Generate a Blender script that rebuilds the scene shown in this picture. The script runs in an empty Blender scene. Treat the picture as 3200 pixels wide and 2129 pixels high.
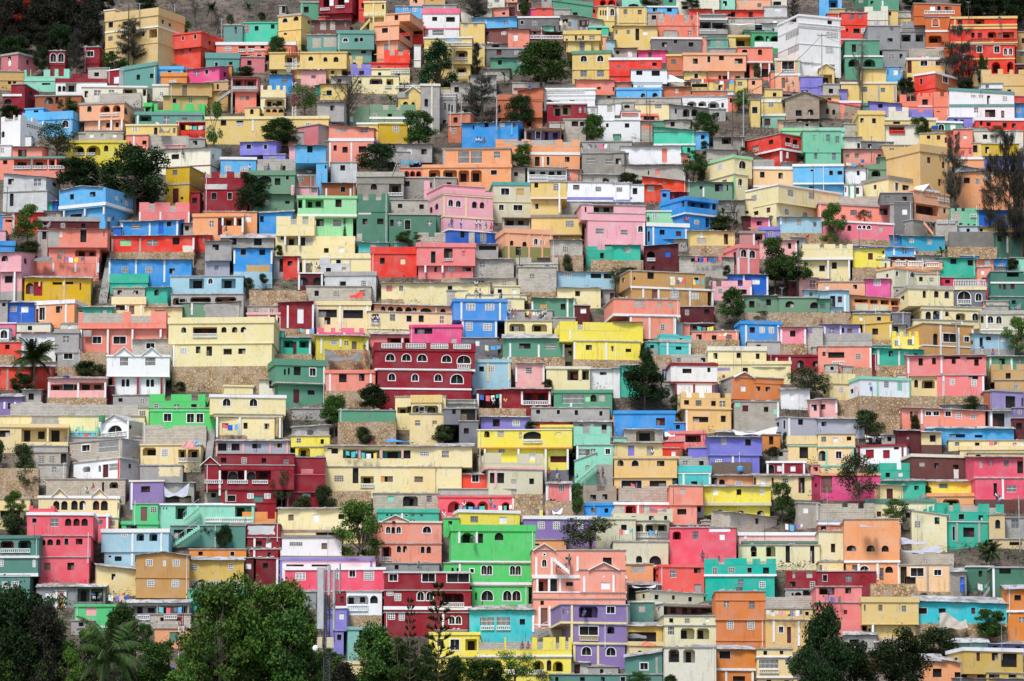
import bpy, math, random, re
from mathutils import Vector, Matrix
random.seed(7)
S = bpy.context.scene
COL = S.collection
SKY, SUN, EXPO = 0.112, 2.3, 0.92
DATA = """
T 0 0
5 215 615 830 DP R180 p22:GR d85,650,40,40 w90,690,36,70
555 750 590 810 DR A578,615,64,100 A668,615,64,100 s750:DR:12
955 1145 545 800 DR R40 D1000,590,72,62 s730:DR:12
1075 1175 410 545 GR g1090,440,60,80
1190 1830 125 760 TB R270 p95 d1225,225,58,65 d1400,240,56,45 g1225,392,55,50 d1380,385,58,52 d1232,560,60,42 d1392,560,60,50 d1630,385,40,50 s340:WH:18 s525:TB:8 L1722,365,95,100 d1865,245,25,48 d1938,258,24,38 #four-storey building
1172 1300 78 128 TB p12:WH d1292,92,8,30
1765 1850 470 665 OW R20 t12 g1800,510,26,48
1840 2320 385 730 RO R230 o560:10:20 d2090,420,26,46 d2235,415,30,52 B1845,592,122,64 d2058,570,32,52 d2160,565,26,26 d2400,460,22,42 d2462,475,22,38 g2330,600,20,40 p18:RO
-10 275 825 975 TN s925:TN:10 d90,935,38,34 d150,935,38,34
275 800 800 980 MT n95:300-345,352-500,575-628,672-735 d480,955,100,24 s930:MT:10 B345,940,65,16
640 1230 905 1090 WH p45:DR a665,990,36,66 a715,990,36,66 L752,955,125,105 b1150,980,35,15
1010 1235 790 945 BL
832 1012 850 915 DR n45:912-948
1235 1375 800 985 DR R150:WH p12:WH %1310,890,70,80:WH
1390 1800 775 975 TG k-70 p45 d1570,860,40,60 d1725,848,40,54
1795 2110 765 935 SB p38 d1925,812,50,22
1850 2150 838 968 OR p45 b1955,925,25,42 b1998,922,25,40
2145 2530 785 950 MG R95 t14 g2225,812,60,55 d2360,805,36,52 g2445,808,28,34
1945 2440 960 1115 TN t14 r2095,978,55,135 #mustard shack with a dark red door
1755 1942 970 1115 OW p25 b1840,1060,40,40
1875 2390 1105 1220 TN t14 d1985,1135,42,52 g2172,1125,38,54
120 285 975 1310 DR R115 a185,1135,42,78 d320,1015,25,45
30 240 1085 1310 DR p26:WH a45,1138,90,62 =80,1215,60,30
400 935 1095 1290 CB a510,1120,100,76 a635,1112,36,80 p14:GR
940 1690 988 1180 OW p20:WH d970,1050,42,76 g1080,1042,76,60 g1250,1036,62,54 l1410,1015,165,72 L1642,1020,40,82
1140 1625 1095 1190 BL !block_wall
905 1430 1178 1530 PE R100 p22:GR a995,1215,52,66 h1150,1215,115,80 h1295,1215,92,80 =1145,1310,130,30 =1290,1310,78,30 o1385:50:30 d1210,1410,46,56 d1320,1410,40,56 c1140:WH:1385:1525 c1282:WH:1385:1525 c1405:WH:1385:1525 a1428,1232,32,82
255 840 1290 1545 SB R110 p95 a330,1388,80,36 A720,1395,75,80 #azure house with a small rooftop room
275 490 1235 1300 SB p14 d375,1262,56,40
0 240 1335 1693 WH R280 N70:45-150,165-210 a-5,1500,50,72 b300,1415,190,40 b335,1560,60,60
1660 1745 1185 1290 BG d1672,1235,60,50 p45
1770 2360 1195 1305 BG n85:1810-1985,2068-2132,2232-2278 b1842,1258,56,34
1555 2330 1288 1445 TG p38 l1600,1332,142,66 g1885,1345,62,76 g2095,1355,62,26 c1582:WH:1315:1440
1445 2035 1430 1700 YE p20:CR b1525,1460,52,50 o1770,1468,40,100 g1990,1475,30,60
2030 2400 1390 1560 RD p18:GR L2060,1405,320,95 #red house hung with washing on its long balcony
905 1420 1525 1620 GR p14
C 1835 1960 1450 1545 DG
U 2130 2360 1440
U 1790 1880 1400
H 2100 1790 2 x
T 0 1
215 435 295 475 TG d340,310,26,80 #curved teal house with an open balcony
440 840 255 455 MQ p12 d572,300,45,54 d760,283,44,50 B435,280,80,100
840 1110 165 500 YE R190 p22:BL a888,205,62,50 a1018,195,62,52 s345:YE:10 d905,375,38,24 d1180,205,28,40
855 930 60 165 BL d890,65,35,85 p10
1095 1310 15 200 GN p18:GR
1310 1700 -40 260 DR R90 L1360,-10,70,85 L1530,-10,80,75 =1325,88,110,28:WH =1505,68,105,28:WH w1430,-15,50,80 w1605,-20,55,55 o155:60:20
1310 1630 195 235 RO
1065 1670 235 410 BR t10 g1155,262,95,95 y1325,250,70,95 y1440,250,62,95 g1605,258,30,50
1520 1950 350 700 TG p40 A1588,440,56,42 a1720,436,44,46 a1780,430,44,48 y1235,430,100,118 y1365,425,160,118 o570:30:30 d1415,610,50,32 d1635,605,45,44 d1800,575,55,32
1175 1520 405 590 TG y1235,430,100,118 y1365,425,155,118
1830 2080 15 330 YE p20:CR d2040,55,52,52 c1940:CR:40:330 c2165:CR:30:330 s165:CR:40 o200:60:20 #open yellow house on columns with an outside stair
1770 1900 -40 230 RD s110:RD:10
1950 2235 250 700 PE R150 p50 d2035,322,70,56 o465:15:20 B2050,495,56,78 i2230,500,60,56 i2305,498,60,56 =2245,395,120,34:RD L2240,318,120,70 s620:PE:8 #peach tower house with red balcony rails
2080 2360 160 255 PE d2180,180,45,60 p10
2190 2400 75 165 SB b2290,85,40,32
1900 2350 720 815 RD p14 a1980,765,50,30 d2175,775,35,40
2060 2360 575 725 RO N70:2122-2185,2225-2280,2345-2356
125 1045 485 630 SA p36:WH L385,500,80,66 L495,495,80,60 =385,565,85,34 =495,558,80,36 b232,540,66,38 d640,515,46,42
545 695 575 675 SA p8:WH
410 690 660 805 DP d487,698,50,54 g300,710,10,10
10 400 610 815 TG p68 d115,718,34,54 d278,712,40,52
735 1635 600 885 YE p14 l915,630,175,120 =910,725,180,28 a1190,650,56,50 a1365,660,46,50 a1485,658,52,56 o795:90:60 d1450,808,42,38 g980,800,50,40 c1310:WH:795:820
1640 1815 650 790 YE n45:1690-1735
1105 1395 810 975 PI t16 g1225,868,52,36
740 1005 860 1020 BB t14 g880,895,75,62 #blue shack behind the red lattice mast
265 310 760 860 OR
300 610 885 1245 DP t14 L318,910,120,105 L440,910,150,105 =318,995,280,28 s1025:GR:40 o1060:45:20:SA g405,1100,40,46 g468,1100,40,46 c308:GR:885:1250 #pink house with a grey concrete balcony and stair
0 270 945 1210 TN R60 o1045:10:10 d135,970,25,60 s940:WH:10 #mustard house with a shaded porch
640 930 985 1240 CR n60:668-720,770-820,862-900 s1125:GR:10 l690,1140,230,100 d780,1185,58,52
460 630 1240 1330 YE a520,1255,42,60
680 910 1240 1345 TN a700,1255,55,40 a775,1255,55,40 a850,1255,55,40
1680 1915 740 890 PU n55:1755-1800
1915 2360 800 920 CR =2140,812,220,34 s790:CR:12
1690 2235 880 1050 CR l1895,905,150,66:PU d1760,925,40,40 L2090,910,80,70 L2185,910,115,75 L2320,915,60,65 =2070,985,80,28 =2190,985,100,28 =2310,985,60,28 #cream house with lilac arch and long balustrade
1570 1895 1235 1425 SG n80:1665-1745
1895 2430 1205 1430 SG N70:2045-2110,2200-2250 s1360:WH:26
1325 1640 970 1110 YE t8 d1400,1040,60,60
1275 1400 985 1050 TQ t8
1450 1680 880 980 GR t10
1290 1600 1180 1400 GR t10 d1440,1215,50,60
2225 2360 1060 1210 YE p70:GR a2280,1170,60,60
0 1430 1340 1640 YE p34:CR d178,1382,60,58 d358,1388,82,34 b358,1415,82,34 b1165,1415,60,34 c550:WH:1345:1510
1305 1425 1400 1640 GR t10 d1330,1500,20,50 d1390,1500,20,50
1425 1945 1430 1870 SL k50 t16 d1510,1462,122,58 y1510,1475,122,44 g1795,1482,78,42 s1610:WH:36 d1478,1672,38,64 d1582,1690,62,68 d1770,1684,90,74 c1440:WH:1640:1870 c1687:WH:1640:1870 %1440,1735,80,130:GR #salmon house with white columns and a slanting tin roof
970 1310 1450 1680 DP R335:GR p12:GR d1000,1490,14,60
1750 2360 1410 1560 YE p22:WH s1500:YE:10
2000 2330 1420 1640 GD p14 b2165,1445,62,66
T 0 2
145 575 100 435 WH p62:HP d258,195,58,48 d422,198,98,52 s330:HP:14 i262,345,130,64 g185,340,30,60
0 145 70 190 SB b38,85,48,50 p8
150 545 60 110 GR
-10 180 300 475 RD =0,395,145,36:RO L0,330,145,65 p28:SL
460 585 265 415 BL d552,292,30,38 p8
582 865 265 530 YE y618,262,56,58 y735,262,46,52
720 1240 205 330 SB t12 k-10 w850,225,36,48 g1088,244,48,40
865 1200 325 510 BR R60 t12 d868,360,45,42 b1060,372,50,30
1245 1725 190 350 DG p20:WH B1415,245,50,55 d1275,240,35,40
1350 1540 345 650 BR p15 A1435,482,60,76 d1425,360,36,36 =1355,408,410,40 #brown house with pale baluster terrace
1235 1350 340 540 SL p50 g1262,455,40,80
1540 1765 365 480 BR t8 L1560,380,180,60
165 720 425 960 YE =410,495,310,34 l528,585,142,80 =528,662,140,34 o738:10:20 l535,770,120,70 =540,842,115,32 p20:WH s555:CR:12 d610,935,60,28 #three-storey yellow house with two white balustrades
715 865 515 700 YE =718,520,115,30
865 1310 505 560 GR t12 d950,515,80,30
1035 1200 515 560 BB
870 1320 550 680 DG p16:GR r1000,572,56,60 B1210,588,46,44
930 1370 665 795 GN t10 d1015,695,44,52 y1230,685,50,55
840 1150 795 870 BL t12
585 770 530 700 OW t10
50 130 525 700 WH s690:WH:10
1130 1380 340 660 SL t8
590 950 100 240 OW t12 d820,120,66,48
950 1145 90 210 SL t14 d1065,142,36,28
1100 1390 30 190 BR p10 r1160,85,50,120 D1250,50,60,70
1420 1650 90 190 RO g1530,90,40,50 p8
1380 1440 105 190 MG
1520 1640 -60 75 GR
1640 2110 -30 190 GN p40 k70 d1880,145,52,28 g1700,-15,50,25
1660 1850 110 190 BL
2060 2170 85 190 RD
2130 2380 -60 80 RD h2190,0,70,75 h2285,0,80,75 #red house with tall arches at the top of the slope
900 1095 -50 90 OW
1090 1240 -60 30 PE
0 165 -40 70 PE
165 410 -60 65 TN
2170 2360 75 340 YE A2310,100,56,80 d2190,120,16,60 d2220,120,16,60 d2250,120,16,60 s240:YE:12 c2280:WH:80:240
1735 1940 180 350 BL t10 d1760,220,60,40
1940 2220 190 360 BL k40 t14 L1945,230,120,80
2065 2290 300 400 MQ p22:MT d2150,325,60,50
1530 1660 300 370 MT t8
1770 2200 352 590 YE p45 d1900,408,26,70 d1985,412,22,50 g1935,440,45,30 g2070,415,60,42 o470:30:20 d1795,445,24,40
1820 2090 480 600 YE t12 g1955,488,60,100
2195 2270 410 550 PE p14
2265 2360 460 600 LB t8
1870 2325 590 915 YE p36:GN k-10 A1968,640,72,70 A2160,640,72,70 s800:YE:10 g1965,812,75,70 g2158,812,80,72
2295 2900 665 935 RD p30:WH g2390,755,36,30 g2660,725,40,28 d2795,720,52,40 s880:DR:8 c2480:WH:0:0
1910 2360 920 1050 SA t14 r2160,1000,40,30 d2340,1000,20,50
1550 2030 975 1040 BL p8
1490 2140 1025 1150 WH =1545,1045,470,26:WH s1020:WH:12 d1580,1145,60,44 p10 #white terrace house with a row of pale balusters and a red door
1490 2135 1060 1250 WH p44 d1580,1145,70,50 d1845,1145,55,18
1630 1725 1055 1160 WH r1655,1065,55,90
1580 2040 1200 1440 DR L1650,1215,210,120:CR g1945,1230,36,70 g2005,1230,36,70 s1190:WH:30
1015 1530 1090 1440 SAT p60 a1012,1205,30,90 o1355:30:0 d1350,1400,50,50 #terracotta house behind a round dark tree
1250 1540 1045 1170 SAT k-40 t10
1180 1550 955 1060 BL %1185,1010,290,35:DR
345 535 1080 1370 GR =345,1082,190,40 s1130:GR:40 d400,1185,16,80 d445,1200,18,80 d480,1210,18,80 d380,1380,40,70
130 345 965 1470 GR p26:OW d170,1140,40,88 c255:OW:990:1470 #grey plastered tower with pale quoins
345 470 1010 1100 CR p8
-10 130 1060 1220 YE ^40,160,60 a20,1175,40,40
0 180 985 1060 YE =0,985,120,30
520 770 1230 1320 BL t10
470 700 950 1150 BL t10
700 1000 870 1090 GR t12 w830,910,30,80 r900,900,30,60
445 700 1310 1480 SAT R65
445 600 1450 1570 SAT
600 1250 1410 1690 BB t16 R55 d862,1415,46,48 w1035,1420,62,46 d725,1440,15,45 r1185,1425,36,50 c1178:SB:1420:1560 #bright blue house with boarded upper windows
1320 1740 1480 1700 BL t18 L1340,1495,400,120:PU d1450,1510,60,90
1770 2030 1365 1580 BL p12 d1865,1395,75,60 d1960,1400,50,55
1610 1780 1410 1490 BL
2020 2170 1235 1310 WH y2085,1255,55,44
2165 2360 1200 1570 WH y2275,1215,60,74 d2260,1420,30,46 s1385:WH:14
2130 2360 1100 1200 BL t12 d2275,1080,40,50
2030 2130 1070 1150 OW
U 890 1060 480
U 1715 2060 240
C 390 600 440 490 BB
H 1380 1010 30 b
H 1760 240 40 d
T 0 3
0 375 85 310 YE s262:YE:10 g105,108,44,56 r270,115,46,54 c40:WH:90:300
375 725 70 150 SB p16:WH d440,85,52,50 d605,85,58,52
85 400 -40 85 MT a160,45,120,36
710 1210 -50 125 OW d775,75,70,32
560 715 -50 70 GN
1215 1390 -20 110 MT
1395 1800 -10 95 PE b1480,10,42,40 g1645,40,46,45
1800 1985 -20 80 OW d1830,20,86,58
1720 1990 80 215 GRW w1845,85,66,44 #whitewashed grey house with one pale shutter
860 1115 105 180 RO t14
1165 1720 115 210 RO t16 L1340,135,50,60:BB r1545,140,50,60 d1300,160,40,30 #red shack with a blue door and washing
980 1300 170 430 DG =985,170,305,36:GR s215:WH:34 L985,255,125,105 L1125,262,160,100 =985,335,185,28 s365:GR:60
1300 1620 210 380 BL B1340,222,50,40
1620 2000 205 300 BL
500 980 170 440 SA N100:500-575,655-680,800-855 l555,352,185,75 y560,355,175,70 g845,355,42,44 s280:SA:40 =560,425,180,10
380 570 150 310 BL
0 500 300 560 YE t12 g8,350,26,46 g140,348,38,46 d243,330,44,135 w330,355,52,48 #yellow house with a dark doorway and tin roof
0 210 465 550 LB t8 d20,475,50,70 D92,475,46,40
425 1005 430 620 DG p24:WH d545,490,60,52 d685,460,36,38 d852,485,62,54
985 1060 430 600 SL
1045 1310 445 600 MQG p12 B1178,465,54,42 g1065,460,40,75
1310 1580 405 550 YE p26 L1395,435,180,100:GD #small yellow porch crowded with pots
1490 1820 345 410 GN p30
1575 2005 375 600 G2 h1612,410,108,62 h1798,415,118,62 a1745,415,34,60 d1930,420,70,60 %1595,480,330,80:WH #emerald house with arches over a white balcony wall
1540 1820 290 350 DG t12 d1610,320,150,30
1700 1920 270 380 GRW t14 d1815,330,22,44
0 260 555 665 BL d15,585,40,40 w155,590,50,65 t8
270 600 580 665 MG t12 r390,600,40,60
600 790 625 860 SAT p24:YE g655,685,56,54 s810:SAT:8
790 1520 610 920 PE p28 d902,675,58,62 d1070,648,36,72 d1205,640,58,54 d1388,672,94,60 o818:0:20 d1200,860,34,50 d1250,865,60,50 d1395,868,60,50 c1312:WH:825:910 #long peach house with four dark windows
1420 1825 550 900 SA a1465,570,70,38 a1655,568,48,66 s715:WH:14 o730:140:20 d1695,785,80,95 c1785:WH:730:900 c1685:WH:730:880
1090 1440 560 610 GR
1850 2140 670 1010 PE p30:OW ^0,0,0 D1930,705,140,130 =1925,800,150,34 s860:WH:24 r1925,895,40,120 c1855:MT:690:890 c2125:MT:690:890 #peach house framed in green with a big balcony window
1540 1700 910 1040 PE
1800 1845 825 1000 SA
190 610 795 965 WH p10:DG d250,805,72,60 d430,800,95,75
215 550 955 1030 WH b262,980,76,26
20 550 1010 1140 SB p26 a305,1075,52,60 a440,1070,56,62 c530:LB:1040:1130
0 200 945 1030 SAT t14
625 880 880 960 OW t10 #shelter roofed with washing
800 1060 830 920 YE t10
880 1100 910 1030 YE p16:RD d890,965,180,40
1090 1385 915 1050 YE p24:RD d1195,980,50,60 g1285,945,36,80 c1272:RD:940:1040
550 880 1000 1120 SAT t8
890 1290 1050 1120 SAT
1385 1530 910 1040 YE
775 1310 1115 1260 WH h835,1165,110,60 h965,1165,95,60 h1075,1170,135,75 h1232,1180,30,60 #low white house with four yellow-lit arches
0 770 1130 1210 BL
0 80 1190 1300 WH
80 230 1180 1280 BL a110,1200,65,44
80 300 1280 1365 WH =85,1300,190,32:SA
235 635 1200 1370 CR B470,1205,70,40
300 500 1310 1400 SA p26 d340,1340,120,40
0 300 1365 1570 WH p20 d120,1420,52,50
640 1075 1200 1380 GR k50 t16 h785,1245,80,100 h885,1245,80,95 d695,1250,22,60 #grey house with two arches under a slanting roof
1075 1280 1260 1380 GR d1030,1265,40,36
440 580 1395 1470 GN
310 440 1395 1570 BL t10 %315,1430,125,60:SA
580 880 1380 1470 BL t16
455 930 1460 1680 MQ k40 t16 a655,1510,76,66 s1665:WH:20 #turquoise house with one arched window
930 1090 1520 1680 SB t12
1290 1370 1055 1110 WH
1280 1420 1100 1260 SA
1730 1935 1030 1160 YE
1690 2240 1125 1310 YE s1165:WH:30 #yellow house below a sagging tarpaulin
1935 2260 1090 1135 DR t10
1815 2110 1170 1290 PE p24:WH d1815,1270,60,16
1700 1965 1310 1450 TQG p30:OW r1730,1365,64,80 #pale green house with a red door beside the dirt lane
1570 1680 1150 1450 YE
1965 2360 1150 1370 BW ^2190,500,90 d2085,1268,72,68 a2225,1258,66,68
1890 2080 1380 1480 PE t10
2110 2360 1370 1420 MA t12
1960 2360 1410 1550 BL t10 d2200,1420,36,36
1930 2400 1480 1580 LG p30
2140 2400 885 1080 PU s1000:PU:20 d2150,1040,80,20
2120 2380 740 920 WH r2180,710,50,90 d2260,720,95,80
C 610 860 850 960 WH
C 1260 1700 265 300 WH
C 2050 2240 1060 1130 LB
U 640 850 900
U 880 1080 900
U 1145 1380 920
H 1985 960 60 r
H 2055 1010 40 d
H 890 235 40 b
T 0 4
-236 260 185 880 WH L215 p24 d105,225,58,46 d-330,215,70,48 =-420,285,730,36:WH s325:WH:24 b90,360,140,70 b-370,350,150,70 b80,525,95,82 b-350,510,115,88 s520:WH:8 d-545,240,20,60 d-480,225,20,50 L100,730,90,120 #tall white four-storey house with breeze-block vents
0 265 -30 165 SB L110,0,105,90
250 560 150 460 RD s285:RO:10 g365,160,46,70 g455,160,42,50 d395,330,72,50 b490,325,62,56 d310,330,22,36 s455:WH:10
90 260 160 200 RO
120 300 105 170 TN
525 795 75 300 OW n65:620-715 s230:OW:8 b632,245,66,44
560 920 -40 100 GN d590,10,34,40 c730:WH:10:90
410 570 -40 60 DGN
795 910 120 275 YE d800,135,30,46
900 1090 210 250 YE
905 1090 140 210 BL
560 935 300 580 GRC g820,318,40,36 d790,440,60,40
935 1230 245 570 GRC N65:940-960,1005-1020,1100-1130 =955,320,260,36:GR s355:GR:34 L945,400,110,80 L1110,400,90,80
730 1010 570 770 GRC B800,620,70,50 d928,620,36,52 s575:GR:10
300 700 465 650 GN d378,510,50,90 g445,510,40,60
295 735 640 880 GN p20:WH h335,680,130,90 h510,680,140,90
770 960 770 910 SB g780,800,20,60 w855,800,50,65
500 775 795 945 YE t14 g470,850,40,80
250 895 945 1140 YE p22:OW g485,1000,70,60 g710,1012,50,50 c685:GR:950:1150 c872:GR:950:1140
0 175 790 990 YE ^85,170,50 L0,860,150,120 #small kiosk with a hipped pale roof
1095 1635 40 290 OT k20 w1280,70,60,60 d1365,70,40,60 d1450,80,55,45 =1215,125,350,40:WH g1490,85,40,40 s170:OT:36 #orange house with a long white balustrade on top
1225 1520 200 600 OT A1305,215,75,90 s360:WH:24 l1260,412,152,84 s550:WH:6
1520 2285 190 540 RD p26:YE r1600,230,55,110 c1570:YE:215:350 L1790,220,120,60:YE s290:YE:20 s325:YE:24 d1755,375,40,60 r1830,380,50,60 l1945,370,100,70:YE r2065,380,50,60 L2120,370,130,70:YE =1740,440,245,36:RO =2010,445,270,36:RO s490:YE:26 #bright red villa with cream balconies and arches
1740 2255 520 860 RD D1820,530,56,72 D2020,535,60,75 A2130,560,36,75 A2190,560,36,75 s680:YE:16 h1985,715,100,130 h2165,715,70,120 =1825,755,115,30:CR r1830,700,100,50
1540 1820 510 860 RD g1640,600,60,80
2265 2400 370 745 TN d2335,440,30,60 s585:WH:16 g2310,600,60,44
2260 2400 745 870 MA s740:WH:10
1010 1450 665 900 YE p26:WH r1015,700,50,140 D1168,700,80,60 b1285,705,46,50 d1345,705,46,46 b1420,700,40,60 #yellow house with a grey block lean-to
1080 1285 765 860 BL d1110,810,100,50
1030 1440 580 670 BL !block_wall
1100 1330 840 1090 RD R290:OT p24:WH d1165,900,26,70 D1430,868,66,70 s1030:RD:8 #red house with an orange side under a white roof edge
1770 1940 835 990 TN
1870 2400 800 1100 TA n65:1985-2060,2120-2195,2240-2300 s985:TA:8 d2165,1030,45,30
1500 2250 1010 1400 WH k50 p30:TG b1750,1070,54,54 b1838,1072,54,54 b2115,1110,54,54 d1935,1100,36,105 s1215:TG:30 g1785,1240,46,56 d1910,1262,120,88 r2095,1275,38,90 #white house with green roof edges and a green balcony line
1870 2120 955 1020 WH p12:TG g1920,975,40,44
2250 2400 1110 1190 RD
2200 2400 1190 1370 BB t10
1800 2360 1360 1560 RD p30:WH d1850,1395,28,46 d1925,1410,50,44 d2115,1415,46,52 d2220,1420,46,52
1140 1320 1070 1260 SA n50:1165-1190,1265-1285 s1225:WH:12
1320 1645 1060 1340 SA n60:1395-1440,1490-1560 s1225:SA:12 b1480,1262,44,60 r1350,1280,40,10
930 1140 1090 1240 SA n90:1005-1050,1055-1135 s1225:SA:10
1490 1770 1340 1470 PU p14:WH d1548,1372,46,36 d1625,1378,40,60
1355 1650 1390 1510 GN p24:WH k10 A1372,1430,66,76 w1510,1430,60,70
1640 1940 1470 1570 OW t12 D1805,1510,40,46
750 1360 1355 1490 YE p34:OW d850,1400,80,30 d1215,1415,50,50
750 845 1395 1450 WH
760 1160 1440 1650 OW t10 L805,1450,180,90:RD =810,1500,180,45:RO #cream house with a bright red balcony
805 1165 1415 1470 RO
800 1030 1235 1350 OW n55:880-955
480 670 1185 1250 TG p34
575 945 1165 1270 PU k30 t16
1030 1310 1260 1330 PU n40:1145-1200
455 760 1275 1660 YE p50 d475,1360,40,56 d612,1362,44,58 #square lemon house with a parapet and two dark windows
-5 470 1130 1300 BW k90 p16:COR d80,1250,30,60 a150,1260,36,60 a260,1280,26,60 a370,1310,30,56 #long stone house with a red edged sloping roof
0 240 1100 1200 YE t8
240 480 1160 1300 SL p28:WH d315,1185,60,28
45 240 975 1140 BL
240 320 1030 1150 PU t10
0 110 985 1100 PU
0 290 1470 1720 MT p50 d90,1540,50,30
280 570 1430 1560 BL d420,1520,18,40
1470 1770 1515 1690 SA t14 k10 d1565,1540,26,36
1290 1600 1500 1570 YE t10
K 1290 1370 1455 1510 RB
H 2075 255 65 d
H 930 850 50 r
U 1130 1320 640
T 1 0
135 480 120 240 SL t10 L200,150,100,90
0 130 95 230 WH p10 b-5,130,50,60
130 360 0 120 WH
-40 745 235 480 SL p24:TG L155,265,200,115 L375,265,170,115 L560,265,70,115 L650,265,95,115 =150,342,205,36 =375,342,165,36 =560,342,180,36 d30,275,46,42 c362:TG:255:380 #salmon house behind a long balustraded porch
760 1450 50 265 LYD p26 h840,110,130,110 h990,105,165,115 a1195,105,50,70 =850,190,110,28 =985,190,110,28 #yellow house with wide arches beside a big dark tree
985 1410 -60 55 BL
1450 1530 -10 200 SL d1485,60,16,60
1530 1705 -10 205 SL c1522:WH:0:200 d1635,50,50,46 s165:SL:10
1710 2170 0 160 BL =1885,95,250,46:PI !block_wall
2140 2360 30 150 GR
1570 2430 150 400 CRW t10 R105 d1718,218,84,60 d1970,208,90,58 G2248,206,54,60 d2450,215,14,50 d2500,250,12,26 s355:DR:8 #long cream house under the grey block wall
1900 2180 360 770 GD R170 g1980,388,56,58 s550:BL:20 r1985,600,70,170 d2080,700,30,30 w2290,395,24,30 #golden yellow house half hidden by a dark tree
30 530 420 640 GRW k60 t12 d80,468,70,82 g385,492,86,82 R110
25 545 640 860 GRW d105,655,46,145
660 1225 605 1045 SB R285 k10 t14 ^930,560,30 d790,655,50,62 d1032,652,70,58 s800:WH:38 o835:65:20:SB b1322,685,24,40 g1375,700,20,44 b1422,700,26,54 d775,880,145,70 c722:WH:840:960 c975:WH:840:920 c1205:WH:840:920 r1295,918,18,44 #sky blue house with a broad gable and white band
440 1260 930 1080 MA p50:GR #dark maroon storey under a cluttered grey roof slab
545 1230 1065 1390 SAL t12 %535,1080,140,200:GR o1280:10:90 w675,1095,35,65 d918,1078,70,142 y675,1300,62,46 l858,1300,245,78 d1185,1090,10,60 #salmon house with bare plaster and a black veranda opening
430 545 1090 1350 GR d482,1098,50,88 c455:GR:1090:1350
370 1135 1390 1600 SAL N70:380-500 c612:WH:1460:1560 c866:WH:1460:1560 c1125:WH:1415:1568 y815,1400,180,70 #salmon wall hung with washing
140 500 880 1060 RD t12 c148:WH:880:1050
500 710 860 950 BL t10
430 600 755 860 TL t10 d440,780,90,70
600 660 750 855 RB t8
0 60 905 1060 BB
30 140 930 1070 SL d60,960,80,30
-10 65 1085 1200 PK
-10 170 1205 1330 BB p55
-10 240 1335 1890 PK R90 t12 a5,1372,80,66 d258,1375,20,66 s1555:PK:10 o1560:0:0 d40,1600,92,80 c165:WH:1560:1890 q1780:GR #pink house with a white pillar at the edge of the picture
1600 2180 765 960 SP N110:1715-1775,1955-2018 c1605:WH:770:955 c1846:WH:775:950 c2170:WH:765:950 #pink crenellated wall with white pillars
1390 2060 975 1140 BB R50 t20 i1498,1005,122,56 r1825,990,60,140:RB d1920,990,52,58 c1400:WH:990:1130 c1722:WH:1000:1130 c2045:WH:985:1130 #blue house with white posts and a navy door
1300 1395 1050 1140 RB
1280 2235 1145 1400 RD t20 w1375,1195,130,66:LG g1692,1195,125,64 d1985,1165,80,84 c1278:WH:1180:1400 c1610:BL:1170:1340 c2243:WH:1170:1310 f1340 %2100,1260,140,80:OW #red house with a pale green shutter on a stone base
2235 2420 1140 1290 RD t10
1260 2230 1340 1450 ST !stone_wall
1250 2200 1420 1700 BB t10 B1402,1505,66,66 B1675,1505,70,66 d1945,1520,65,60 c1253:WH:1430:1680 c1562:WH:1430:1680 c1890:WH:1430:1680 #bright blue house with white posts and two pale breeze blocks
2215 2800 890 1200 SAO p40 g2410,975,46,66 r2506,940,50,200 L2570,940,120,92:TN L2722,940,150,92:TN o935:40:60 c2560:WH:940:1030 c2703:WH:940:1030 c2875:WH:940:1110
2190 2300 640 850 DR p10
1380 1500 980 1000 GR
2110 2230 1000 1140 BL t10
1300 1590 1000 1005 GR
U 740 975 1385
U 660 750 1350
C 385 605 1360 1455 DG
C 485 590 960 1060 DG
K 245 300 150 230 GR
T 1 1
-10 65 150 400 CRW d90,220,14,50 d140,250,14,28
180 590 240 470 SB p32:WH b232,345,64,66 b415,355,80,66
595 1300 265 460 BL n30:1095-1165
400 825 65 215 PU R45 t10 #lavender shack with leaning poles
670 930 215 290 PU B755,248,60,40
1040 1390 105 310 SB t16 d1175,112,62,76:
1280 1410 300 680 SB d1380,330,20,40
960 1040 -60 110 PI
1040 1310 -60 110 GR p10
-10 490 410 850 DR N75:0-70,165-250,335-405 %-10,550,270,70:GRW s615:DR:8 d75,652,58,76 d262,650,50,80 #dark red house with stepped battlements and a grey plaster band
500 1035 395 850 SG2 p58 s425:WH:20 a615,455,150,80 d802,482,66,80 d930,455,36,44 s660:SG2:10 b658,712,66,70 d922,738,54,32 o665:10:10 #sage green house with people sitting on its roof
1035 1300 440 600 SAO p20:WH b1065,472,66,50 c1216:WH:450:580 c1270:WH:460:590
1035 1300 575 700 PK p12:GR g1225,600,70,50 %1210,600,80,80:GRW
1430 1440 300 310 GR
1450 1750 305 540 GRW d1558,332,56,64 c1688:GRW:310:530
1350 1740 540 690 CB t16 d1562,582,54,60 c1397:WH:600:690 c1676:WH:600:690 #terracotta shack with white posts and a tin roof
1065 1745 685 1230 LG p34 L1155,725,210,102 d1500,725,72,90 s910:WH:26 o935:40:40 d1262,945,106,86 i1475,945,95,90 L1060,730,60,100 #mint green house with a wide dark loggia and climbing vine
-10 600 870 1140 SAO
625 1010 885 1140 BB k-20 t40 d632,920,44,70 #blue shack under a broken tin roof
820 1260 920 1360 CR N105:985-1055,1122-1192 o1145:-10:-470 d868,1145,40,40 L935,1150,140,100 d1100,1155,55,100 y1155,1160,85,95 c922:WH:1150:1255 c1085:WH:1150:1255 #cream crenellated house with white posts
1260 1725 1195 1360 CR n65:1262-1520,1615-1660
1265 1445 1190 1260 ST
180 800 1165 1280 GR t60 d285,1170,80,80 y398,1172,84,78 d565,1180,90,76 #grey shack under a rusty corrugated roof
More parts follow.
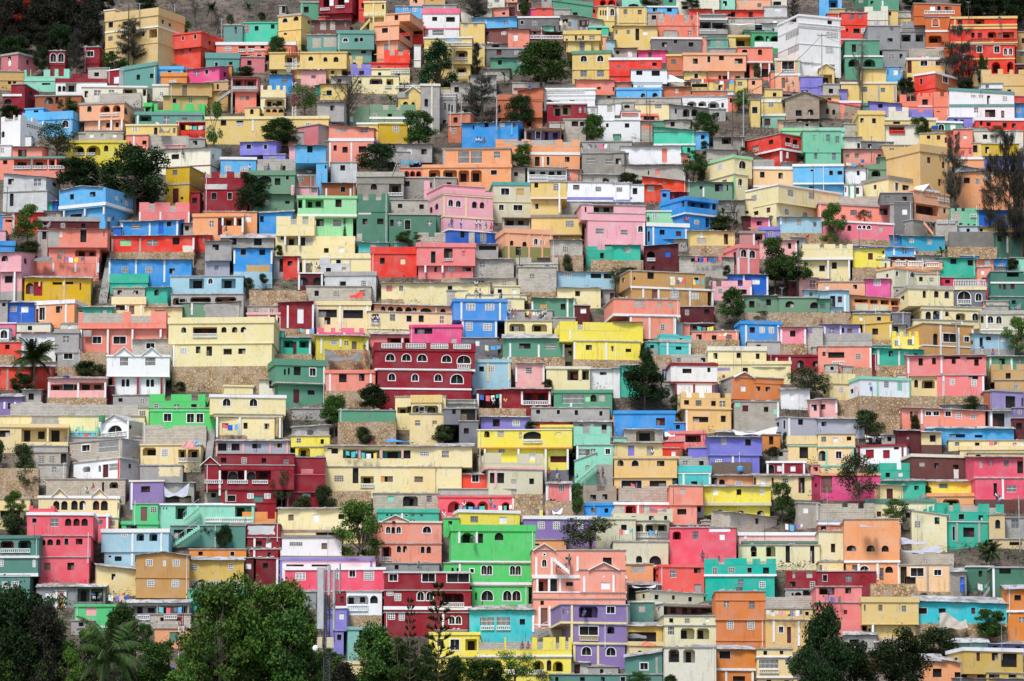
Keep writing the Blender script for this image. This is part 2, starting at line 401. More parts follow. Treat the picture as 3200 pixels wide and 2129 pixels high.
0 305 1205 1575 GR t12 d85,1245,74,66 o1430:0:20:LI g108,1480,46,56 %-10,1370,60,70:LI q1428:LI
330 775 1285 1660 BB t20 d408,1300,62,66 d624,1300,68,66 c338:WH:1310:1470 c765:WH:1310:1470 q1560:LB %470,1480,290,90:TN #blue house with faded lower wall and jagged window openings
900 1085 1385 1575 RD t10 c1088:WH:1400:1560
790 905 1385 1570 GR t14 d860,1410,45,150
1120 1920 1350 1590 CR p60:CR d1510,1420,54,62 r1160,1460,70,108 c1148:WH:1420:1568 #cream house behind broken white walls
1320 1670 1395 1600 GRW n80:1440-1665
1670 1830 1425 1570 BL
1825 1990 1420 1570 GRW n65:1880-1935
1770 2115 1225 1360 TQ t16 w1905,1250,62,30 B1785,1330,80,30
2175 2345 1228 1290 TQ
1910 2440 1275 1600 RD p80 d2015,1400,54,66 w2250,1410,56,64:CR o1355:20:20 #bright red house with a thick red parapet
1745 2110 665 1220 DGR N80:1815-1880,1965-2030 s870:DGR:8 b1768,878,140,18 d1812,948,58,66 d1982,948,74,66 %1740,1115,70,90:BL #dark green tower with battlements and two curtained windows
2120 2660 890 1240 DGR p16:BL d2130,962,42,74 g2208,965,54,72 d2300,965,66,110 g2560,975,52,56 #dark green house with a small vine
1750 2290 410 740 GRT p60:BL a1908,545,72,70 =2110,650,170,36 L2120,545,140,130 s540:GRT:14 ^2205,70,100 #grey unfinished house with a small concrete gable porch
2250 2900 480 690 GRT
2110 2650 735 900 BL
2180 2360 125 210 WH
2180 2360 180 320 GR
2180 2900 370 480 SL h2185,395,80,70 h2285,400,70,70 h2360,400,60,65 h2430,400,60,65
1390 1440 60 300 DG
970 1040 110 250 PK t8
K 990 1030 560 680 PK
H 520 400 60 w
H 730 400 55 d
H 885 400 60 d
H 245 1105 52 d
H 1225 1568 110 g
H 1285 1568 80 w
H 1318 1568 50 d
H 1965 95 65 r
U 2250 2360 270
U 1100 1300 300
T 1 2
-470 260 90 300 GR t12
380 1165 135 335 SAO p20:GRT i560,170,125,140 i708,172,124,140 i972,178,70,76 c385:GR:150:320 #apricot house with three white scroll window grilles
150 1170 325 600 SAO p38 l218,385,132,120 l384,388,160,138 l562,392,124,136 l706,392,124,136 d936,392,70,54 =218,470,132,40:GRT =384,475,160,50:GRT #apricot house with four rounded veranda openings
400 870 570 640 PK p10
165 385 510 690 PK n110:235-280
390 960 630 1080 PK p50 s680:CR:32 A445,742,56,78 A532,748,58,74 a720,748,54,72 a808,748,54,72 c650:CR:710:945 c388:CR:710:945 s940:CR:16 L215 a220,760,38,74 a285,752,42,74 q950:PK #big pink house with two pairs of arched windows
960 1410 530 945 OWG p38:TQ2 D1052,600,94,76 w1228,600,90,76:TN s758:OWG:10 D1028,790,54,64 D1195,790,104,64 L50 #pale olive house with a teal roof edge
1160 1330 370 530 BL t8
965 1165 440 540 GR t8
1165 1420 -400 -390 GR
1355 1810 360 545 WH t14 L1370,380,430,70 =1372,445,205,44 =1588,455,210,44 #white rooftop terrace with dark balusters
1395 1810 530 930 YE d1435,532,44,60 B1655,552,60,70 s715:WH:14 d1445,770,36,60 o725:0:60 c1725:WH:540:880 #yellow house with a long white drain pipe
1425 1975 770 910 BL N60:1540-1640,1700-1740
1400 1985 905 1190 YE p34:GRT %1640,950,340,0:YE B1798,972,90,70 s1140:BR:14 c1720:BR:1150:1190 o1145:10:10
1800 1980 385 500 SL t14 b1812,422,36,44 c1950:GN:400:490
1360 1960 40 380 SAO N75:1080-1160,1290-1310,1390-1690,1760-1865 s200:WH:32 d1440,235,56,110 c1533:WH:235:355 d1576,235,34,100 d1788,236,54,60 #orange crenellated house behind a dark tree
990 1370 35 150 SAO N60:1085-1160,1240-1290
1975 2560 55 205 GR p10
1985 2520 200 450 GRT i2040,252,92,64 i2260,258,96,66 s195:GRT:14 #grey plastered house with two barred windows
1810 2560 530 760 WHP r1880,560,74,56 B2142,582,60,50 s715:PU:26 b2385,585,60,52 k10 #long white house with a lilac band at its foot
2530 2700 560 760 WHP
1990 2560 440 560 BL t24
1800 2530 760 800 GRW
1975 2720 795 970 PK L2115,775,235,118:GR q970:PK d2015,820,20,60
2050 2710 890 1300 PK s970:PK:12 i2142,1065,90,64 i2432,1075,78,60 A2632,1025,54,72 L70 c2704:WH:990:1280 #tall pink house with grilled windows and a grey veranda above
2120 2700 760 900 GR t14 d2155,815,70,78 d2555,810,60,90 L2190,800,40,90 d2392,825,44,78
1070 1640 940 1130 GR t18 L1090,945,285,85 L1390,960,205,100:DG q1080:PE #grey open roof terrace hung with clothes
1100 1650 1070 1390 PE p54 L110 a1155,1208,40,60 d1220,1215,60,160 a1298,1215,50,58 A1432,1175,42,70 A1505,1180,40,66 c1140:PE:1120:1380 c1376:PE:1120:1380 c1527:PE:1125:1380 q1275:OLV #peach house on columns with an olive green dado
455 995 1085 1230 RB B820,1105,58,105 d585,1105,60,70 p16:WH L90 #royal blue house with people standing on its roof
90 750 1105 1240 BL N110:220-285,560-580
80 755 1230 1640 SP p48 d245,1325,52,135 d395,1290,100,115 w602,1320,36,60:DP =400,1405,95,28 o1490:20:20 d285,1498,34,60 b450,1492,60,50 d610,1500,100,46 c383:SP:1280:1450 c180:WH:1490:1570 c378:WH:1490:1570 #coral house with a door opening and broken balcony slab
745 1020 1245 1400 GR t16 d798,1260,200,50
740 1200 1415 1590 BL t24 g808,1442,56,66
1220 1710 1395 1570 BL n70:1400-1640 s1470:BL:10
1475 1640 1400 1475 DG t10
1630 1990 1195 1380 BL t14
1720 2070 1370 1540 ST !stone_wall
2030 2360 1270 1440 TL n45:2165-2260,2345-2360
2260 2660 1250 1430 TL t14 d2318,1270,24,55 d2478,1270,70,70
2085 2690 1430 1560 ST !stone_wall
0 350 890 1100 DGR p24:BL d15,972,62,108 g205,976,50,56
U 2050 2300 85
U 0 130 270
H 1980 160 90 d
H 485 1055 120 d
H 592 1068 105 w
H 770 1075 95 w
H 812 1075 90 w
H 880 1078 70 g
H 940 1082 52 r
H 972 1082 30 d
H 402 1020 50 w
H 447 1035 45 r
H 778 85 34 w
H 815 90 36 w
H 860 90 28 d
T 1 3
455 930 -50 110 MQ s105:WH:16
-10 70 -20 110 GN
70 770 115 310 WHP t12 w548,140,60,164:SA ^0,0,0 #long white wall with one tall arched door
-10 115 170 480 GRT p26:GRT
100 820 330 475 BL t24 w470,385,52,60:SA d385,395,16,50 #block shack with a boarded window
320 835 460 700 RD2 k60 t20 w558,500,42,48:SL #orange red shack under a sagging black roof
175 535 560 750 RD2 t24 y380,575,80,62 d175,575,26,60
-10 175 550 770 WHP B28,588,60,50 s740:PU:20
770 860 200 310 SL t10
775 920 110 210 MQ d838,130,36,60
600 840 640 740 DR t16 r690,660,56,60
535 640 620 760 BB
835 1360 530 740 SG2 t16 d980,575,40,34 d1158,550,90,86 d1295,558,16,70 c1026:WH:590:700 #sage green shack with a dark corner opening
1370 1590 230 480 CR L325 p30:LG A1435,282,86,92 b1200,290,48,64
1365 1535 455 680 CR L290 A1420,492,52,80 r1240,488,50,60 c1358:LG:460:680 #pale cream tower with green roof edge and an arched window
1595 2175 350 620 PEC p34:WH d1675,410,54,68 d1888,420,52,68 d2080,432,38,64 s580:WH:18 o600:10:0
1870 2640 600 930 CR L355 p18:WH B1985,655,62,66 B2240,648,62,70 B1580,675,54,64 s815:CR:10 o820:0:40 B1975,872,40,60 B2195,878,46,60 r1762,850,42,60 d1620,862,56,46 c2560:WH:0:0 #large cream house with breeze block windows and a long blank side
1910 2170 -10 290 RD L415 d1966,22,64,62 d2056,32,62,60 =1964,86,70,34 =2054,96,68,34 s165:WH:22 o180:20:40 d1778,38,50,48 y1600,65,70,66 c1905:WH:190:280 c1990:WH:190:260 #orange red house with two white balustrades
2060 2640 320 640 SB p30:WH d2258,380,38,26 d2590,390,0,0 s545:WH:18 o560:0:0 L2240,555,60,70 d2475,395,42,54 d2570,400,56,44 #sky blue house with a ladder against it
2170 2360 -60 185 LGM g2280,-10,40,70
2200 2610 -60 330 LGM s185:LGM:10 g2300,178,36,86 g2440,-20,42,80 g2550,0,42,76 g2508,180,40,90 %2395,-10,80,340:TL
1600 1840 270 350 GR N30:1600-1620
1920 2060 300 370 GR t8
1140 1500 10 160 GRT t14 L1235,0,110,90
1060 1410 150 230 BL k10 t12
935 1085 -50 110 SB
815 1190 710 920 BB p45 l838,760,275,66 a1130,760,50,70 L280 s905:WH:18 d768,752,36,76 #blue house with an octagonal veranda and sloping side roof
830 1110 920 1060 BB b922,972,52,44 L1055,930,55,110
370 805 855 1000 LG p14:WH b442,885,58,66
375 860 1000 1255 BB p44:WH d520,1078,60,58 r710,1090,60,56 c447:WH:1050:1250 c826:WH:1060:1250 L60 d382,1100,26,120 #blue house with a white parapet and grilled windows
510 820 1185 1250 GR t18
-10 300 1255 1430 TLB t10 y120,1275,66,66
0 310 1430 1560 ST !stone_wall
350 740 1265 1540 MA L0 k-30 t14 h375,1322,92,115 w585,1328,60,64:RB =375,1402,95,36 d430,1498,34,36 #maroon house with an arched balcony and a blue shutter
870 1390 1090 1270 YE t28 w980,1108,40,64 d1262,1122,48,122 y950,1170,110,70 f1250
850 1240 1260 1390 ST !stone_wall
745 1380 1370 1560 BL k30 t16 L880,1385,200,60 B1250,1390,70,50 !block_house #grey block house with washing strung under the eaves
1420 1670 1250 1570 SP p44 A1455,1305,68,88 A1558,1310,66,88 L160 d1370,1325,30,150 c1415:WH:1290:1560 c1545:WH:1300:1560 c1362:WH:1300:1400 #salmon house with two white arched windows and white pillars
1440 1730 1090 1260 PKD p30:GRT L1615,1110,90,90 c1605:WH:1110:1260
1665 1990 1040 1200 PU p40 #lavender shack with a tin barrel on its roof corner
1570 1790 935 1090 HPL t12 c1780:WH:950:1060
1480 1570 920 1090 MA t10 d1440,950,60,110
1790 1905 920 1030 LBG t10 r1790,950,90,66
1910 2390 930 1125 LB t12 B2100,955,48,66 g2292,990,36,50 B1960,945,22,60 c1912:WH:930:1020
1965 2370 1115 1220 ST !stone_wall
1190 1500 740 960 GRT t10
1220 1400 870 970 BL
1500 1620 730 910 CR d1620,865,50,40 d1505,860,40,30
1670 2100 1200 1340 PI t10 d2000,1230,36,66 c2095:WH:1230:1330
2050 2200 1165 1290 GR t8
2165 2360 1245 1410 CR
C 1540 1665 1030 1080 OLV
K 2200 2240 1160 1190 RD
U 920 1240 1385
H 390 995 60 d
H 808 998 55 d
H 842 998 48 r
T 1 4
-10 -8 0 2 GR
40 190 700 790 BL
35 690 690 800 BL n30:120-200,360-430
-10 850 760 1000 SL p22:GR k45 g160,822,60,46 g360,850,74,60 g558,864,46,58 d695,830,120,76 #long salmon house behind small trees
45 865 960 1200 HPP k40 p22:WH a245,985,50,100 a328,988,40,100 A446,1005,40,58 A503,1007,34,56 A552,1010,44,58 y685,1035,50,66 L0 #long pink house with a row of white arched windows
190 830 1190 1240 ST !stone_wall
300 540 365 560 WHP d435,395,32,56 t8
290 500 560 700 WH c345:GN:560:690 c413:GN:560:690 r425,590,36,76 r293,585,20,60
545 950 325 500 SG2 p60 h600,388,106,76 a795,410,36,80 a838,418,36,70 c550:WH:370:510
700 890 240 340 SG2 t12
955 1360 340 610 OLP p60:GRT D945,405,50,78 D1118,405,40,76 D1265,420,40,76 #pale olive house with red framed windows
780 1330 490 700 CR L285 p40:GRT D862,558,44,96 d952,570,84,64 d1135,588,36,40 d1190,595,140,20
720 1160 105 250 TA L0
1155 1490 110 690 TA L350 p90 r1242,248,42,70 r1425,278,34,76 s190:TA:10 r1375,485,34,80 #large beige house with a long plain parapet
485 860 60 165 DG k10
280 490 10 150 OW t8 d438,80,32,60
270 720 150 270 SLP r408,200,46,50:GN r300,210,46,40:GN t10 d675,205,50,30
1155 1550 -30 110 YE d1240,-10,40,40 r1355,-10,40,50 r1445,15,36,64
1550 1770 -80 220 SA s130:SA:8 w1660,-10,42,40 d1565,-20,24,46
1775 2350 -60 90 OW
1870 2300 90 220 GD d1770,105,50,76 d1910,120,46,76
1760 1870 80 220 YE d1770,105,50,78
1500 1900 240 330 SAO p30:WH b1635,258,36,46
1895 2400 230 335 PU t10
1560 1900 320 440 LBG k70 t12 d1820,370,16,30
1610 1950 420 770 SAO k-30 t8
1845 2400 430 770 SAO b1900,442,70,66 g1745,545,46,56 s615:SAO:10 d1990,0,0,0
710 1080 655 790 DG N0:0-0
850 1080 760 1130 DG
1080 1520 640 990 PE p20 L0 R0 l1100,795,286,120:MA =1375,700,140,34 s790:PE:10 ^1255,160,75 d1440,805,36,60 L355 %1,1,0,0:PE c1165:PE:655:790 #peach house with a gabled porch and an outside stair
1200 1385 620 700 PE p24:WH d1190,645,30,50 g1225,650,70,50
1075 1340 980 1140 GRT L210 r1250,995,90,120
1340 1590 985 1170 BL =1355,965,130,40 =1495,965,70,40 !block_house
1515 1840 830 1050 LGM n40:1560-1590,1640-1680 d1610,1000,40,38 d1705,1005,24,36 d1770,1012,32,36 %1500,840,130,150:BL =1740,900,75,34 #green house half bare block behind the wispy dark trees
1570 1830 1040 1140 LBG
1490 2035 1120 1290 DGB !block_wall
1480 2050 1280 1410 ST !stone_wall
955 1450 1150 1330 TQB t14 b1040,1178,46,46 y1245,1178,54,66 %1085,1165,180,160:BB #turquoise and blue shack with a breeze block window
820 955 1140 1250 BB t14 y855,1165,40,66
820 860 780 1130 GR
1110 1450 1330 1390 ST !stone_wall
400 1110 1260 1400 SB k30 t26 g958,1295,46,60 c862:WH:1280:1370 c1100:WH:1290:1420 #sky blue shack with a dark ragged roof
-190 390 1245 1660 CR N55:10-60,190-238,272-322 s1410:WH:24 d5,1480,62,66 d148,1445,58,76 c105:WH:1430:1640 c345:WH:1430:1640 o1420:0:30 #cream house with battlements and a white band
390 760 1290 1520 LY t16 r565,1345,56,76 d730,1318,22,36 f1515 #lemon house on a rough stone base
365 660 1510 1640 ST !stone_wall
2035 2330 1110 1400 DGN t10 d2055,1130,50,80 c2168:WH:1150:1340 #dark green house with white pillars behind thin trunks
1830 2200 1040 1140 YE t10 d1845,1060,40,36
1960 2300 1040 1140 SA t10
1810 2330 850 1050 RB t10
2260 2400 1080 1330 CB
1110 1400 1370 1440 GR t14
660 820 1420 1640 OW
820 1100 1390 1450 MA t20
840 1420 1440 1590 PE =870,1440,130,60 =1025,1440,180,60 =1225,1450,150,56 s1515:PE:20 q1535:OWG o1540:0:0 #roof terrace with an orange rail and white lattice
850 1385 1535 1740 OWG L0 R0 A862,1580,38,60 A1042,1570,66,60 A1162,1578,64,58 A1284,1580,50,62 L190 a760,1600,26,46 p20:SAO c1010:WH:1560:1730
1400 1810 1400 1570 TL t12 d1510,1410,70,60 d1712,1425,60,60 #teal shack with hanging washing
1815 2010 1420 1600 SL t10 w1905,1430,70,110
2000 2190 1410 1510 BB t14 B2070,1470,40,30
1990 2150 1500 1570 GR t12
2200 2400 1400 1520 MT
1630 1830 1380 1420 BB
880 1100 1440 1500 GR
C 640 760 1370 1400 WH
K 480 520 265 300 BB
U 300 620 300
U 1020 1160 140
H 1735 215 35 r
T 2 0
1265 1700 15 200 TL p110:TL s112:WH:18 #teal terrace wall below the bright blue house
1680 1925 170 360 TL t14 a1772,195,56,70
1665 1940 355 420 ST !stone_wall
1300 1670 180 280 BL
1290 1670 280 500 CR p90 d1330,375,110,60 r1485,380,60,100 c1320:WH:375:430 c1447:WH:375:430 c1625:WH:375:500 #cream house under a band of grey block work
1660 2095 400 560 CR t20 d1780,435,120,24
1955 2800 45 255 LB L0 L2175,68,170,116 A2395,68,50,62 L2547,72,165,112 s250:LB:10 #pale blue house with two cutaway balconies
1965 2800 250 520 GR l1985,290,160,80:YE l2185,282,240,80:MA l2472,282,246,80:DP d2060,300,70,45
2110 2480 350 520 SG2 c2208:WH:350:490
280 1040 60 400 GD t44 a295,120,90,130:MA r385,110,100,160:DR %1,1,0,0:GD d600,110,110,30 c450:YE:100:160 c730:YE:100:160 d750,105,90,30 r912,120,18,80 #golden shack with a dark red arched door and rusty roof
415 885 135 330 BL p8 d612,180,24,50 L0 R0
400 860 320 600 SAO p48:WH R110 D445,395,66,145 d640,388,75,78 c760:WH:370:585 c425:WH:370:410 r405,410,36,165 #orange house with a lace door curtain and concrete block storey above
80 400 345 560 RB t30 B118,388,70,60 w240,390,84,70
-10 85 320 575 GR d20,350,40,40 t10
-10 180 575 660 HP p14:WH
-10 100 640 820 WH A5,662,76,94 =0,765,92,44
190 580 590 700 OW s690:DR:12
700 900 590 700 OW
240 640 700 960 WH t10
625 900 650 930 GR p50 g720,732,70,70
660 935 920 1110 GR D732,924,100,70
660 1230 1090 1240 ST !stone_wall
-10 245 805 960 RO
-10 160 955 1090 ST !stone_wall
-10 600 1085 1310 RO t30 c85:GR:1100:1300 g-20,1120,30,60 #red orange house behind a coconut palm
895 1910 450 930 SAL N135:948-1405,1502-1730 s640:SAL:10 o645:20:0 D1060,730,98,78 D1298,730,144,84 c928:WH:655:930 c1238:WH:655:945 c1522:WH:655:880 c1846:WH:655:750 %950,660,100,80:GR #long coral house with white pillars and an unfinished roof terrace
855 1290 400 590 TL t24
920 1230 930 1110 ST !stone_wall
1520 1980 770 990 BL t20 D1680,812,96,64 #block house behind the double gabled white house
1225 1945 950 1420 WHP k0 ^1420,200,85 ^1738,200,85 p18:WHP i1378,968,92,106 i1667,966,116,104 s1195:WHP:10 o1200:80:50 a1396,1220,38,88 a1448,1220,38,88 a1678,1220,38,88 a1730,1220,38,88 c1302:DR:1205:1425 c1584:DR:1205:1415 c1855:DR:1205:1400 #white house with two small gables and dark red pillars
1300 1720 1415 1550 GR
550 1215 1220 1450 PI t36 L580,1285,310,70:PKD L905,1265,290,90:PKD c560:WH:1260:1440 c896:WH:1265:1440 c1204:WH:1265:1500 d725,1285,120,70 #pink porch shack with white posts on a stone base
550 1215 1440 1560 ST !stone_wall
1215 1300 1310 1500 MA
1930 3145 515 820 CR p72 a2077,625,58,64 L2210,625,280,80:MA =2210,700,280,46 a2540,625,60,66 a2662,625,64,66 a2763,625,64,66
1985 3125 815 1085 CR p8 x2066,865,74,66 d2248,848,54,80 d2370,848,66,110 d2571,880,90,60 d2738,875,84,64 c0:WH #huge cream house with a planted balcony and stone base
1980 3120 1080 1300 ST !stone_wall
1720 2360 1400 1600 BG n88:1895-1965,2200-2275
1720 2900 1560 1830 BG s1590:BG2:20 D1885,1625,85,85 D2150,1625,80,100 D2260,1625,76,100 #bright green house with battlements and white framed windows
-10 250 1430 1620 VI t40 c50:WH:1490:1568 c172:WH:1490:1568 d90,1500,70,70
250 470 1350 1560 GR t10
120 560 1540 1640 BL
K 720 800 1215 1245 RB
T 2 1
1165 1915 160 350 BL %1,1,0,0:BL
1380 1970 -10 270 GRW p50:GR d1558,104,62,60 B1798,95,56,64 #grey plastered house with a red sheet below
1075 1360 0 215 MA p14:WH a1085,55,94,96 a1250,55,88,100 c1066:WH:20:200 c1347:WH:20:180 #maroon arched house beside bare hillside
510 1170 215 390 ST !stone_wall
2030 3285 120 320 CR t16 b2090,150,62,64:SP g2234,152,48,60 d2798,154,46,56 #pale cream house with a red lattice window
2030 2280 315 370 ST
1280 1910 330 665 CR p48 d1305,425,214,92 d1375,510,70,90 d1590,430,230,96 c1290:WH:370:650 c1555:WH:375:650 c1870:WH:370:440 #cream house with lace curtains below a block wall
880 1250 345 660 DR k-20 t16 w1062,415,72,170:WH c953:WH:380:640 c1240:WH:365:650 L70 %1000,580,220,60:DP #dark red house with one tall white door
910 1250 650 760 ST !stone_wall
485 895 390 480 BL
485 895 460 700 PI p26:PI b610,488,66,56 d745,482,72,44 r640,572,58,106 c736:WH:480:670 c826:WH:480:670 d838,520,18,150
610 905 675 760 TL #teal balcony wall below the pink house
600 900 745 960 TL p12 B656,780,64,66 w762,785,60,160 c890:WH:760:945
890 1225 750 960 TL t16 L905,785,110,80 L1085,785,110,80 r1015,795,40,145 c1208:WH:770:945 #teal porch house on a rubble base
595 1230 945 1130 ST !stone_wall
100 400 340 510 BL t14 R70
1290 1830 635 740 HP n60:1370-1450,1500-1565,1720-1775 c1283:WH:680:740 c1606:WH:635:740
1285 1885 730 960 LYD t26 b1455,780,66,50 g1605,785,46,50 r1690,790,56,90 c1342:WH:755:940 c1562:WH:765:860 c1868:WH:770:900 L50 #bright yellow shack behind a grey tarpaulin
1400 1900 900 1120 ST !stone_wall
1960 3285 385 600 SAO t26 a2030,405,50,60 a2108,405,72,66 a2200,405,80,66 a2305,405,80,66 a2390,408,50,62 a2480,410,130,66 a2710,410,60,66 c2660:WH:400:470 L60 #salmon arcade under a white tin roof
1880 2860 460 660 CR l1915,485,96,70 =1913,560,98,46 g2130,485,60,76 d2320,495,60,72 d2460,490,58,76 g2705,495,44,80 L40 s655:CR:8
815 1390 1000 1505 GRN2 p75 s1060:WH:24 d1022,1085,80,98 D1205,1098,66,86 c1368:WH:1080:1270 s1270:BL:16 L155 a910,1115,24,70 a955,1100,24,80 o1290:40:20 r1028,1340,66,156 d1190,1345,78,52 #two-storey sage house with a doorway hung with orange cloth
1390 1960 1120 1370 SAL p40 d1542,1165,88,98 d1772,1165,64,84 c1440:WH:1165:1360 c1908:WH:1165:1340 #salmon house with two jagged windows above a green tree
1430 1920 1360 1480 ST !stone_wall
625 940 1235 1410 OW t14 d740,1245,52,86 c920:MG:1230:1440 #small cream house with a magenta corner
220 550 1295 1400 CR p20
320 500 1120 1290 BL
0 560 1080 1290 ST !stone_wall
60 925 1405 1640 CR p34:WH A207,1450,86,86 A513,1450,86,86 L60 #cream house with a white roof edge and people resting on top
105 895 1635 1920 CR o1660:50:0 d200,1690,196,86 y495,1695,68,72 c142:WH:1665:1900 c402:WH:1665:1880 c677:WH:1665:1860 c860:WH:1665:1900 %712,1665,130,220:TN
160 690 1880 1920 ST !stone_wall
1905 2960 710 815 SP t36 L2100,750,180,60 L2290,750,120,60 L2440,760,170,60 c2272:WH:750:810 w2760,750,60,60
1960 3105 810 1130 DR p95 b2035,822,228,52 b2315,822,225,52 b2600,822,195,52 b2860,822,195,52 A2085,938,98,80 A2270,938,98,80 A2448,940,104,80 A2728,948,104,80 A2905,950,148,90 =2905,1045,148,56 L50 s1120:WH:26
1990 3065 1130 1490 DR A2114,1165,76,80 A2384,1168,70,80 A2644,1168,80,80 A2830,1168,140,104 s1340:WH:20 #large dark red house with white framed arches and block rail
2390 3120 -10 -5 GR
U 1090 1260 640
C 1380 1790 870 1030 DG
C 1665 1825 205 305 RD
K 1835 1865 880 940 OR
H 1835 900 60 d
H 1925 350 60 d
H 1240 930 90 d
H 505 1105 46 d
H 370 1398 56 r
H 450 1398 56 w
H 512 1400 30 d
H 545 1400 30 d
H 580 1400 34 d
H 1935 565 60 w
H 1992 565 60 w
T 2 2
585 1230 65 240 BL t14 d780,95,70,66 B1055,95,60,50 =735,180,130,28 #block house with a small balustraded opening
430 660 210 320 BL
365 590 70 170 ST !stone_wall
1250 1690 -60 250 BL B1380,10,60,54 B1605,10,30,54 !block_house #tall block house with round vent blocks
1280 1690 230 290 ST !stone_wall
975 1270 150 300 CR p10
655 1350 260 320 CR
1110 1320 300 440 CR y1112,335,60,80
1690 2360 -10 190 LB b1780,5,80,48 d2085,10,120,54 d2235,10,90,56 t10 c2040:LB:0:150 d0,0,0,0
1700 2200 175 390 CR t16 d1905,212,56,60 %1,1,0,0:CR #cream house above a maroon base wall
2150 2360 195 330 GR t12 d2160,215,60,80 r2305,235,50,80
1900 2075 380 570 MA
505 1120 305 555 SKB p34 x655,358,96,76 x873,362,98,70 c596:WH:340:560 c1040:WH:345:545 s548:SKB:8
600 1010 550 755 SKB b650,572,72,96 b850,588,92,76 c612:WH:555:750 c994:WH:555:755 L50 #sky blue two-storey house with white block windows and white pillars
600 1015 755 920 DG2 #grey base below the blue house
1405 1905 290 530 GRN2 k10 t16 w1500,355,80,62:TN d1738,358,56,70 c1818:WH:300:530 c1395:WH:330:430 c1895:WH:300:530 #sage green house with torn plaster and a wooden shutter
1645 1910 520 590 GR
1095 1640 545 755 CR p12:GR l1148,590,176,88 l1405,594,176,86 g1200,610,60,66 #cream house with two cutaway balconies and people on its roof
1100 1645 435 550 GR
1075 1780 755 980 GRN2 t60 d1262,815,130,62 i1560,820,126,60 c1158:WH:815:975 c1486:WH:830:1000 c1770:WH:820:980 #green shack under a rusty white roof with white posts
1170 1780 975 1060 ST !stone_wall
1730 2690 570 800 LY N100:1935-1995 g1795,620,16,60 D2244,618,64,66 i2490,622,72,66 c1852:WH:570:780 k0 s795:LY:10 L60
1890 2650 795 1010 LY d2028,835,70,60 d2318,846,36,60 d2480,850,70,62 c1894:WH:800:1010 c2266:WH:805:1010 c2612:WH:815:1000 #bright yellow house with white pillars on a stone base
1780 2650 1005 1090 ST !stone_wall
1785 1890 870 990 OW
0 600 600 830 MG p32 d55,640,206,66 g90,650,80,56 y480,755,60,60 #magenta house behind the dark red house
715 1165 1000 1340 LB p38 d800,1080,56,60 b908,1075,64,68 c902:YE:1045:1255 c1150:YE:1045:1240 L0 #pale blue house with a yellow strip
1220 1550 1045 1330 PI t14 B1340,1095,66,66 c1230:WH:1060:1260 c1545:WH:1060:1270 #pale pink house with one breeze block window
1575 2075 1080 1345 CR p30:OW L1815,1115,130,125:GRT L1985,1115,80,120:GRT c1966:CR:1110:1240 r1885,1155,50,60 #cream porch house with a dark green dado inside
2060 2360 1110 1300 WH t16 d2190,1145,76,34
1660 2330 1350 1600 GRN p36 i1758,1400,250,106 a2080,1405,70,82 y2175,1405,72,80 w2020,1420,60,66:LG c1859:WH:1500:1568 #green house with a long white grille
770 1055 1350 1600 DR t16 L800,1400,240,200:MA c785:WH:1395:1568 c1045:WH:1400:1568
1050 1630 1340 1600 DR t24 L1300,1380,290,130:DR =1305,1475,290,50 c1293:WH:1370:1520 c1610:WH:1370:1520 #dark red house with a white balustraded porch full of washing
310 690 1280 1470 BL n90:497-550
20 365 1410 1900 CR p90:YE l30,1530,300,120 d110,1545,56,50 d220,1545,56,50 s1725:CR:8
375 770 1460 1560 GR p12
360 770 1510 1700 GR t20
590 690 775 820 GR d600,785,80,30
U 1340 1560 440
U 800 1030 1400
U 860 1060 830
U 950 1140 975
H 765 305 100 g
H 812 305 90 w
H 1055 310 50 d
H 1115 540 105 d
H 1145 540 115 w
H 1182 540 95 d
H 1215 540 110 r
H 1382 545 65 r
H 1475 530 50 w
H 1512 545 75 d
H 1560 500 70 w
H 765 170 34 w
H 962 1525 60 w
H 1102 1520 50 y
H 720 1395 60 r
T 2 3
165 1050 0 190 TAN n0:0-0 L140 d378,5,76,80 w635,35,65,110 d215,70,24,34 w730,40,60,60 d920,45,56,60
190 1150 175 400 TAN p22:WH r432,205,60,106:BR b652,198,86,92 b882,228,88,66 c330:WH:190:310 c508:WH:190:310 c872:WH:200:395 c1135:WH:200:400 L1078,205,50,190 #tan house with red bedding hung on its terrace
760 1145 395 550 MA #maroon base wall below the tan house
-10 760 310 500 SL y232,325,112,80 y497,335,60,60 y622,340,62,62 L95 s495:WH:28
180 710 510 805 SL B535,595,44,66 c405:WH:520:765 c704:WH:520:765 c38:WH:515:570 q765:MA #coral house with blocked arched windows and white band
0 200 520 590 MA
1130 1580 95 265 PK n75:1170-1232,1420-1478 c1570:WH:120:260 #pink parapet wall beside the blue shack
1320 1770 20 240 RB t14 w1585,78,88,58 r1415,90,60,50 c1490:WH:35:110 c1760:WH:45:235 k5 #royal blue shack with a crooked window
1500 1900 265 480 SG2 t10
1895 2730 280 510 SG2 p14:GR a1968,328,104,74 a2252,340,104,74 a2450,345,100,74
1500 2720 470 620 ST !stone_wall
2120 2360 55 200 PI L70 t14 g2250,85,66,80 w2365,100,66,80
2180 2360 200 330 LB t10
2005 2120 100 220 MA
1450 1925 560 800 BB p38 d1556,630,62,66 x1675,628,52,66 x1782,628,54,66 c1514:WH:610:850 c1888:WH:600:800 L50 #bright blue house with an arched window and louvred vents
1530 1910 795 930 GR
1910 2205 630 830 HPK t14 d2022,668,64,70 c1923:WH:650:820 c2195:WH:650:820 #small pink house with one black window
1920 2210 820 920 ST !stone_wall
2205 2400 625 900 BL %2205,640,75,60:VI
890 1430 680 800 SL q775:ST #salmon terrace wall with a quilt over it
780 1150 590 690 BR t20 d900,610,240,80 #dark shelter with bright clothes on a line
900 1430 775 860 ST !stone_wall
780 870 600 700 SL
720 785 590 720 LBG
525 890 715 850 TQ n20:740-830
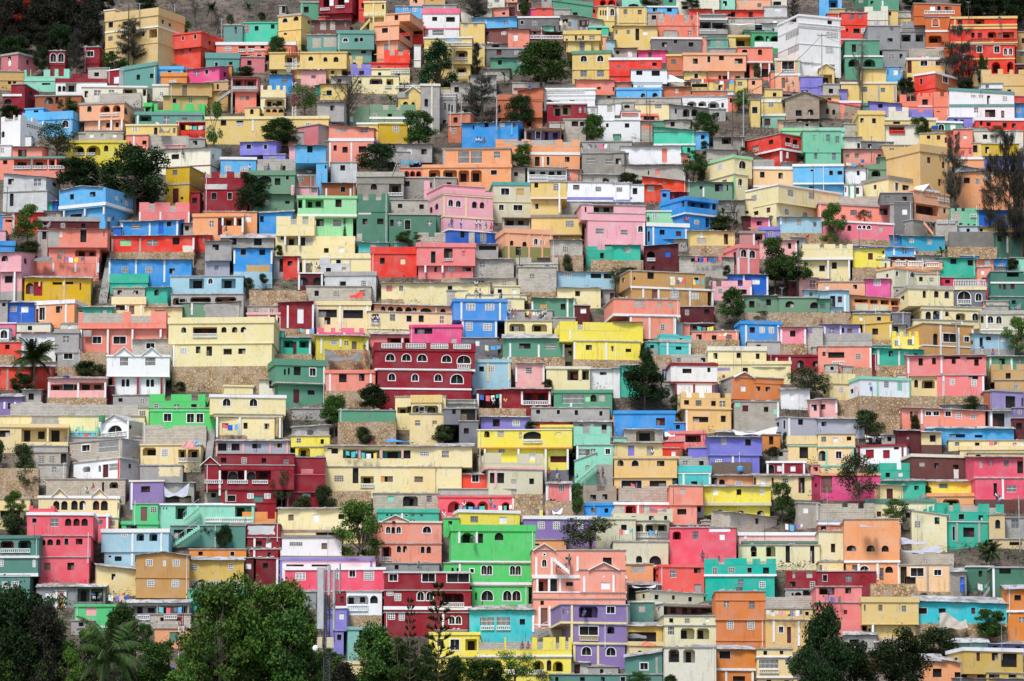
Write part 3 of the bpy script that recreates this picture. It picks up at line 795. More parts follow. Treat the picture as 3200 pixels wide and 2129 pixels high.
520 880 770 970 TQ p34:BL a706,808,68,80 c611:WH:790:965 c868:WH:790:945 L70 #turquoise house with a rounded window and white corner posts
350 530 800 940 TQ q875:GR
310 370 800 890 BR
290 650 960 1090 ST !stone_wall
-10 330 570 810 LY t8
-10 300 800 1020 LY
30 300 1015 1080 ST
1080 1750 850 1030 CR p50:OW
1600 1760 935 1020 OW
1175 2030 1020 1220 CR p40 d1477,1095,60,76 #low cream house behind the orange gabled one
1755 2360 945 1090 DR p26 a2100,1010,80,90 a2280,1020,64,60 c1866:WH:980:1030 c2018:WH:960:1060
2360 3030 945 1090 DR
1905 2015 950 1030 BL
650 1180 945 1050 BL n16:1120-1180
650 1185 1040 1275 WH p34:DR d785,1106,106,54 d1072,1092,36,54 c702:WH:1075:1270 L50 s1265:DR:18
700 1150 1275 1490 WH x797,1312,24,60 x850,1312,26,60 c710:DR:1280:1470 c918:DR:1285:1390 c1135:DR:1290:1390 #white house trimmed in dark red with slatted vents
570 670 1085 1260 PUD p30 #violet house beside a bushy tree
1175 1380 1095 1215 PUD p34
1140 1195 1290 1380 PUD
60 290 1070 1390 TLB t24
-10 65 1100 1400 WH t16
770 1345 1385 1570 YEO n65:832-892,978-1042,1220-1280 L60
820 1345 1560 1800 YEO p16 d902,1660,180,64 d1225,1645,58,74 c832:WH:1580:1810 #yellow ochre crenellated house behind the orange house
1355 1920 1215 1480 OR2 ^1495,220,60 w1450,1310,60,66 d1632,1310,50,50 d1742,1310,54,52 L120:GR g1270,1318,30,56 s1475:DR:14
1385 1900 1485 1830 GRO r1476,1530,66,70 d1722,1545,52,60 c1885:WH:1490:1700 %1390,1490,60,60:MT %1830,1570,50,60:MT #orange house with a small gable over a bare grey floor
1605 1955 1210 1275 OR2
1600 1950 1090 1210 GR t26 d1640,1130,280,80
1920 2250 1345 1560 WH t30 w2022,1402,46,66 #white cube house with one small pale window
2250 2360 1470 1700 PI t14
550 700 1255 1460 GRO
2280 2360 860 950 BL
U 640 820 70
U 900 1040 75
U 1640 1750 345
U 950 1150 615
K 1240 1275 1180 1210 RD
C 1200 1290 690 740 CR
H 1100 160 90 d
T 2 4
-10 530 110 265 PE
535 820 75 265 MGB t10 b634,85,74,66 #magenta house with a breeze block window
0 130 75 215 PI t10 g8,100,60,80
10 350 210 450 LB t36 d130,268,58,130 r218,275,48,70 c205:LB:260:400 c300:WH:260:450
130 260 400 590 LB t10
-10 125 305 530 GRN t10
0 125 520 600 ST !stone_wall
320 1175 270 470 SAO k40 t20 L400,285,158,70 L585,298,92,66 L708,305,96,62 L830,310,86,66 r985,320,40,44 %405,370,160,75:OWG %580,375,225,75:OWG %925,390,240,70:GRO r840,390,80,90:BR L60 #salmon house with planted veranda openings and olive panels
385 830 445 590 DG2
840 1050 470 620 DG2
390 820 480 600 YEM
500 840 590 800 YEM k-30 c822:WH:600:800 p10 #mustard yellow blank house below the grey slope wall
770 1390 20 170 OWG
1025 1555 150 390 CR p44:BL a1197,210,34,80 a1328,208,54,78 a1450,210,54,80 c1268:CR:195:360 L110
1550 1920 165 395 DG2 p36:CR =1548,85,370,78 A1595,212,148,150 =1598,310,145,50 A1802,238,68,88 #dark grey house with cream balustrades and arched windows
1170 1890 390 440 CR
1180 1860 430 610 CR a1222,450,66,115 l1310,440,80,110 a1452,442,44,60 l1578,460,112,90 A1770,455,72,100 c1412:WH:390:560
1080 1820 550 620 CR c1646:WH:535:610
1190 1790 600 930 TAN D1426,702,160,98 D1678,728,58,60 a1308,708,56,140 c1397:WH:610:925 c1612:WH:630:925 c1777:WH:640:880 s850:WH:12 L150 #ochre house with white quoins and a wide glazed window
840 1280 680 920 LY N55:890-928,970-1035,1060-1098,1145-1222 c920:WH:730:840 c1082:WH:700:830 c1275:WH:690:920 #bright yellow battlements wall below a cream veranda house
840 1000 600 690 GR t14 d850,620,60,70
865 1010 165 300 GRO a885,195,30,50 a938,238,30,40
660 820 -10 90 OWG
1385 1560 60 130 MGR d1450,85,54,40
1890 1975 60 270 MGR g1915,105,34,70
1820 1980 -60 80 SL
1980 2360 -10 320 DGN2 L2165,0,140,50 s118:WH:20 r2118,135,36,60 r2205,128,48,62 r2074,140,22,46 L0
2090 2330 35 95 WH
1970 2360 280 430 DGN2
1860 2360 435 700 OWG p50:BL a1858,500,34,76 A2040,502,62,86 A1940,500,66,80 A2345,515,30,80 c1932:WH:480:640 s660:WH:14 #olive cream house with white ringed arches
1890 2180 330 440 BL
1900 2180 380 450 GR
1790 2255 710 960 LB t16 d1845,750,40,110 d1920,738,62,44 w2092,745,60,50 q880:GR L60 #pale blue house with a grey dado and a small tree
0 100 600 790 PU t10
50 475 595 800 PUD t14 g122,635,50,66 d256,640,32,66 r325,645,52,62 c248:WH:610:740 c468:WH:640:760 c66:WH:620:780
-10 610 700 860 BL N90:205-260 p24:GR
-10 600 850 1110 SL r40,912,36,50 d105,915,186,66 =148,1020,150,40 B422,935,54,62 c590:WH:870:1105 c95:GR:860:920 #coral house with a block parapet and barred window
390 610 1100 1250 ST !stone_wall
600 840 780 860 ST !stone_wall
610 880 840 890 TL
670 1215 880 1085 TLB t14 d798,905,52,66 B985,920,40,60 c676:WH:900:1070 c920:WH:905:1080 d1090,925,50,30 L70 #teal shack with a white post on rubble
660 1010 1080 1200 ST !stone_wall
1025 1925 955 1190 SP t24 n0:0-0 d1150,985,50,84 d1305,980,44,76 d1440,965,190,30 d1530,980,46,72 d1700,975,180,26 d1788,985,52,90 c1022:WH:975:1160 c1413:WH:965:1160
1360 1900 1180 1440 SP b1510,1228,50,66 b1756,1234,54,74 d1720,1190,110,40 c1434:WH:1180:1430 c1888:WH:1195:1440 #coral house with ragged eaves openings and white pillars
1060 1900 1430 1550 ST !stone_wall
1920 2360 965 1130 GRN t14 d2072,990,66,66 g2280,1000,60,50 c1972:WH:980:1100 c2215:WH:985:1130
1980 2360 1055 1260 TN n75:2080-2118,2215-2275
2020 2360 1240 1350 TN B2240,1290,46,50
900 1440 1180 1210 OW
1060 1365 1195 1420 YEC p18 a1096,1232,44,90 l1180,1238,150,96 #cream yellow porch beside the white and mint house
470 1060 1205 1440 WHM p34:MT B752,1255,50,66 B908,1250,50,96:MT c672:MT:1230:1440 c1044:MT:1240:1450 L170 b565,1270,40,40 #white house with mint green trim on a rubble wall
640 1060 1430 1600 ST !stone_wall
120 410 1165 1480 YEC p120 b232,1318,50,64 L120 s1285:YE:8 #small yellow house with a red corner post
400 625 1400 1480 YEC r388,1300,14,170
70 220 1060 1165 BL
270 390 1080 1165 BL
-10 150 960 1060 DR p10
210 630 1480 1600 ST !stone_wall
-10 210 1455 1650 PI t16 d22,1515,50,60 c198:WH:1470:1620
1985 2360 1350 1560 PUD p20:GR d2145,1420,118,140 d2335,1435,30,100 L90 #purple house with a big black doorway
1900 1985 1370 1560 CB
1400 1920 1520 1560 GR t16
C 360 460 60 120 DG
C 2200 2320 350 430 DG
U 410 610 1310
H 1365 545 80 w
H 1432 545 60 d
H 1330 550 34 w
H 1878 930 100 b
H 2000 950 30 r
H 1910 420 50 r
H 215 380 30 r
T 3 0
120 1590 -40 80 BL !block_wall
1590 1710 -10 180 CR
0 1660 85 215 CR %350,70,340,110:GR
-10 780 175 440 YEC p40 L245,225,290,155 L558,225,230,155 d-5,248,120,78 c546:CR:220:380 #long cream house with a wide barred veranda
1130 1490 150 330 WHP ^1320,330,75 A1230,190,182,140:1 d1295,105,50,50 =1165,268,305,56 R150:BL a1495,195,26,50 #white chapel-like house with a gable and a railed arch
750 1130 200 330 MT n60:770-880,915-940,955-1100 =755,270,360,56:MT
745 1640 330 375 GR
780 1420 370 595 BLT D932,405,96,70 i1135,392,235,118 s590:GRW:20 R180:GR
825 1395 600 810 WHP l937,652,96,64 a1132,652,30,80 r1185,650,70,150 i1262,650,110,80 %1040,730,130,80:DP c1382:RD:610:800 R200:GR #block and white house with a barred arch and a lit lamp
1640 2370 190 420 BL n45:1890-1990 !block_house
1615 2310 405 660 YEC l1640,445,155,92 b1858,465,72,80 L2050,468,90,95 L2160,468,125,95 =2048,565,245,48 p16 c1815:YEC:440:660 c2150:YEC:440:800 #cream house with one arch and a balustraded porch
1610 2100 655 815 GR %1820,660,260,120:CR
360 770 490 690 BLT p14 B440,535,72,90 B565,540,64,80 d697,515,75,125 !block_house #grey block shed on the bushy slope
300 780 430 500 GR
-10 440 690 960 ST !stone_wall
440 760 640 800 BL
530 1440 810 1000 BLT n0:0-0 d1172,845,24,130 l1258,845,98,70 !block_house #long block wall house behind the cream arcade
445 1365 1000 1260 CR p30:WHP ^685,150,75 ^1140,150,75 a612,1060,72,104 a704,1060,72,104 a818,1055,74,108 a911,1055,74,108 a1065,1055,74,108 a1158,1055,74,108 d1350,1080,16,80 s1255:CR:8 #cream arcade house with two small green edged gables
1250 1360 1260 1380 YEC
325 615 1115 1200 CO n40:370-570
305 1060 1190 1480 CO p34:WHP d363,1260,48,50 i572,1260,90,95 a738,1260,72,86 a833,1260,72,86 a926,1260,72,86 d1050,1285,30,70 %1,1,0,0:CO
1045 1250 1215 1480 CO p26:WHP g1112,1282,66,48 c1230:WHP:1240:1380
445 1035 1465 1740 CO a450,1500,70,70 a538,1500,66,70 a640,1500,50,70 d735,1492,44,72 d865,1495,76,66 %860,1470,170,170:GRO o1700:0:0
445 1020 1710 1990 CO r508,1775,70,80 d772,1770,78,86 %725,1715,225,280:GRO #coral red three-storey house with patches of bare plaster
1490 1880 820 1095 VI p22:OW d1622,890,102,70 c1515:WH:845:1085 %1,1,0,0:VI #purple house beside a pale torn canopy
1880 2230 850 1080 GR t8 d1900,1000,300,80
1525 1815 1095 1300 BG3 w1618,1130,74,160:BR B1730,1128,66,66
1400 1820 1290 1380 BG3 p40 d1455,1340,120,40 #green shack with a brown plank door
1825 2920 1090 1345 MT p20:WHP L2020,1110,130,160 %1,1,0,0:MT d1838,1135,12,24 d1876,1135,12,24 d1914,1135,12,24 L2700,1110,190,130 =2355,1255,555,52 #mint house with an open stair climbing across its front
1960 2820 1345 1580 TGD d2000,1390,120,100 d2150,1380,110,60
1165 1935 1380 1650 LB p44:WH l1565,1435,90,84 l1712,1432,94,90 b1395,1432,66,34 c1522:WH:1420:1650 c1852:WH:1420:1650 R20 s1645:LB:8
1200 1905 1650 1830 LB d1318,1695,80,56 d1245,1685,36,24 c1518:WH:1660:1810 #pale blue house with two laundry-hung arches
-10 440 1455 1690 TGD p40 l200,1515,150,90 l-10,1520,160,80:RD =0,1610,340,46:WH s1705:WH:24
-10 430 1690 1920 TGD b-5,1730,36,80 b372,1740,26,80 s1910:WH:38
-10 340 1920 2140 TGD b22,1990,78,74 b135,1988,74,74 #teal house with a white balustrade at the picture edge
-10 345 1040 1120 YEC
-10 240 1160 1260 CR p10 d0,1170,230,80
-10 150 1260 1340 CR
C 1885 2180 855 1020 LI
C 2105 2260 335 465 PKD
C 2250 2305 330 430 SB
U 850 1120 270
K 1135 1210 90 170 GN
H 875 325 60 w
H 1070 990 110 r
H 1000 990 70 w
T 3 1
130 980 370 520 LI t20 d155,400,95,80 d305,400,95,80 b255,400,46,80 d545,400,55,56 g600,400,46,56 w795,400,36,46:TN d832,396,54,50 c110:PI:380:570 c445:PI:380:515 c750:PI:370:515 c948:PI:370:515 #lilac grey house with pink posts
990 1435 315 440 LY
1040 1370 440 570 LY l1075,448,135,112 %1,1,0,0:LY #yellow house with a deep balcony wall
1000 1430 215 320 BL k-30 t14 g1178,245,72,70
1900 1435 0 0 GR
145 1020 520 700 DR
0 1020 650 930 DR L185,710,570,105:DR a265,720,110,96 a480,720,100,96 =0,820,205,42 =258,820,235,42 =540,820,182,42 c172:WH:710:1000 c465:WH:710:820 ^60,200,90 s925:DR:8
180 820 930 1210 DR d262,995,92,70 x490,975,66,54 x685,975,66,54 r545,1000,120,70:TGD c245:BL:935:1190 s1080:DR:10 #dark red mansion with white balustrades and a small gable
945 1380 560 970 DR %1100,690,150,60:DP s758:DP:8
930 1380 960 1140 DR t20 b1128,980,78,52 d1290,985,40,14
1375 3070 430 670 CR t20 d1458,455,76,62 d1412,450,60,16 L1590,465,180,105:TQB L1795,468,215,102:TQB L2042,475,218,95:TQB d2285,475,80,95 c1780:PI:460:570 c2022:PI:460:570 c2272:PI:470:570 b2475,490,100,50 i2725,478,78,84 g0,0,0,0
1385 2950 670 955 CR %1385,680,290,270:GR B1495,770,100,66 d1703,680,66,178 L1795,775,150,85 =1790,868,160,40 w2026,775,42,66:OR d2068,775,40,66 r2110,775,54,66 r2410,778,100,66 #long cream house with turquoise verandas under a rusty roof
1450 1910 955 1130 ST !stone_wall
840 1800 1150 1400 CR t14 r962,1215,62,70 w1245,1215,64,86 d1535,1210,66,60 s1400:DR:14
860 1800 1410 1460 YEC d1280,1420,240,40 #cream house with a shut red window behind a tree
1940 2690 975 1160 BLT w2100,1005,78,60:MT d2280,1010,75,110 l2280,1005,170,115 g2550,1000,60,70 !block_house
1990 2690 1155 1300 TL p40 d2090,1210,20,24 d2140,1215,20,20 d2305,1215,30,20 g2375,1208,36,30 g2475,1208,34,30 g2355,1275,66,30 c2270:WH:1200:1300 #block house over a teal base
220 820 1185 1330 OR p44 N60:0-0 n95:330-430,720-820 #orange parapet with one tall block
300 440 1320 1560 ORD
435 860 1330 1490 DR %490,1340,320,110:GRW
490 870 1485 1560 DR d585,1520,70,80 w700,1530,65,70 c572:WH:1480:1800 #dark red and grey house above the orange one
590 840 1620 1760 DR
890 1570 1455 1770 WHP p30:GRT B980,1535,140,40 r1340,1545,66,70
890 1950 1700 1750 WHP s1735:PU:30 d1340,1680,60,60
1000 1430 0 60 GR
870 1960 1740 1960 WHP d940,1790,200,24 d1230,1790,210,24 c880:PU:1745:1980 c1910:PU:1745:1820 #white house edged in lilac above the hot pink house
1540 2190 20 150 GRN d1645,-10,36,52 d1738,-10,48,52
1545 2180 150 390 ST !stone_wall
1920 2175 210 360 YEC d1950,210,90,16 r2075,215,56,140 #small cream shed set in a stone wall
2190 2770 -140 165 CR d2330,-30,110,80 L2215,-20,140,70
1805 1945 315 395 SP
0 190 935 1080 BL
0 200 1085 1340 MT p14:WHP h0,1120,180,130 =0,1258,190,46
1930 2720 1290 1560 SAP ^2195,260,60 p20:OW A2085,1355,50,76 a2150,1360,36,70 A2205,1355,50,76 d2155,1290,36,30 A2506,1350,94,76
1930 2720 1555 1800 SAP l2035,1582,112,120 =2035,1705,112,46 a2210,1575,48,78 a2280,1575,46,78 a2482,1580,46,80 a2550,1580,50,80 c2022:WH:1560:1760 q1770:GRC #salmon pink house with a tiny three part window and a gable
1500 1560 0 10 GR
170 800 100 350 CR
U 200 395 170
U 1620 1760 480
U 1800 1990 500
K 0 0 0 0 GR
C 2100 2360 340 390 BB
H 730 1560 40 d
T 3 2
390 770 0 180 DG2 d490,0,40,60 d585,0,170,140 #grey open house beside the cream stair house
0 390 55 340 YEC
570 790 145 440 DG2
780 1340 0 100 ST !stone_wall
820 1380 95 240 PU t14 d958,120,80,84 x1188,130,76,66 #lavender shack with a white louvre window
1460 1850 150 210 RD t8
1510 1870 185 460 LY p30 a1668,265,86,70:OR s450:OR:12
785 1860 235 820 LY p10:WH a860,252,62,76 y1016,252,70,76 a1308,260,214,88:1 g1266,272,24,74 d1542,275,20,66 =1304,362,224,34 s448:OR:12 o455:100:30 B1025,460,70,36 d1618,538,186,74:MA w1378,495,70,90 c1565:WH:460:820 c1817:WH:460:700 c1253:WH:460:520 c868:WH:460:560 q700:DG2 #bright yellow house with a balustraded arch window
870 1540 510 690 OWG L90 n120:1057-1238,1378-1448 s685:PI:30
910 1530 700 990 OWG d1008,738,82,120 y1170,812,60,50 d1376,798,56,66 c990:PI:710:910 L90 d925,740,58,120 #olive grey house with a pink band and broken roof wall
790 870 540 720 BL
1200 1530 990 1240 ST !stone_wall
330 915 750 925 RO t30 D718,760,74,80 #red orange shack with a white window
340 1215 925 1000 BL
345 1200 1000 1230 CO p20 h440,1062,148,130 h612,1062,150,130 h780,1062,122,130 h1055,1072,96,100 c1190:WH:1020:1160 #coral arcade with grilled arches and people under it
300 725 430 715 YEC t36 i368,475,76,86 d620,450,20,20 q640:GR #
0 310 445 670 CR
0 295 670 960 YEC r55,778,98,66
1570 1860 860 1070 SP t24 B1716,880,66,66 c1565:WH:860:1060 c1864:WH:860:1060 #pink house beside a banana plant
1560 2000 1070 1260 ST !stone_wall
1890 2310 205 420 MT n95:1995-2070,2210-2270 d1995,230,56,75 R0 s420:MT:8
1920 2340 420 840 MT i1950,460,80,80 r2030,465,46,140 g2085,460,54,80 D2255,460,52,62 c1932:WH:420:650 q640:GR #mint house with a curved balustraded stair
1900 2150 600 850 MT k-90
1880 2330 150 260 GR t24
1400 2300 -10 120 GR
2000 2380 885 1100 TAB n70:2155-2250
2000 2400 1080 1230 BB p36
2230 2660 2400 0 GR
1315 2145 1230 1520 PUV p40:WH b1480,1302,72,80 b1655,1302,68,80 b1925,1295,66,80 #purple house with three white louvre windows
1440 1800 1510 1570 SAO d1445,1550,46,20
2145 2600 1245 1600 OWG p28
570 1265 1165 1360 LY p36:WH g702,1240,88,72 w1030,1240,88,74 L60 #yellow top storey above the bright green house
390 570 1260 1410 BG
480 1440 1335 1770 BG p75 a978,1425,100,86 h590,1425,150,120:BG d785,1435,60,110 c573:WH:1400:1550 c774:WH:1410:1550 s1760:WH:18
400 1400 1780 2045 BG D700,1842,40,44 A828,1800,56,106 A893,1800,56,106 A1154,1803,56,104 A1220,1803,56,104 c580:WH:1785:2000 a485,1830,26,90 a545,1830,26,70 s2010:WH:30
720 1365 2040 2440 BG A828,2090,132,114 A1076,2090,92,114 A1182,2090,92,114 s2315:WH:18 a756,2110,20,90 r830,2205,14,140 #tall bright green house with white framed arches
330 1220 1000 1160 CO
K 0 0 0 0 GR
0 340 1160 1290 TL
U 560 900 1110
U 960 1180 1100
C 0 0 0 0 GR
U 1440 1730 1150
C 1640 1760 1140 1220 WH
H 1605 810 95 r
H 1695 815 80 b
H 1728 818 34 d
H 2225 800 90 d
H 2170 800 70 d
H 935 1155 110 t
H 395 1220 80 w
H 628 1150 60 w
H 1930 845 45 b
H 435 205 50 d
H 730 1545 50 d
T 3 3
0 700 20 245 BB p38 d480,105,102,86:MA
690 810 160 250 BB
-10 475 70 230 SAO n95:118-176,342-404 B105,175,56,30
110 560 235 390 BLT t10 l250,252,214,120 #block house with an arched opening and curtain
-10 135 330 390 MT
-10 560 390 545 YEC t12 r158,422,72,120:PU w372,425,66,115:GRO %305,400,250,140:BL
555 800 380 460 RD
555 740 450 545 RD w655,485,50,60
620 1050 255 400 SP p34 L815,295,180,90:BR #coral house with a shadowed porch
1100 1700 325 530 PUB t14 y1230,340,62,74 d1508,350,64,70 s535:PUB:8
850 1110 450 530 PUB
1100 1670 535 750 PUB b1168,585,66,46 c1365:WH:540:630 #blue violet house with two windows and a board fence
1110 1580 620 750 WD !board_fence #weathered board fence with a blue drum
1180 1900 270 330 GR t30
1700 1910 300 430 ORD d1780,315,50,95
1920 2360 105 310 LI d2115,118,60,66 c2010:WHP:110:300 L90 d1942,140,26,100
0 735 545 580 YEO p34
0 720 575 795 YEO a36,588,72,70 a200,590,80,70 d490,598,86,62 s790:YEO:8
0 665 795 910 YEO d82,822,232,90 d405,825,190,76 #yellow ochre house with wide dark lower windows
735 1105 550 670 BL n25:890-980
735 1110 655 890 TQ p80 s740:WH:24 c797:WH:740:890 c1097:WH:745:870 d885,835,66,34 #turquoise house with a block top storey
1755 2200 600 755 DR p24:WHP a1770,642,70,110 w1872,650,56,70 w2025,655,60,66 c1742:WHP:600:750 c1942:WHP:600:750 c2182:WHP:600:755 #dark red house with white pillars and roof edge
1610 2285 770 980 YEC t24 w1690,800,52,70 B1940,800,60,50 d2140,790,50,180 c1618:MA:790:870 c1822:MA:790:870 c2130:MA:790:960 #cream shack framed in brown posts
1190 1590 770 880 SAO t18 a1205,810,66,60 b1400,835,66,40 %1190,780,110,100:GR
1110 1200 770 880 GR t10 d1120,790,60,80
50 610 890 1080 BLT n30:0-100,240-330 !block_house
40 180 920 1060 SAT
0 640 1075 1240 CO p30:WHP l130,1105,120,115 y320,1115,90,100 c272:WHP:1100:1220 %0,1110,120,110:BL
0 165 1070 1120 BB
-10 670 1150 1300 OWG n60:0-500
-10 630 1290 1500 OWG l55,1325,160,100 l240,1325,90,90 l355,1325,250,90 =0,1415,615,66 s1525:WHP:24
-10 620 1530 1900 OWG d72,1690,66,64 a250,1690,70,80 a402,1690,134,104 #olive cream house with a long white balustrade
640 1020 885 1110 SL %690,890,140,120:SAT y755,920,70,60 n125:0-0 s1105:SL:10
640 950 1110 1330 SL d725,1150,105,66 #salmon house with one grey framed window
1025 1800 895 1240 LY t20 w1135,925,60,66 d1408,925,54,66 w1674,925,52,66 s1095:OWG:34 o1120:0:10 a1185,1155,70,70 a1422,1165,66,40 a1642,1165,80,50 #bright yellow house with three square windows
1180 1340 1240 1240 GR
950 1030 1110 1240 GR d955,1115,40,70
1320 1880 1215 1420 BLT k10 t12 d1622,1255,44,66 L200 !block_house #rough block house under the yellow house
1000 1330 1290 1370 BLT
2110 2360 1085 1330 GRO L90
630 1080 1340 1380 CO
640 1400 1370 1860 COR l675,1410,94,92 g902,1410,68,86 w1210,1440,60,70 %1085,1378,255,40:WHP g1190,1695,24,60 #red pink house with one arched window below a block terrace
660 960 1840 1930 ST !stone_wall
1435 2360 1420 1520 PIL p40:WHP c1510:WHP:1420:1500
1480 2360 1520 1570 YEC p30:TGD
1430 2360 1570 1780 CRL L0 a1570,1570,70,70 l1745,1570,110,130 d1970,1570,50,200 d2250,1570,50,210 L1575,1570,66,130 #long pale cream house with green roof edge
2000 2360 310 570 YEC p100 s425:MT:14 d2130,440,100,130
1800 2000 480 570 BL
2260 2360 650 760 SL
2270 2360 760 980 MAG d2310,860,20,40
C 580 690 255 330 OW
C 1360 1880 205 310 GRW
C 400 600 1120 1190 DG
K 1410 1490 660 720 SB
U 1960 2170 1320
U 190 260 850
U 60 210 1380
U 400 490 1390
K 730 790 470 545 CB
H 440 540 34 w
I 1730 1380
T 3 4
955 1910 -15 240 SL k40 t14 D1230,10,62,66 D1318,10,62,66 D1455,10,62,76 b1578,45,60,66 b1740,70,60,46 c1183:WHP:0:175 d1050,25,30,80 g1100,15,40,60 #long salmon house with cream ringed square windows
1960 2230 30 270 LI L0 d2000,50,135,180 c1983:WHP:20:230 t14 #lilac grey house with a big dark opening and white frame
1990 2230 0 55 WHP
2230 2360 -10 110 PUV
2225 2360 110 330 MA
1240 2240 225 380 SKT t28 d1500,290,180,40 d1790,300,90,30 #long blue shack behind heaps of washing
210 930 90 270 ST !stone_wall
-10 520 115 300 LI t20 d28,148,56,50 y295,155,70,60
-10 415 290 440 YEC s435:MT:18
-10 400 445 665 YEC a-20,480,105,120 D195,490,62,80 s655:MT:20 c85:MT:470:660 c385:MT:460:660 #cream house trimmed in mint green
430 1000 410 610 WHP p26:DR r540,465,92,100:DR r735,475,76,96:DR r858,435,56,38 c465:DR:415:610 c955:DR:430:610 R60 %1,1,0,0:WH #white house with dark red window frames
720 980 300 400 GR t16
900 1170 250 510 MA t18 g1005,320,36,30
1175 1410 270 500 YEC t18 d1278,305,62,70 q415:MAB #cream and brown shack with a jagged window
1060 1720 525 800 MAB p36:OW y1150,620,62,50 d1325,625,52,56 d1545,638,66,50 L90 %1550,690,60,110:WH #brown house with a cream roof edge and hung white cloth
700 1045 620 805 TL n90:895-950
600 700 640 750 TL
1490 2360 365 460 CR
1620 2360 425 530 YEC p50
1720 2360 510 800 TAC a1800,525,70,40 d1915,540,56,20 a2020,540,70,20
1790 2360 560 800 HPR t14 y1850,600,36,80 g1970,595,32,66 g2132,590,58,70 d2288,600,70,140 s795:PI:22
1800 2360 800 1150 HPR d2010,855,40,150 i2158,878,116,80 c2118:WHP:810:1040 q1045:MAB #hot pink house with a white lattice window
1260 1990 835 975 LY t20 x1386,865,88,44:TGD d1750,885,90,50 c1978:TL:860:970
1250 1995 970 1120 SAO p40 l1425,1040,190,70 d1775,1040,76,60 #yellow and salmon house with an arch hidden by teal battlements
730 1220 830 1040 TL t20 d1095,885,50,50
700 1085 880 1050 YEC t20 r775,920,74,120 R0 L60 #cream shack with a red door and teal neighbour
545 1340 1035 1200 CRL p50:TGD d990,1085,44,24 r665,1180,50,60:MA c1350:WH:1090:1280
970 1090 1160 1330 BL
1070 1470 1170 1600 CRL k60
0 700 740 970 MGP p30:SAO r25,760,125,205:BR d55,770,90,190 #magenta house half hidden by a leafy tree
-10 630 1090 1300 BLT N100:265-330,450-515 !block_house
-10 640 1290 1340 WHP
1360 2135 1090 1300 TL N100:1500-1545,1625-1835,1965-2045 s1285:TL:10
1470 1950 1290 1560 TL p16:WHP d1660,1365,130,110 c1590:BL:1310:1540 c1845:BL:1310:1540 L100 d1535,1355,30,160 #teal crenellated house with an eight sided window
1850 1960 1310 1450 TN d1865,1320,50,80
1960 2140 1220 1500 TAC a2030,1275,56,100
2140 2360 1240 1500 GR p16 g2215,1272,90,100 #grey house with a white shutter
2000 2360 1500 1570 TAC d2190,1530,140,40
270 940 1315 1560 SAO d365,1320,70,116 d470,1325,225,116 d730,1330,85,66 s1525:SAO:10
-10 270 1340 1500 SAT d20,1345,60,70 r0,1430,90,80
-10 315 1525 1690 CRL p24:TGD
C 520 740 290 340 OW
C 930 1230 1470 1568 LI
C 1140 1260 980 1035 DG
C 470 640 1330 1370 LI
U 1960 2060 360
U 2230 2360 390
H 545 400 70 d
H 635 400 75 p
H 2045 1085 100 w
H 2080 1090 70 w
H 938 100 70 w
T 4 0
1115 1560 235 545 YEC k40 t18 d1282,330,44,70 L60 r1055,310,14,50 #cream house under a bent tin roof
420 870 480 640 GRC t40 w520,545,110,60
640 760 530 650 SL c645:WH:535:640 c755:WH:535:640
870 1210 475 680 DG t24 L890,500,140,150 L1045,500,140,150 #dark open shelter with a white plastic chair
1565 2170 120 660 TAN ^1870,600,40 t12 b1680,170,70,70 b1985,170,70,70 b1875,180,24,60 s375:TAN:10 b1700,405,70,70 b1975,400,76,80 o610:40:20 g1740,625,70,30 L60 #tan windowless house with four breeze block vents
2165 2800 170 490 YEM t30 B2200,222,66,70 b2630,215,46,66 q410:GR #mustard house with a grey base behind the big tree
2175 2810 510 660 TL
2180 2830 50 155 OR
860 1320 680 940 BG3 p30 w985,705,120,105:PI s940:WH:20 #green house with a pink shuttered window
1410 2170 660 810 GR t30 L1530,695,270,105 L1815,695,340,105
1560 2190 800 910 BL =1575,805,150,56 =1885,810,150,40
1780 2200 910 1130 SAO p50:BL w1950,1000,100,110:TGD #orange house behind the foreground palms
820 1080 870 990 GR
U 1240 1480 570
U 1820 2110 705
U 1660 2100 1380
C 1640 1840 1360 1460 DG
H 1072 630 70 b
H 1155 628 60 g
T 4 1
520 890 55 155 DR c570:WHP:0:400 c712:WHP:55:150 c880:WHP:55:150
590 840 155 410 DRD c855:WHP:160:410 L40 #dark red tower with white pillars
460 560 150 400 MA
925 2070 255 535 HPR p32:WHP x1048,318,110,82 x1485,310,56,80 D1662,288,66,76 b1830,288,110,116 s530:WHP:10 #hot pink house behind the phone mast
1630 2035 535 930 WHP l1635,580,245,100 a1900,580,88,90 =1635,690,242,70 q805:ST #white house with a balustraded arch over a rubble base
1030 1280 540 670 GRC
1500 1640 530 680 DR r1560,590,40,70
1495 1630 700 990 PU p30:WHP
1370 1500 730 990 PU
1480 1595 985 1230 PU #narrow lavender house beside the mast
1650 2080 940 1250 MTG p36 d1775,978,60,56 L60 #pale teal house half hidden by trees
2065 3045 300 525 DR p22:GRW D2125,335,90,76 D2500,320,145,100 D2785,315,250,110 s520:WHP:14
2065 3060 525 780 DR b2098,540,70,40 b2188,560,70,80 A2445,535,74,100 A2550,535,74,100 l2730,553,244,105 =2725,660,254,52 s725:WHP:40
2070 3030 780 1000 DR b2118,785,70,70 b2238,785,60,80 c2740:WHP:780:980 A2810,815,60,90 A2885,815,60,90 #dark red tall house with white framed windows
2030 2360 210 300 GRC
1590 1820 1335 1450 YEC p36
1800 1930 1195 1350 SAO
1760 1840 1040 1140 SAO
60 250 1240 1430 SAO t24 #salmon hut glimpsed between the trees
400 1100 1490 1600 GRW t40
T 4 2
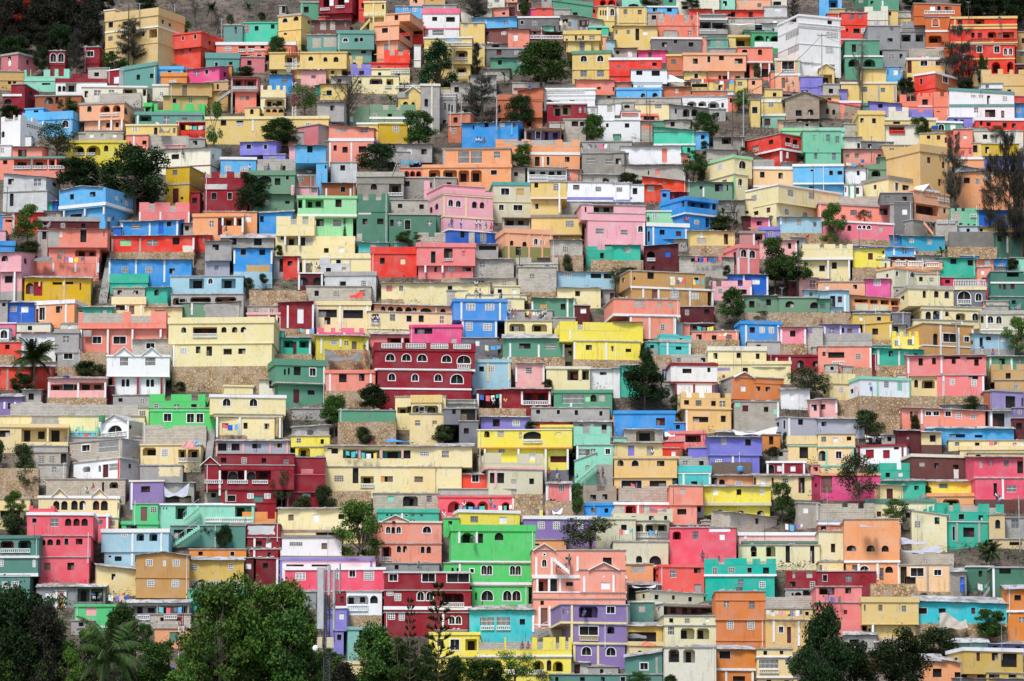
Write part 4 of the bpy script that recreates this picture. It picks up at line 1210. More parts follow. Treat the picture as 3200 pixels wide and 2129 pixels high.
690 1430 740 1060 TQC t60 i815,828,158,96 i1003,826,154,98 d1265,850,60,66 =820,932,155,46 =1000,932,160,46 c1440:WHP:810:1000 #turquoise house with fan grilles under a rusty roof
1415 2485 60 345 SLP ^1555,220,70 A1530,165,50,84 D1545,98,22,22 d1800,140,60,20 d2225,140,100,130 c1463:WHP:140:360 c1640:WHP:140:360 c1935:WHP:130:300 s355:WHP:24 k0
1960 2480 285 540 SLP ^2235,320,80 w2200,428,104,80:WHP d2222,345,24,24 c2010:WHP:360:540 c2345:WHP:340:540
1430 2490 360 620 SLP L1485,380,110,160 d1620,385,80,150 d1805,425,76,42 c1475:WHP:380:550 c1610:WHP:380:540 c1735:WHP:380:540 p24:WHP s540:WHP:14 s620:WHP:18
1430 2480 620 1050 SLP d1510,640,40,50 r1510,725,80,200:BR A1690,740,60,130 c1500:WHP:710:950 c1615:WHP:700:950 s920:WHP:14 q965:GR #pink salmon villa with gables stairs and white trim
1745 2490 690 910 VI n0:0-0 l1950,705,220,130 D2270,705,90,76 c1870:CR:690:1130 s895:CR:24 L120 g1765,740,20,60 g1815,740,20,60
1875 2500 915 1140 VI D1960,935,210,100 =1960,1040,210,60:CR l2275,935,85,80 s1130:CR:24 L120
1890 2480 1150 1410 VI A1985,1170,105,95 A2265,1172,105,95 c1890:CR:1150:1360 c2170:CR:1150:1400 #purple house with cream trim and a broken top storey
225 800 1000 1290 LY p36 d320,1080,70,80 L640,1080,130,130 D470,1085,100,120
790 1855 1060 1290 LY N150:795-1090,1110-1405,1465-1530,1675-1715,1785-1820 s1275:WHP:20
220 1850 1295 1570 LY h690,1320,210,150 h955,1320,110,110 h1110,1330,100,100 h1410,1325,130,110 a1575,1325,46,120 h1640,1335,120,120 =1110,1435,440,56 #long yellow house with a broken roof wall and arches
1620 2360 1490 1600 TGD
1790 2060 1345 1490 GRW t14 r1895,1370,66,115 k10
2060 2400 1400 1500 GR
300 660 980 1010 BL
-10 340 215 300 GRC
H 2015 830 80 b
H 1838 240 90 g
H 1885 320 90 p
H 1298 1210 70 d
H 1365 1210 60 r
H 105 285 36 g
U 1690 1850 190
T 4 3
50 445 225 455 SAO y195,240,156,76 #salmon house with a bare block window
520 1035 225 555 CORL p30 i645,285,74,90 d915,250,80,70 r920,445,80,110:GR k0 L60 #coral red house with one barred window
1040 1860 155 360 TLV N70:1200-1268,1525-1590,1680-1748 s345:WHP:22
1050 1840 365 580 TLV g1425,395,62,76 b1668,420,64,70 #vivid teal house with battlements and white band
160 450 640 890 TGD p20:OW y280,695,74,76 c166:OW:660:880 #dark teal house with one boarded window
150 520 455 640 DG t30 d165,490,230,140
400 1170 550 690 OWG L150 s690:WHP:30
560 1175 690 820 OW L565,705,600,110:BR L110
575 1175 815 930 CRL
580 1170 930 1200 CRL i622,932,68,104 l765,955,160,125 l947,955,146,125 L60
580 1170 1180 1620 OW l628,1198,122,150 l795,1200,135,152 d645,1245,100,100 #tall pale cream house with cutaway windows
1170 1740 535 865 OR2 s635:OR2:8 g1268,645,54,66 g1552,648,66,84 s860:OR2:8
1175 1730 865 1190 OR2 b1302,868,70,96 b1538,870,72,96 s1100:OR2:8 g1310,1150,90,30 g1515,1160,76,20 R0 #tall orange house with two white vents
1340 1490 420 540 GR t14 d1400,480,76,60
1150 1340 440 540 BL k20
1740 2320 735 870 YEO
1740 2240 865 1180 YEO D1895,938,50,70 r1988,940,46,186 c1836:WHP:870:1120 c2124:WHP:870:1160 #yellow ochre house with a narrow blue door
1730 2360 640 760 BL !block_wall
1980 2880 300 510 DR N85:2055-2085,2212-2280,2395-2445
1970 2360 510 650 GR a2040,548,26,70 a2075,540,80,100 d2170,520,80,120
2215 2850 435 480 GR p20
2325 2850 480 660 SP L2360,480,180,90:GR d2660,490,70,66
2320 2850 660 1000 SP d2555,755,26,20 r2640,745,40,50 #coral pink house with a dark roofed balcony
1645 2050 1195 1300 YEC s1285:WHP:22
1645 2050 1300 1530 YEC i1670,1318,220,100 =1668,1430,222,46 i1968,1315,66,66 %1,1,0,0:OR s1520:WHP:20 #yellow house with an orange framed grille and balustrade
1650 2100 1530 1620 YEC
985 1635 1195 1440 ORB t26 d1210,1220,126,86 g1030,1240,14,66 L60 s1430:WHP:26
1000 1600 1450 1600 ORB d1085,1455,80,120 d1365,1505,140,60 c1068:WHP:1450:1570 c1288:WHP:1450:1570 c1590:WHP:1450:1570 #orange house with a white band above a carport
130 550 930 1140 YEM t34 d160,1000,320,140
145 560 1110 1330 YEC p50 a270,1212,48,80 L50 #yellow house with a cluttered terrace and an arched window
130 550 1290 1490 TGD k-60 t14 D300,1355,84,76 c486:GR:1290:1480 #teal shack with a sloping roof edge
-10 550 1490 1600 TGD
-10 160 690 1140 GR
C 160 360 1000 1080 DG
C 200 480 455 500 GRW
C 320 470 1090 1170 SAT
K 1400 1475 480 535 DG
H 1015 200 110 d
U 1730 2180 740
T 4 4 1347
0 165 -90 110 CRL d78,-10,28,58 s105:TGD:10
0 160 110 240 YEC g0,130,20,40
170 530 -170 110 SAO a185,0,62,38 a315,0,54,42 a413,2,46,42 s108:WHP:14
180 530 115 290 SAO A272,135,56,46 a435,140,50,42 r220,130,34,60 r400,150,24,80 c262:WHP:115:180 c385:WHP:115:230 c523:WHP:115:290 #salmon house with round headed windows and pale columns
535 885 60 140 BLT !block_wall
535 870 130 325 PEC D605,150,84,54 D758,162,46,36 d535,140,44,112 d565,205,72,50 c714:GR:130:320 c862:GR:130:330 #peach house with two white framed windows under block work
340 640 260 340 ST !stone_wall
640 880 310 360 ST !stone_wall
-10 370 175 300 DR n0:0-0
-10 285 -5 -4 GR
285 655 340 630 YEB p36 g393,392,26,40 g545,398,28,40 s520:YEB:6 g298,392,12,40 o522:40:20 d297,545,46,66 c355:WHP:515:610 #large plain yellow house with a flat parapet
640 1235 365 520 TQC k20 t30 d652,412,62,40 d790,415,46,30 r1002,412,26,40 d1058,420,40,20 #turquoise shack under rusty roof sheets
625 1240 515 610 ST !stone_wall
970 1145 135 290 DGN d1050,168,24,40 r1105,165,34,105 p10:GRW
1145 1350 140 390 DGN p10:GR d1188,142,76,46 c1140:WHP:140:385 #dark green house with a long white post and hung sheets
870 970 175 340 GRT t20 r928,210,30,100:RB
1240 1400 290 440 ORB t20 s435:WHP:14
1245 1400 445 620 ORB #orange house at the edge of the photograph
830 1110 640 760 MTG t24 r855,660,16,90:MA r905,655,16,90 c965:OW:700:770 #mint shack beside a purple neighbour
1110 1350 650 680 PU t20 a1140,660,36,16 a1290,665,36,16
950 1345 675 850 YEM p24:WHP d1138,708,42,52 d1200,710,108,90 r1035,708,24,56 L85
1100 1345 840 900 YEM d1115,845,72,40 d1248,850,50,32 L60 #mustard house with a big dark window at the corner
570 685 660 760 SAO t24
820 1040 755 900 SAO k30 t16 d892,835,80,40
690 820 760 900 SAO t40 d748,812,58,56 #salmon house with a window hung with grey cloth
370 570 640 700 GR t24
165 380 590 680 GR t20 d200,620,60,40
880 1340 875 900 GR t12
C 795 965 425 555 GRO
C 535 800 0 60 LI
U 1040 1140 250
U 40 140 335
K 928 958 250 312 RB
H 70 330 40 d
H 405 230 30 b
"""
VEGDATA = """
T 0 0
t wood -40 330 -60 420
t flame -20 300 95 430
t wood 280 620 -80 390
t wood 540 900 -100 430
t wood 840 1190 -90 560
t flame 440 640 70 280
t flame 840 990 0 170
t dark 385 560 500 810
t dark 540 840 280 600
t casu 730 1040 320 850
t green 1150 1490 580 830
t casu 1300 1770 210 740
t green 1970 2220 240 460
t green 660 900 1110 1320
t dark -20 290 1210 1380
t olive 400 900 1390 1830
t dark -30 320 400 650
t bare 1900 2100 -60 120
t bare 2150 2340 -40 250
t bush 1560 1800 -40 110
T 0 1
t green 700 960 390 720
t bush 1105 1175 510 600
t bush 350 570 770 900
t bare 1370 1940 740 1420
t feather 910 1370 960 1380
t tier -40 240 1150 1800
t green 590 1090 1330 1680
t palm -20 180 0 260
t palm 440 570 20 170
t banana 2060 2220 1040 1260
t green 2240 2670 1265 1700
t bush 240 330 170 330
t bush 600 700 150 230
t bare 40 260 100 330
T 0 2
t casu 560 930 -80 240
t cedar 60 590 440 1040
t casu 680 860 480 900
t casu 570 1080 880 1410
t green 1130 1910 420 990
t banana 1010 1170 790 940
t round 1085 1490 1085 1440
t green 1975 2270 1285 1640
t green 1250 1380 -80 200
T 0 3
t green 310 560 -60 90
t green 780 1010 -40 110
t casu 1990 2150 -60 220
t light 1360 1560 1000 1270
t green 880 1240 1260 1600
t bush 1600 1680 730 900
T 0 4
t dark 1590 1910 -70 180
t dark 1850 2160 -90 190
t dark 2090 2420 -70 290
t dark 960 1240 -90 70
t weep 1400 1900 230 940
t bare 340 600 440 1140
t dark 900 1110 880 1090
t green 1820 1970 600 1010
t green 1030 1290 1340 1610
t dark 1600 1780 920 1030
t olive 1940 2130 1440 1640
T 1 0
t dark 640 1180 235 630
t dark 1150 1945 60 780
t light 145 480 770 1240
t bush 190 430 1210 1350
T 1 1
t round 300 765 415 860
t round 1740 2250 85 420
t vine 1565 1640 930 1195
t green 2200 2480 1080 1270
t bush 790 900 1265 1370
T 1 2
t green 1165 1445 90 375
t bush 1770 1870 1370 1570
t bush 2210 2300 490 560
T 1 3
t bush 40 310 420 570
t green 775 1050 150 510
t palm 1415 1550 110 230
t banana 1170 1330 740 1020
t bare 1270 1480 660 1020
t bush 1100 1420 920 1090
t green 1660 2030 1145 1710
t green 1920 2290 1310 1760
t bush 990 1100 60 150
t bush 960 1050 400 520
t bush 1250 1330 1490 1610
t bush 60 320 1520 1610
T 1 4
t light 0 320 770 1290
t green 425 610 840 980
t casu 1400 1720 -60 850
t casu 1850 2170 190 1140
t casu 1980 2420 -80 1400
t casu 2150 2520 100 1400
t banana 1310 1510 1220 1450
t bush 2160 2290 1410 1530
T 2 0
t coco 90 690 720 1350
t bush 880 1220 1030 1210
t dark 130 400 1150 1390
t bush 2000 2140 1270 1370
T 2 1
t bush 440 560 60 200
t bush 620 720 20 120
t green 1330 1655 1405 1800
t dark 1750 2120 1290 1580
t bush 600 740 1200 1250
T 2 2
t bush 1520 1650 1240 1340
t bush 1120 1180 930 1010
T 2 3
t olive -60 175 -60 200
t green 1190 1555 170 560
t bush 1590 1770 450 570
t dark 100 600 1020 1490
t dark 280 455 860 1110
t olive 1950 2520 1080 1420
t bush 630 800 1420 1590
t dark 1750 2200 -40 120
T 2 4
t light 2120 2420 505 970
t bush 1660 1830 1430 1590
t bare -10 60 490 630
T 3 0
t light 20 290 950 1340
t bush 20 300 1250 1480
t bush 150 430 430 700
t bush 200 430 650 900
t bush -60 45 380 640
t dark 2270 2480 1340 1510
T 3 1
t green 1345 1640 -160 210
t bush 1740 1920 220 390
t olive 750 1010 700 1150
t bush 1010 1230 1010 1160
t bush 1260 1490 900 1160
t dark 120 310 1340 1600
t light 1480 2090 1070 1830
T 3 2
t bush 280 515 190 370
t banana 1540 1740 1010 1170
t green 1840 2010 850 1260
t olive 1750 2420 1260 1680
t bush 1330 1480 150 235
T 3 3
t green 1785 2065 840 1240
t bush 1980 2100 1150 1270
t bush 1050 1160 1225 1300
t bush 1740 1890 440 560
t bush 1930 1990 280 470
T 3 4
t olive 205 700 510 1110
t bush 400 720 20 290
t bush 1050 1150 80 240
t light 735 1040 1035 1340
t coco 1790 2030 1490 1720
t bush 1200 1290 890 980
T 4 0
t dark -340 480 500 1750
t dark -100 640 540 1750
t green 330 910 560 1750
t green 1140 1660 670 1500
t green 1560 1770 900 1300
t green 1650 2220 1090 1700
t light -20 400 1180 1800
t light 370 760 1340 1800
t olive 1150 1720 1400 1850
t coco 690 1790 760 1950
T 4 1
t light -300 640 440 1800
t light 60 1000 330 1800
t light 480 1320 430 1800
t green 560 1310 760 1850
t green 1230 1620 1180 1650
t green 1690 2360 900 1800
t light 600 1180 1370 1850
t light 1640 2320 1320 1850
t green -60 260 1380 1800
T 4 2
t fir -150 150 580 1950
t fir 20 640 480 2000
t green 320 670 1270 1750
t green 550 1160 1310 1850
t feather 930 1490 1220 1700
t green 210 640 1430 1850
t olive 1340 1670 1440 1800
T 4 3
t green 105 430 1450 1700
t green 540 750 1490 1700
t dark 2170 2700 700 1800
t dark 1990 2430 1170 1800
T 4 4 1347
t dark 90 400 640 960
t rust 330 720 555 960
t bush 630 880 560 770
t bush 745 865 445 560
t green 1005 1245 425 630
t coco 1030 1225 -30 150
t bush 650 715 320 365
t bush 885 950 515 575
T 0 1
m 1028 530 1365 R
T 4 0
m 2078 790 1650 R
T 4 1
a 1400 245 1750
T 0 0
p 1478 50 700 40
p 1600 40 240 20
p 2008 50 260 20
T 0 1
p 195 215 400 20
p 665 40 240 10
T 0 2
p 1000 1100 1420 30
p 590 1165 1420 20
p 1740 1210 1520 20
T 0 3
p 410 1140 1620 20
p 375 1040 1300 15
p 1355 1100 1600 40
p 1485 1060 1560 45
p 1680 1130 1420 15
p 1725 1150 1420 15
T 0 4
p 495 480 1190 35
p 30 380 830 25
p 1860 800 1020 10
p 1720 20 190 15
T 1 0
p 75 580 900 15
p 600 430 700 20
p 1450 150 320 12
T 1 1
p 1210 400 580 12
p 1345 430 680 12
T 1 2
p 1265 1290 1450 18
T 1 3
p 2290 340 630 14
p 1790 130 250 20
T 1 4
p 600 0 240 15
p 1440 560 700 12
p 460 1080 1260 12
p 855 770 1130 14
T 2 0
p 700 310 600 12
p 245 460 640 12
T 2 3
p 1370 860 1030 8
p 1465 860 1200 8
p 1800 770 960 16
p 1930 170 270 10
T 2 4
p 1590 565 950 30
p 1440 1250 1540 14
T 3 0
p 395 1330 1460 14
p 185 440 660 16
T 3 1
p 1415 1360 1720 12
T 3 2
p 2020 780 890 16
p 2125 1040 1240 16
T 3 3
p 1730 1340 1420 14
p 680 830 1010 14
p 1025 240 290 12
T 3 4
p 100 900 1320 16
p 2310 1000 1600 30
p 1130 1040 1480 14
p 450 80 300 10
T 4 4 1347
p 932 765 930 16
p 1202 505 700 10
p 1320 0 150 12
p 1005 600 660 8
T 0 0
t flame -91 124 -114 103
t wood 39 240 -81 75
t wood 144 374 -107 74
t wood 293 494 -94 57
t wood 482 675 -113 86
t wood 589 838 -122 107
t wood 746 916 -130 46
t wood 901 1092 -75 112
t wood 1055 1311 -96 134
t flame -82 137 -43 145
t flame 33 221 -45 138
t flame 168 415 -3 222
t wood 366 579 -10 148
t wood 469 728 -25 165
t wood 640 832 -10 147
t flame 732 947 5 206
t wood 980 1196 -29 169
t wood 1031 1206 -27 146
t wood -145 56 27 236
t wood 25 262 77 259
t flame 143 360 57 244
t wood 291 504 33 248
t flame 448 653 41 260
t wood 667 876 40 212
t wood 810 1068 29 218
t wood 900 1076 66 226
t wood -102 119 154 308
t wood 56 258 117 325
t wood 148 399 98 252
t wood 322 518 148 314
t wood 502 688 155 385
t wood 632 823 101 306
t wood 737 960 149 336
t wood 959 1150 149 365
t wood -108 102 214 425
t wood 40 228 195 359
t wood 198 448 181 394
t wood 303 535 175 359
t flame 500 734 225 421
t wood 679 937 192 417
t wood 827 1043 189 410
t wood 915 1147 223 406
t wood -82 125 290 483
t wood 54 225 299 509
t wood 162 417 265 450
t wood 344 600 286 481
t wood 512 734 267 461
t wood 602 860 300 507
t wood -128 60 353 570
t wood 5 221 373 584
t wood 140 395 366 569
t wood 379 623 379 595
t wood 483 732 339 559
t wood 661 834 337 512
T 0 4
t wood 1500 1700 -82 149
t wood 1640 1840 -69 93
t wood 1780 1980 -96 93
t wood 1920 2120 -70 75
t wood 2060 2260 -80 98
t wood 2200 2400 -100 76
t wood 2340 2540 -102 84
t wood 2480 2680 -90 93
T 4 0
t wood 250 760 700 1800
t green 700 1200 980 1800
t light 640 1000 1200 1850
t green 1500 2000 1130 1800
t light 1900 2400 1250 1850
t wood -40 380 1150 1800
t olive 900 1300 1380 1850
T 4 1
t green -150 500 560 1800
t light 850 1320 560 1800
t green 1150 1500 1230 1800
t green 2000 2450 1050 1800
t wood 1400 1800 1380 1850
t green 300 900 900 1850
T 4 2
t green 0 400 1150 1800
t green 800 1250 1420 1850
t light 560 980 1440 1850
T 3 0
s 1990 1565 2300 1350 40 MT
s 2110 1265 2290 1110 40 MT
s 1415 790 1560 690 40 GR
T 4 2
s 1840 305 1655 150 40 WHP
s 1395 1050 1600 950 40 GRC
T 1 4
s 1310 1120 1200 985 40 PE
T 1 0
s 1185 1880 1185 1330 95 GR
T 0 1
s 160 1140 300 1040 40 GR
s 1790 345 1900 220 40 YE
T 3 1
s 45 560 45 120 80 GR
T 3 2
s 1900 830 2150 620 40 MT
T 1 3
s 2330 620 2290 440 40 WHP
T 4 4 1347
s 1060 360 1120 275 40 GRC
"""
# ------------------------------------------------------------------ camera model (photo pixels of the 3200x2129 frame)
HALF = math.tan(math.radians(6.25)); PITCH = math.radians(8.65)
cp, sp_ = math.cos(PITCH), math.sin(PITCH)
S1, Y1, Z1, S2 = 0.676, 650.0, 51.2, 0.15
def ray(px, py):
    u = (px - 1600) / 1600 * HALF; v = -(py - 1064.5) / 1600 * HALF
    return u, cp - v * sp_, sp_ + v * cp
def P(px, py, Y):
    x, y, z = ray(px, py); t = Y / y
    return Vector((x * t, Y, z * t))
def hit(px, py):
    x, y, z = ray(px, py); m = z / y
    Y = (S1 * Y1 - Z1) / (S1 - m)
    if Y < Y1: Y = (S2 * Y1 - Z1) / (S2 - m)
    return min(max(Y, 560), 1050)
def ground(Y):
    if Y > Y1: return Z1 + S1 * (Y - Y1)
    return max(Z1 - S2 * (Y1 - Y), -2.0)
def mpp(Y): return Y / cp * HALF / 1600
# ------------------------------------------------------------------ materials
def lin(h):
    h = h.lstrip('#'); o = []
    for i in (0, 2, 4):
        c = int(h[i:i+2], 16) / 255
        o.append(c / 12.92 if c <= .04045 else ((c + .055) / 1.055) ** 2.4)
    return o
PAL = {
'CR':('EFDDA4','cream'),'CRW':('EFE8CC','pale cream'),'CRL':('EADFB0','pale cream'),'YE':('E9C878','pale yellow'),'YEC':('EED498','warm cream'),'YEO':('EBC07A','ochre yellow'),
'YEM':('D9B55E','mustard'),'YEB':('E3C47C','dull yellow'),'LY':('F3DF52','lemon yellow'),'LYD':('E2CE48','dusty lemon'),'GD':('D2AC24','golden yellow'),'TN':('CBA468','tan'),'TA':('DDB678','sand beige'),
'TB':('E0BE7E','sand beige'),'TAN':('C99758','tan brown'),'TAC':('D9BE8C','beige'),'TAB':('A8957C','grey brown'),'PE':('F2AE84','peach'),'PEC':('F0C592','pale peach'),'SAO':('F0A36E','apricot'),
'SA':('F2876C','coral'),'SAL':('F08C76','salmon'),'SL':('F2927A','salmon'),'SP':('F08480','coral pink'),'SLP':('F29E86','salmon pink'),'SAP':('F29A80','salmon pink'),'SAT':('CF7650','terracotta'),
'OR':('E89140','orange'),'ORD':('D88838','dark orange'),'ORB':('DE8638','bright orange'),'OR2':('E08448','orange'),'OT':('C96B38','rust orange'),'RO':('F0503A','orange red'),'RD':('EA4030','bright red'),
'RD2':('EC4A28','orange red'),'CO':('F0626E','coral red'),'COR':('EE5A6C','rose red'),'CORL':('F06258','coral red'),'DR':('94232E','dark red'),'DRD':('7C2028','deep red'),'MA':('5E2428','maroon'),
'MAB':('70443C','reddish brown'),'BR':('80544C','brown'),'CB':('A8603F','clay brown'),'PK':('F2AEB4','pink'),'PI':('F2AFA8','pale pink'),'PIL':('F4C2BC','pale pink'),'PKD':('C88A84','dusty rose'),
'DP':('D2767A','dusty pink'),'HP':('F2708E','hot pink'),'HPP':('EC7C8C','rose pink'),'HPL':('F2788A','rose pink'),'HPK':('F28898','rose pink'),'HPR':('F0566E','hot pink'),'MG':('F0568C','magenta pink'),
'MGB':('EE5C9E','magenta'),'MGP':('E85088','magenta'),'MGR':('D23A5A','crimson'),'MAG':('A83450','crimson'),'SB':('62B4E6','sky blue'),'SKB':('4E96E0','sky blue'),'SKT':('48A8DC','sky blue'),
'BB':('3A96DC','bright blue'),'RB':('2A66C4','royal blue'),'LB':('A2C8D4','pale blue'),'LBG':('BCC8CC','pale blue grey'),'TL':('3CB89A','teal'),'TLB':('34BC9C','teal'),'TLV':('18B8A0','vivid teal'),
'TQ':('4EC4BE','turquoise'),'TQ2':('4CAAA0','teal'),'TQB':('3A9EBC','turquoise blue'),'TQC':('40C4CC','turquoise'),'TQG':('88B8A0','pale green'),'MQ':('4CCEA8','turquoise'),'MQG':('66A890','dull green'),
'MT':('92D6B8','mint'),'MTG':('86BCB0','pale teal'),'TG':('6A9E94','grey teal'),'TGD':('5C8C7E','grey teal'),'SG':('7C9A7C','sage green'),'SG2':('74987A','sage green'),'GN':('5E9C7C','green'),
'G2':('44A870','emerald green'),'GRN':('5E9A78','green'),'GRN2':('5C9478','sage green'),'DGN':('4A7A62','dark green'),'DGN2':('467C6C','dark teal green'),'DGR':('54846C','dark green'),'LG':('9ADCA0','mint green'),
'LGM':('7CC49C','soft green'),'BG':('58CC6C','bright green'),'BG2':('6CD68A','light green'),'BG3':('5CC67C','bright green'),'PU':('8A80CC','lavender'),'PUB':('7C7ACC','blue violet'),'PUD':('9C8CBC','dull violet'),
'PUV':('8C74A8','violet'),'VI':('9078AC','purple'),'LI':('ADADB8','lilac grey'),'WH':('ECEAE6','white'),'WHP':('F2F0EE','white'),'WHM':('E6ECEC','white'),'OW':('E2DCC6','off white'),'OWG':('D6CFAE','olive cream'),
'OLP':('C8BC88','olive cream'),'OLV':('8C8A52','olive'),'GR':('B2ADA6','grey'),'GRW':('D0CFCC','whitewashed grey'),'GRT':('9E968A','plaster grey'),'GRC':('9A9A9A','dull grey'),'GRO':('B4AA9A','bare grey'),
'DG':('7C7A78','dark grey'),'DG2':('7A7880','slate grey'),'DGB':('848078','grey'),'BL':('C2B9AA','grey'),'BLT':('C2B4A0','greyish tan'),'BW':('AC9882','brown'),'ST':('BFA27E','stone'),'WD':('7A7068','weathered wood')}
BLOCKY = {'BL','BLT','BW'}; GREYS = {'GR','GRT','GRC','GRO','DG','DG2','DGB','GRW'}
MATS = {}
def nt(name):
    m = bpy.data.materials.new(name); m.use_nodes = True
    n = m.node_tree.nodes; return m, n, m.node_tree.links, n['Principled BSDF']
def noise(n, l, vec, scale, detail=3.0):
    t = n.new('ShaderNodeTexNoise'); t.inputs['Scale'].default_value = scale; t.inputs['Detail'].default_value = detail
    l.new(vec, t.inputs['Vector']); return t.outputs['Fac']
def ramp(n, l, src, a, b, ca=0.0, cb=1.0):
    r = n.new('ShaderNodeMapRange'); r.inputs[1].default_value = a; r.inputs[2].default_value = b
    r.inputs[3].default_value = ca; r.inputs[4].default_value = cb; l.new(src, r.inputs[0]); return r.outputs[0]
def mixc(n, l, fac, a, b, mode='MIX'):
    x = n.new('ShaderNodeMix'); x.data_type = 'RGBA'; x.blend_type = mode
    for i, v in ((0, fac), (6, a), (7, b)):
        if hasattr(v, 'links'): l.new(v, x.inputs[i])
        elif i == 0: x.inputs[0].default_value = v
        else: x.inputs[i].default_value = (*v[:3], 1)
    return x.outputs[2]
def coords(n, l, sc=(1, 1, 1)):
    tc = n.new('ShaderNodeTexCoord'); oi = n.new('ShaderNodeObjectInfo')
    add = n.new('ShaderNodeVectorMath'); add.operation = 'MULTIPLY_ADD'
    l.new(tc.outputs['Object'], add.inputs[0]); add.inputs[1].default_value = sc
    mul = n.new('ShaderNodeMath'); mul.operation = 'MULTIPLY'; mul.inputs[1].default_value = 37.0
    l.new(oi.outputs['Random'], mul.inputs[0])
    l.new(mul.outputs[0], add.inputs[2])
    return add.outputs[0], oi.outputs['Random']
def sat(c, s):
    y = .3 * c[0] + .59 * c[1] + .11 * c[2]
    return [max(0.004, y + (v - y) * s) for v in c]
ALB = 0.86
def wall_mat(code):
    if code in MATS: return MATS[code]
    hexc, nm = PAL[code]; c = [min(.82, v * ALB) for v in sat(lin(hexc), 1.0)]
    m, n, l, b = nt('paint_' + nm.replace(' ', '_') + '_' + code.lower())
    vec, rnd = coords(n, l)
    col = c
    if code in BLOCKY or code == 'ST' or code in ('GR', 'GRO', 'GRT'):
        sep = n.new('ShaderNodeSeparateXYZ'); l.new(vec, sep.inputs[0])
        ad = n.new('ShaderNodeMath'); l.new(sep.outputs[0], ad.inputs[0]); l.new(sep.outputs[1], ad.inputs[1])
        cmb = n.new('ShaderNodeCombineXYZ'); l.new(ad.outputs[0], cmb.inputs[0]); l.new(sep.outputs[2], cmb.inputs[1])
    if code in BLOCKY:
        bt = n.new('ShaderNodeTexBrick'); l.new(cmb.outputs[0], bt.inputs['Vector'])
        bt.inputs['Scale'].default_value = 1.0; bt.inputs['Brick Width'].default_value = .46; bt.inputs['Row Height'].default_value = .24
        bt.inputs['Mortar Size'].default_value = .03; bt.inputs['Bias'].default_value = -.1
        bt.inputs['Color1'].default_value = (*[v * 1.2 for v in c], 1); bt.inputs['Color2'].default_value = (*[v * .8 for v in c], 1)
        bt.inputs['Mortar'].default_value = (*[v * .36 for v in c], 1)
        col = bt.outputs['Color']
    if code in ('GR', 'GRO', 'GRT'):
        bt = n.new('ShaderNodeTexBrick'); l.new(cmb.outputs[0], bt.inputs['Vector']); bt.inputs['Scale'].default_value = 1.0; bt.inputs['Brick Width'].default_value = .46; bt.inputs['Row Height'].default_value = .24; bt.inputs['Mortar Size'].default_value = .02
        bt.inputs['Color1'].default_value = (*[v * 1.14 for v in c], 1); bt.inputs['Color2'].default_value = (*[v * .86 for v in c], 1); bt.inputs['Mortar'].default_value = (*[v * .6 for v in c], 1)
        col = mixc(n, l, ramp(n, l, noise(n, l, vec, .35, 3), .42, .48), c, bt.outputs['Color'])
    if code == 'ST':
        v1 = n.new('ShaderNodeTexVoronoi'); v1.inputs['Scale'].default_value = 2.1; l.new(cmb.outputs[0], v1.inputs['Vector'])
        v2 = n.new('ShaderNodeTexVoronoi'); v2.feature = 'DISTANCE_TO_EDGE'; v2.inputs['Scale'].default_value = 2.1; l.new(cmb.outputs[0], v2.inputs['Vector'])
        sx = n.new('ShaderNodeSeparateColor'); l.new(v1.outputs['Color'], sx.inputs[0])
        stone = mixc(n, l, sx.outputs[0], [v * 1.25 for v in c], [c[0] * .72, c[1] * .62, c[2] * .5])
        col = mixc(n, l, ramp(n, l, v2.outputs['Distance'], .03, .13), [c[0] * .26, c[1] * .25, c[2] * .26], stone)
    # per-house value shift, patchy fading, rain streaks and scuffs: paint wear, not shade
    k = 1.0 if code not in ('WHP', 'WH') else .7
    col = mixc(n, l, ramp(n, l, rnd, 0, 1, 0, .24), col, [v * .8 for v in c])
    f1 = noise(n, l, vec, .55, 5); col = mixc(n, l, ramp(n, l, f1, .42, .66, 0, .62 * k), col, [min(.85, v * .7 + sum(c) / 3 * .34 + .02) for v in c])
    vm = n.new('ShaderNodeVectorMath'); vm.operation = 'MULTIPLY'; vm.inputs[1].default_value = (3.2, 3.2, .28); l.new(vec, vm.inputs[0])
    f2 = noise(n, l, vm.outputs[0], 1.0, 4); fm = n.new('ShaderNodeMath'); fm.operation = 'MULTIPLY'; l.new(ramp(n, l, f2, .48, .7, 0, .7 * k), fm.inputs[0]); l.new(ramp(n, l, noise(n, l, vec, .45, 3), .5, .64), fm.inputs[1])
    col = mixc(n, l, fm.outputs[0], col, [v * .5 + .03 for v in c])
    f3 = noise(n, l, vec, 2.6, 4); col = mixc(n, l, ramp(n, l, f3, .58, .72, 0, .55 * k), col, [v * .55 + .06 for v in c])
    f4 = noise(n, l, vec, 9, 3); col = mixc(n, l, ramp(n, l, f4, .3, .75, 0, .22), col, [v * .72 for v in c])
    if code in GREYS:
        f5 = noise(n, l, vec, .8, 6); col = mixc(n, l, ramp(n, l, f5, .4, .7, 0, .5), col, [v * .62 for v in c])
    if hasattr(col, 'links'): l.new(col, b.inputs['Base Color'])
    b.inputs['Roughness'].default_value = .9; b.inputs['Specular IOR Level'].default_value = .15
    bp = n.new('ShaderNodeBump'); bp.inputs['Strength'].default_value = .25; bp.inputs['Distance'].default_value = .02
    l.new(f4, bp.inputs['Height']); l.new(bp.outputs[0], b.inputs['Normal'])
    MATS[code] = m; return m
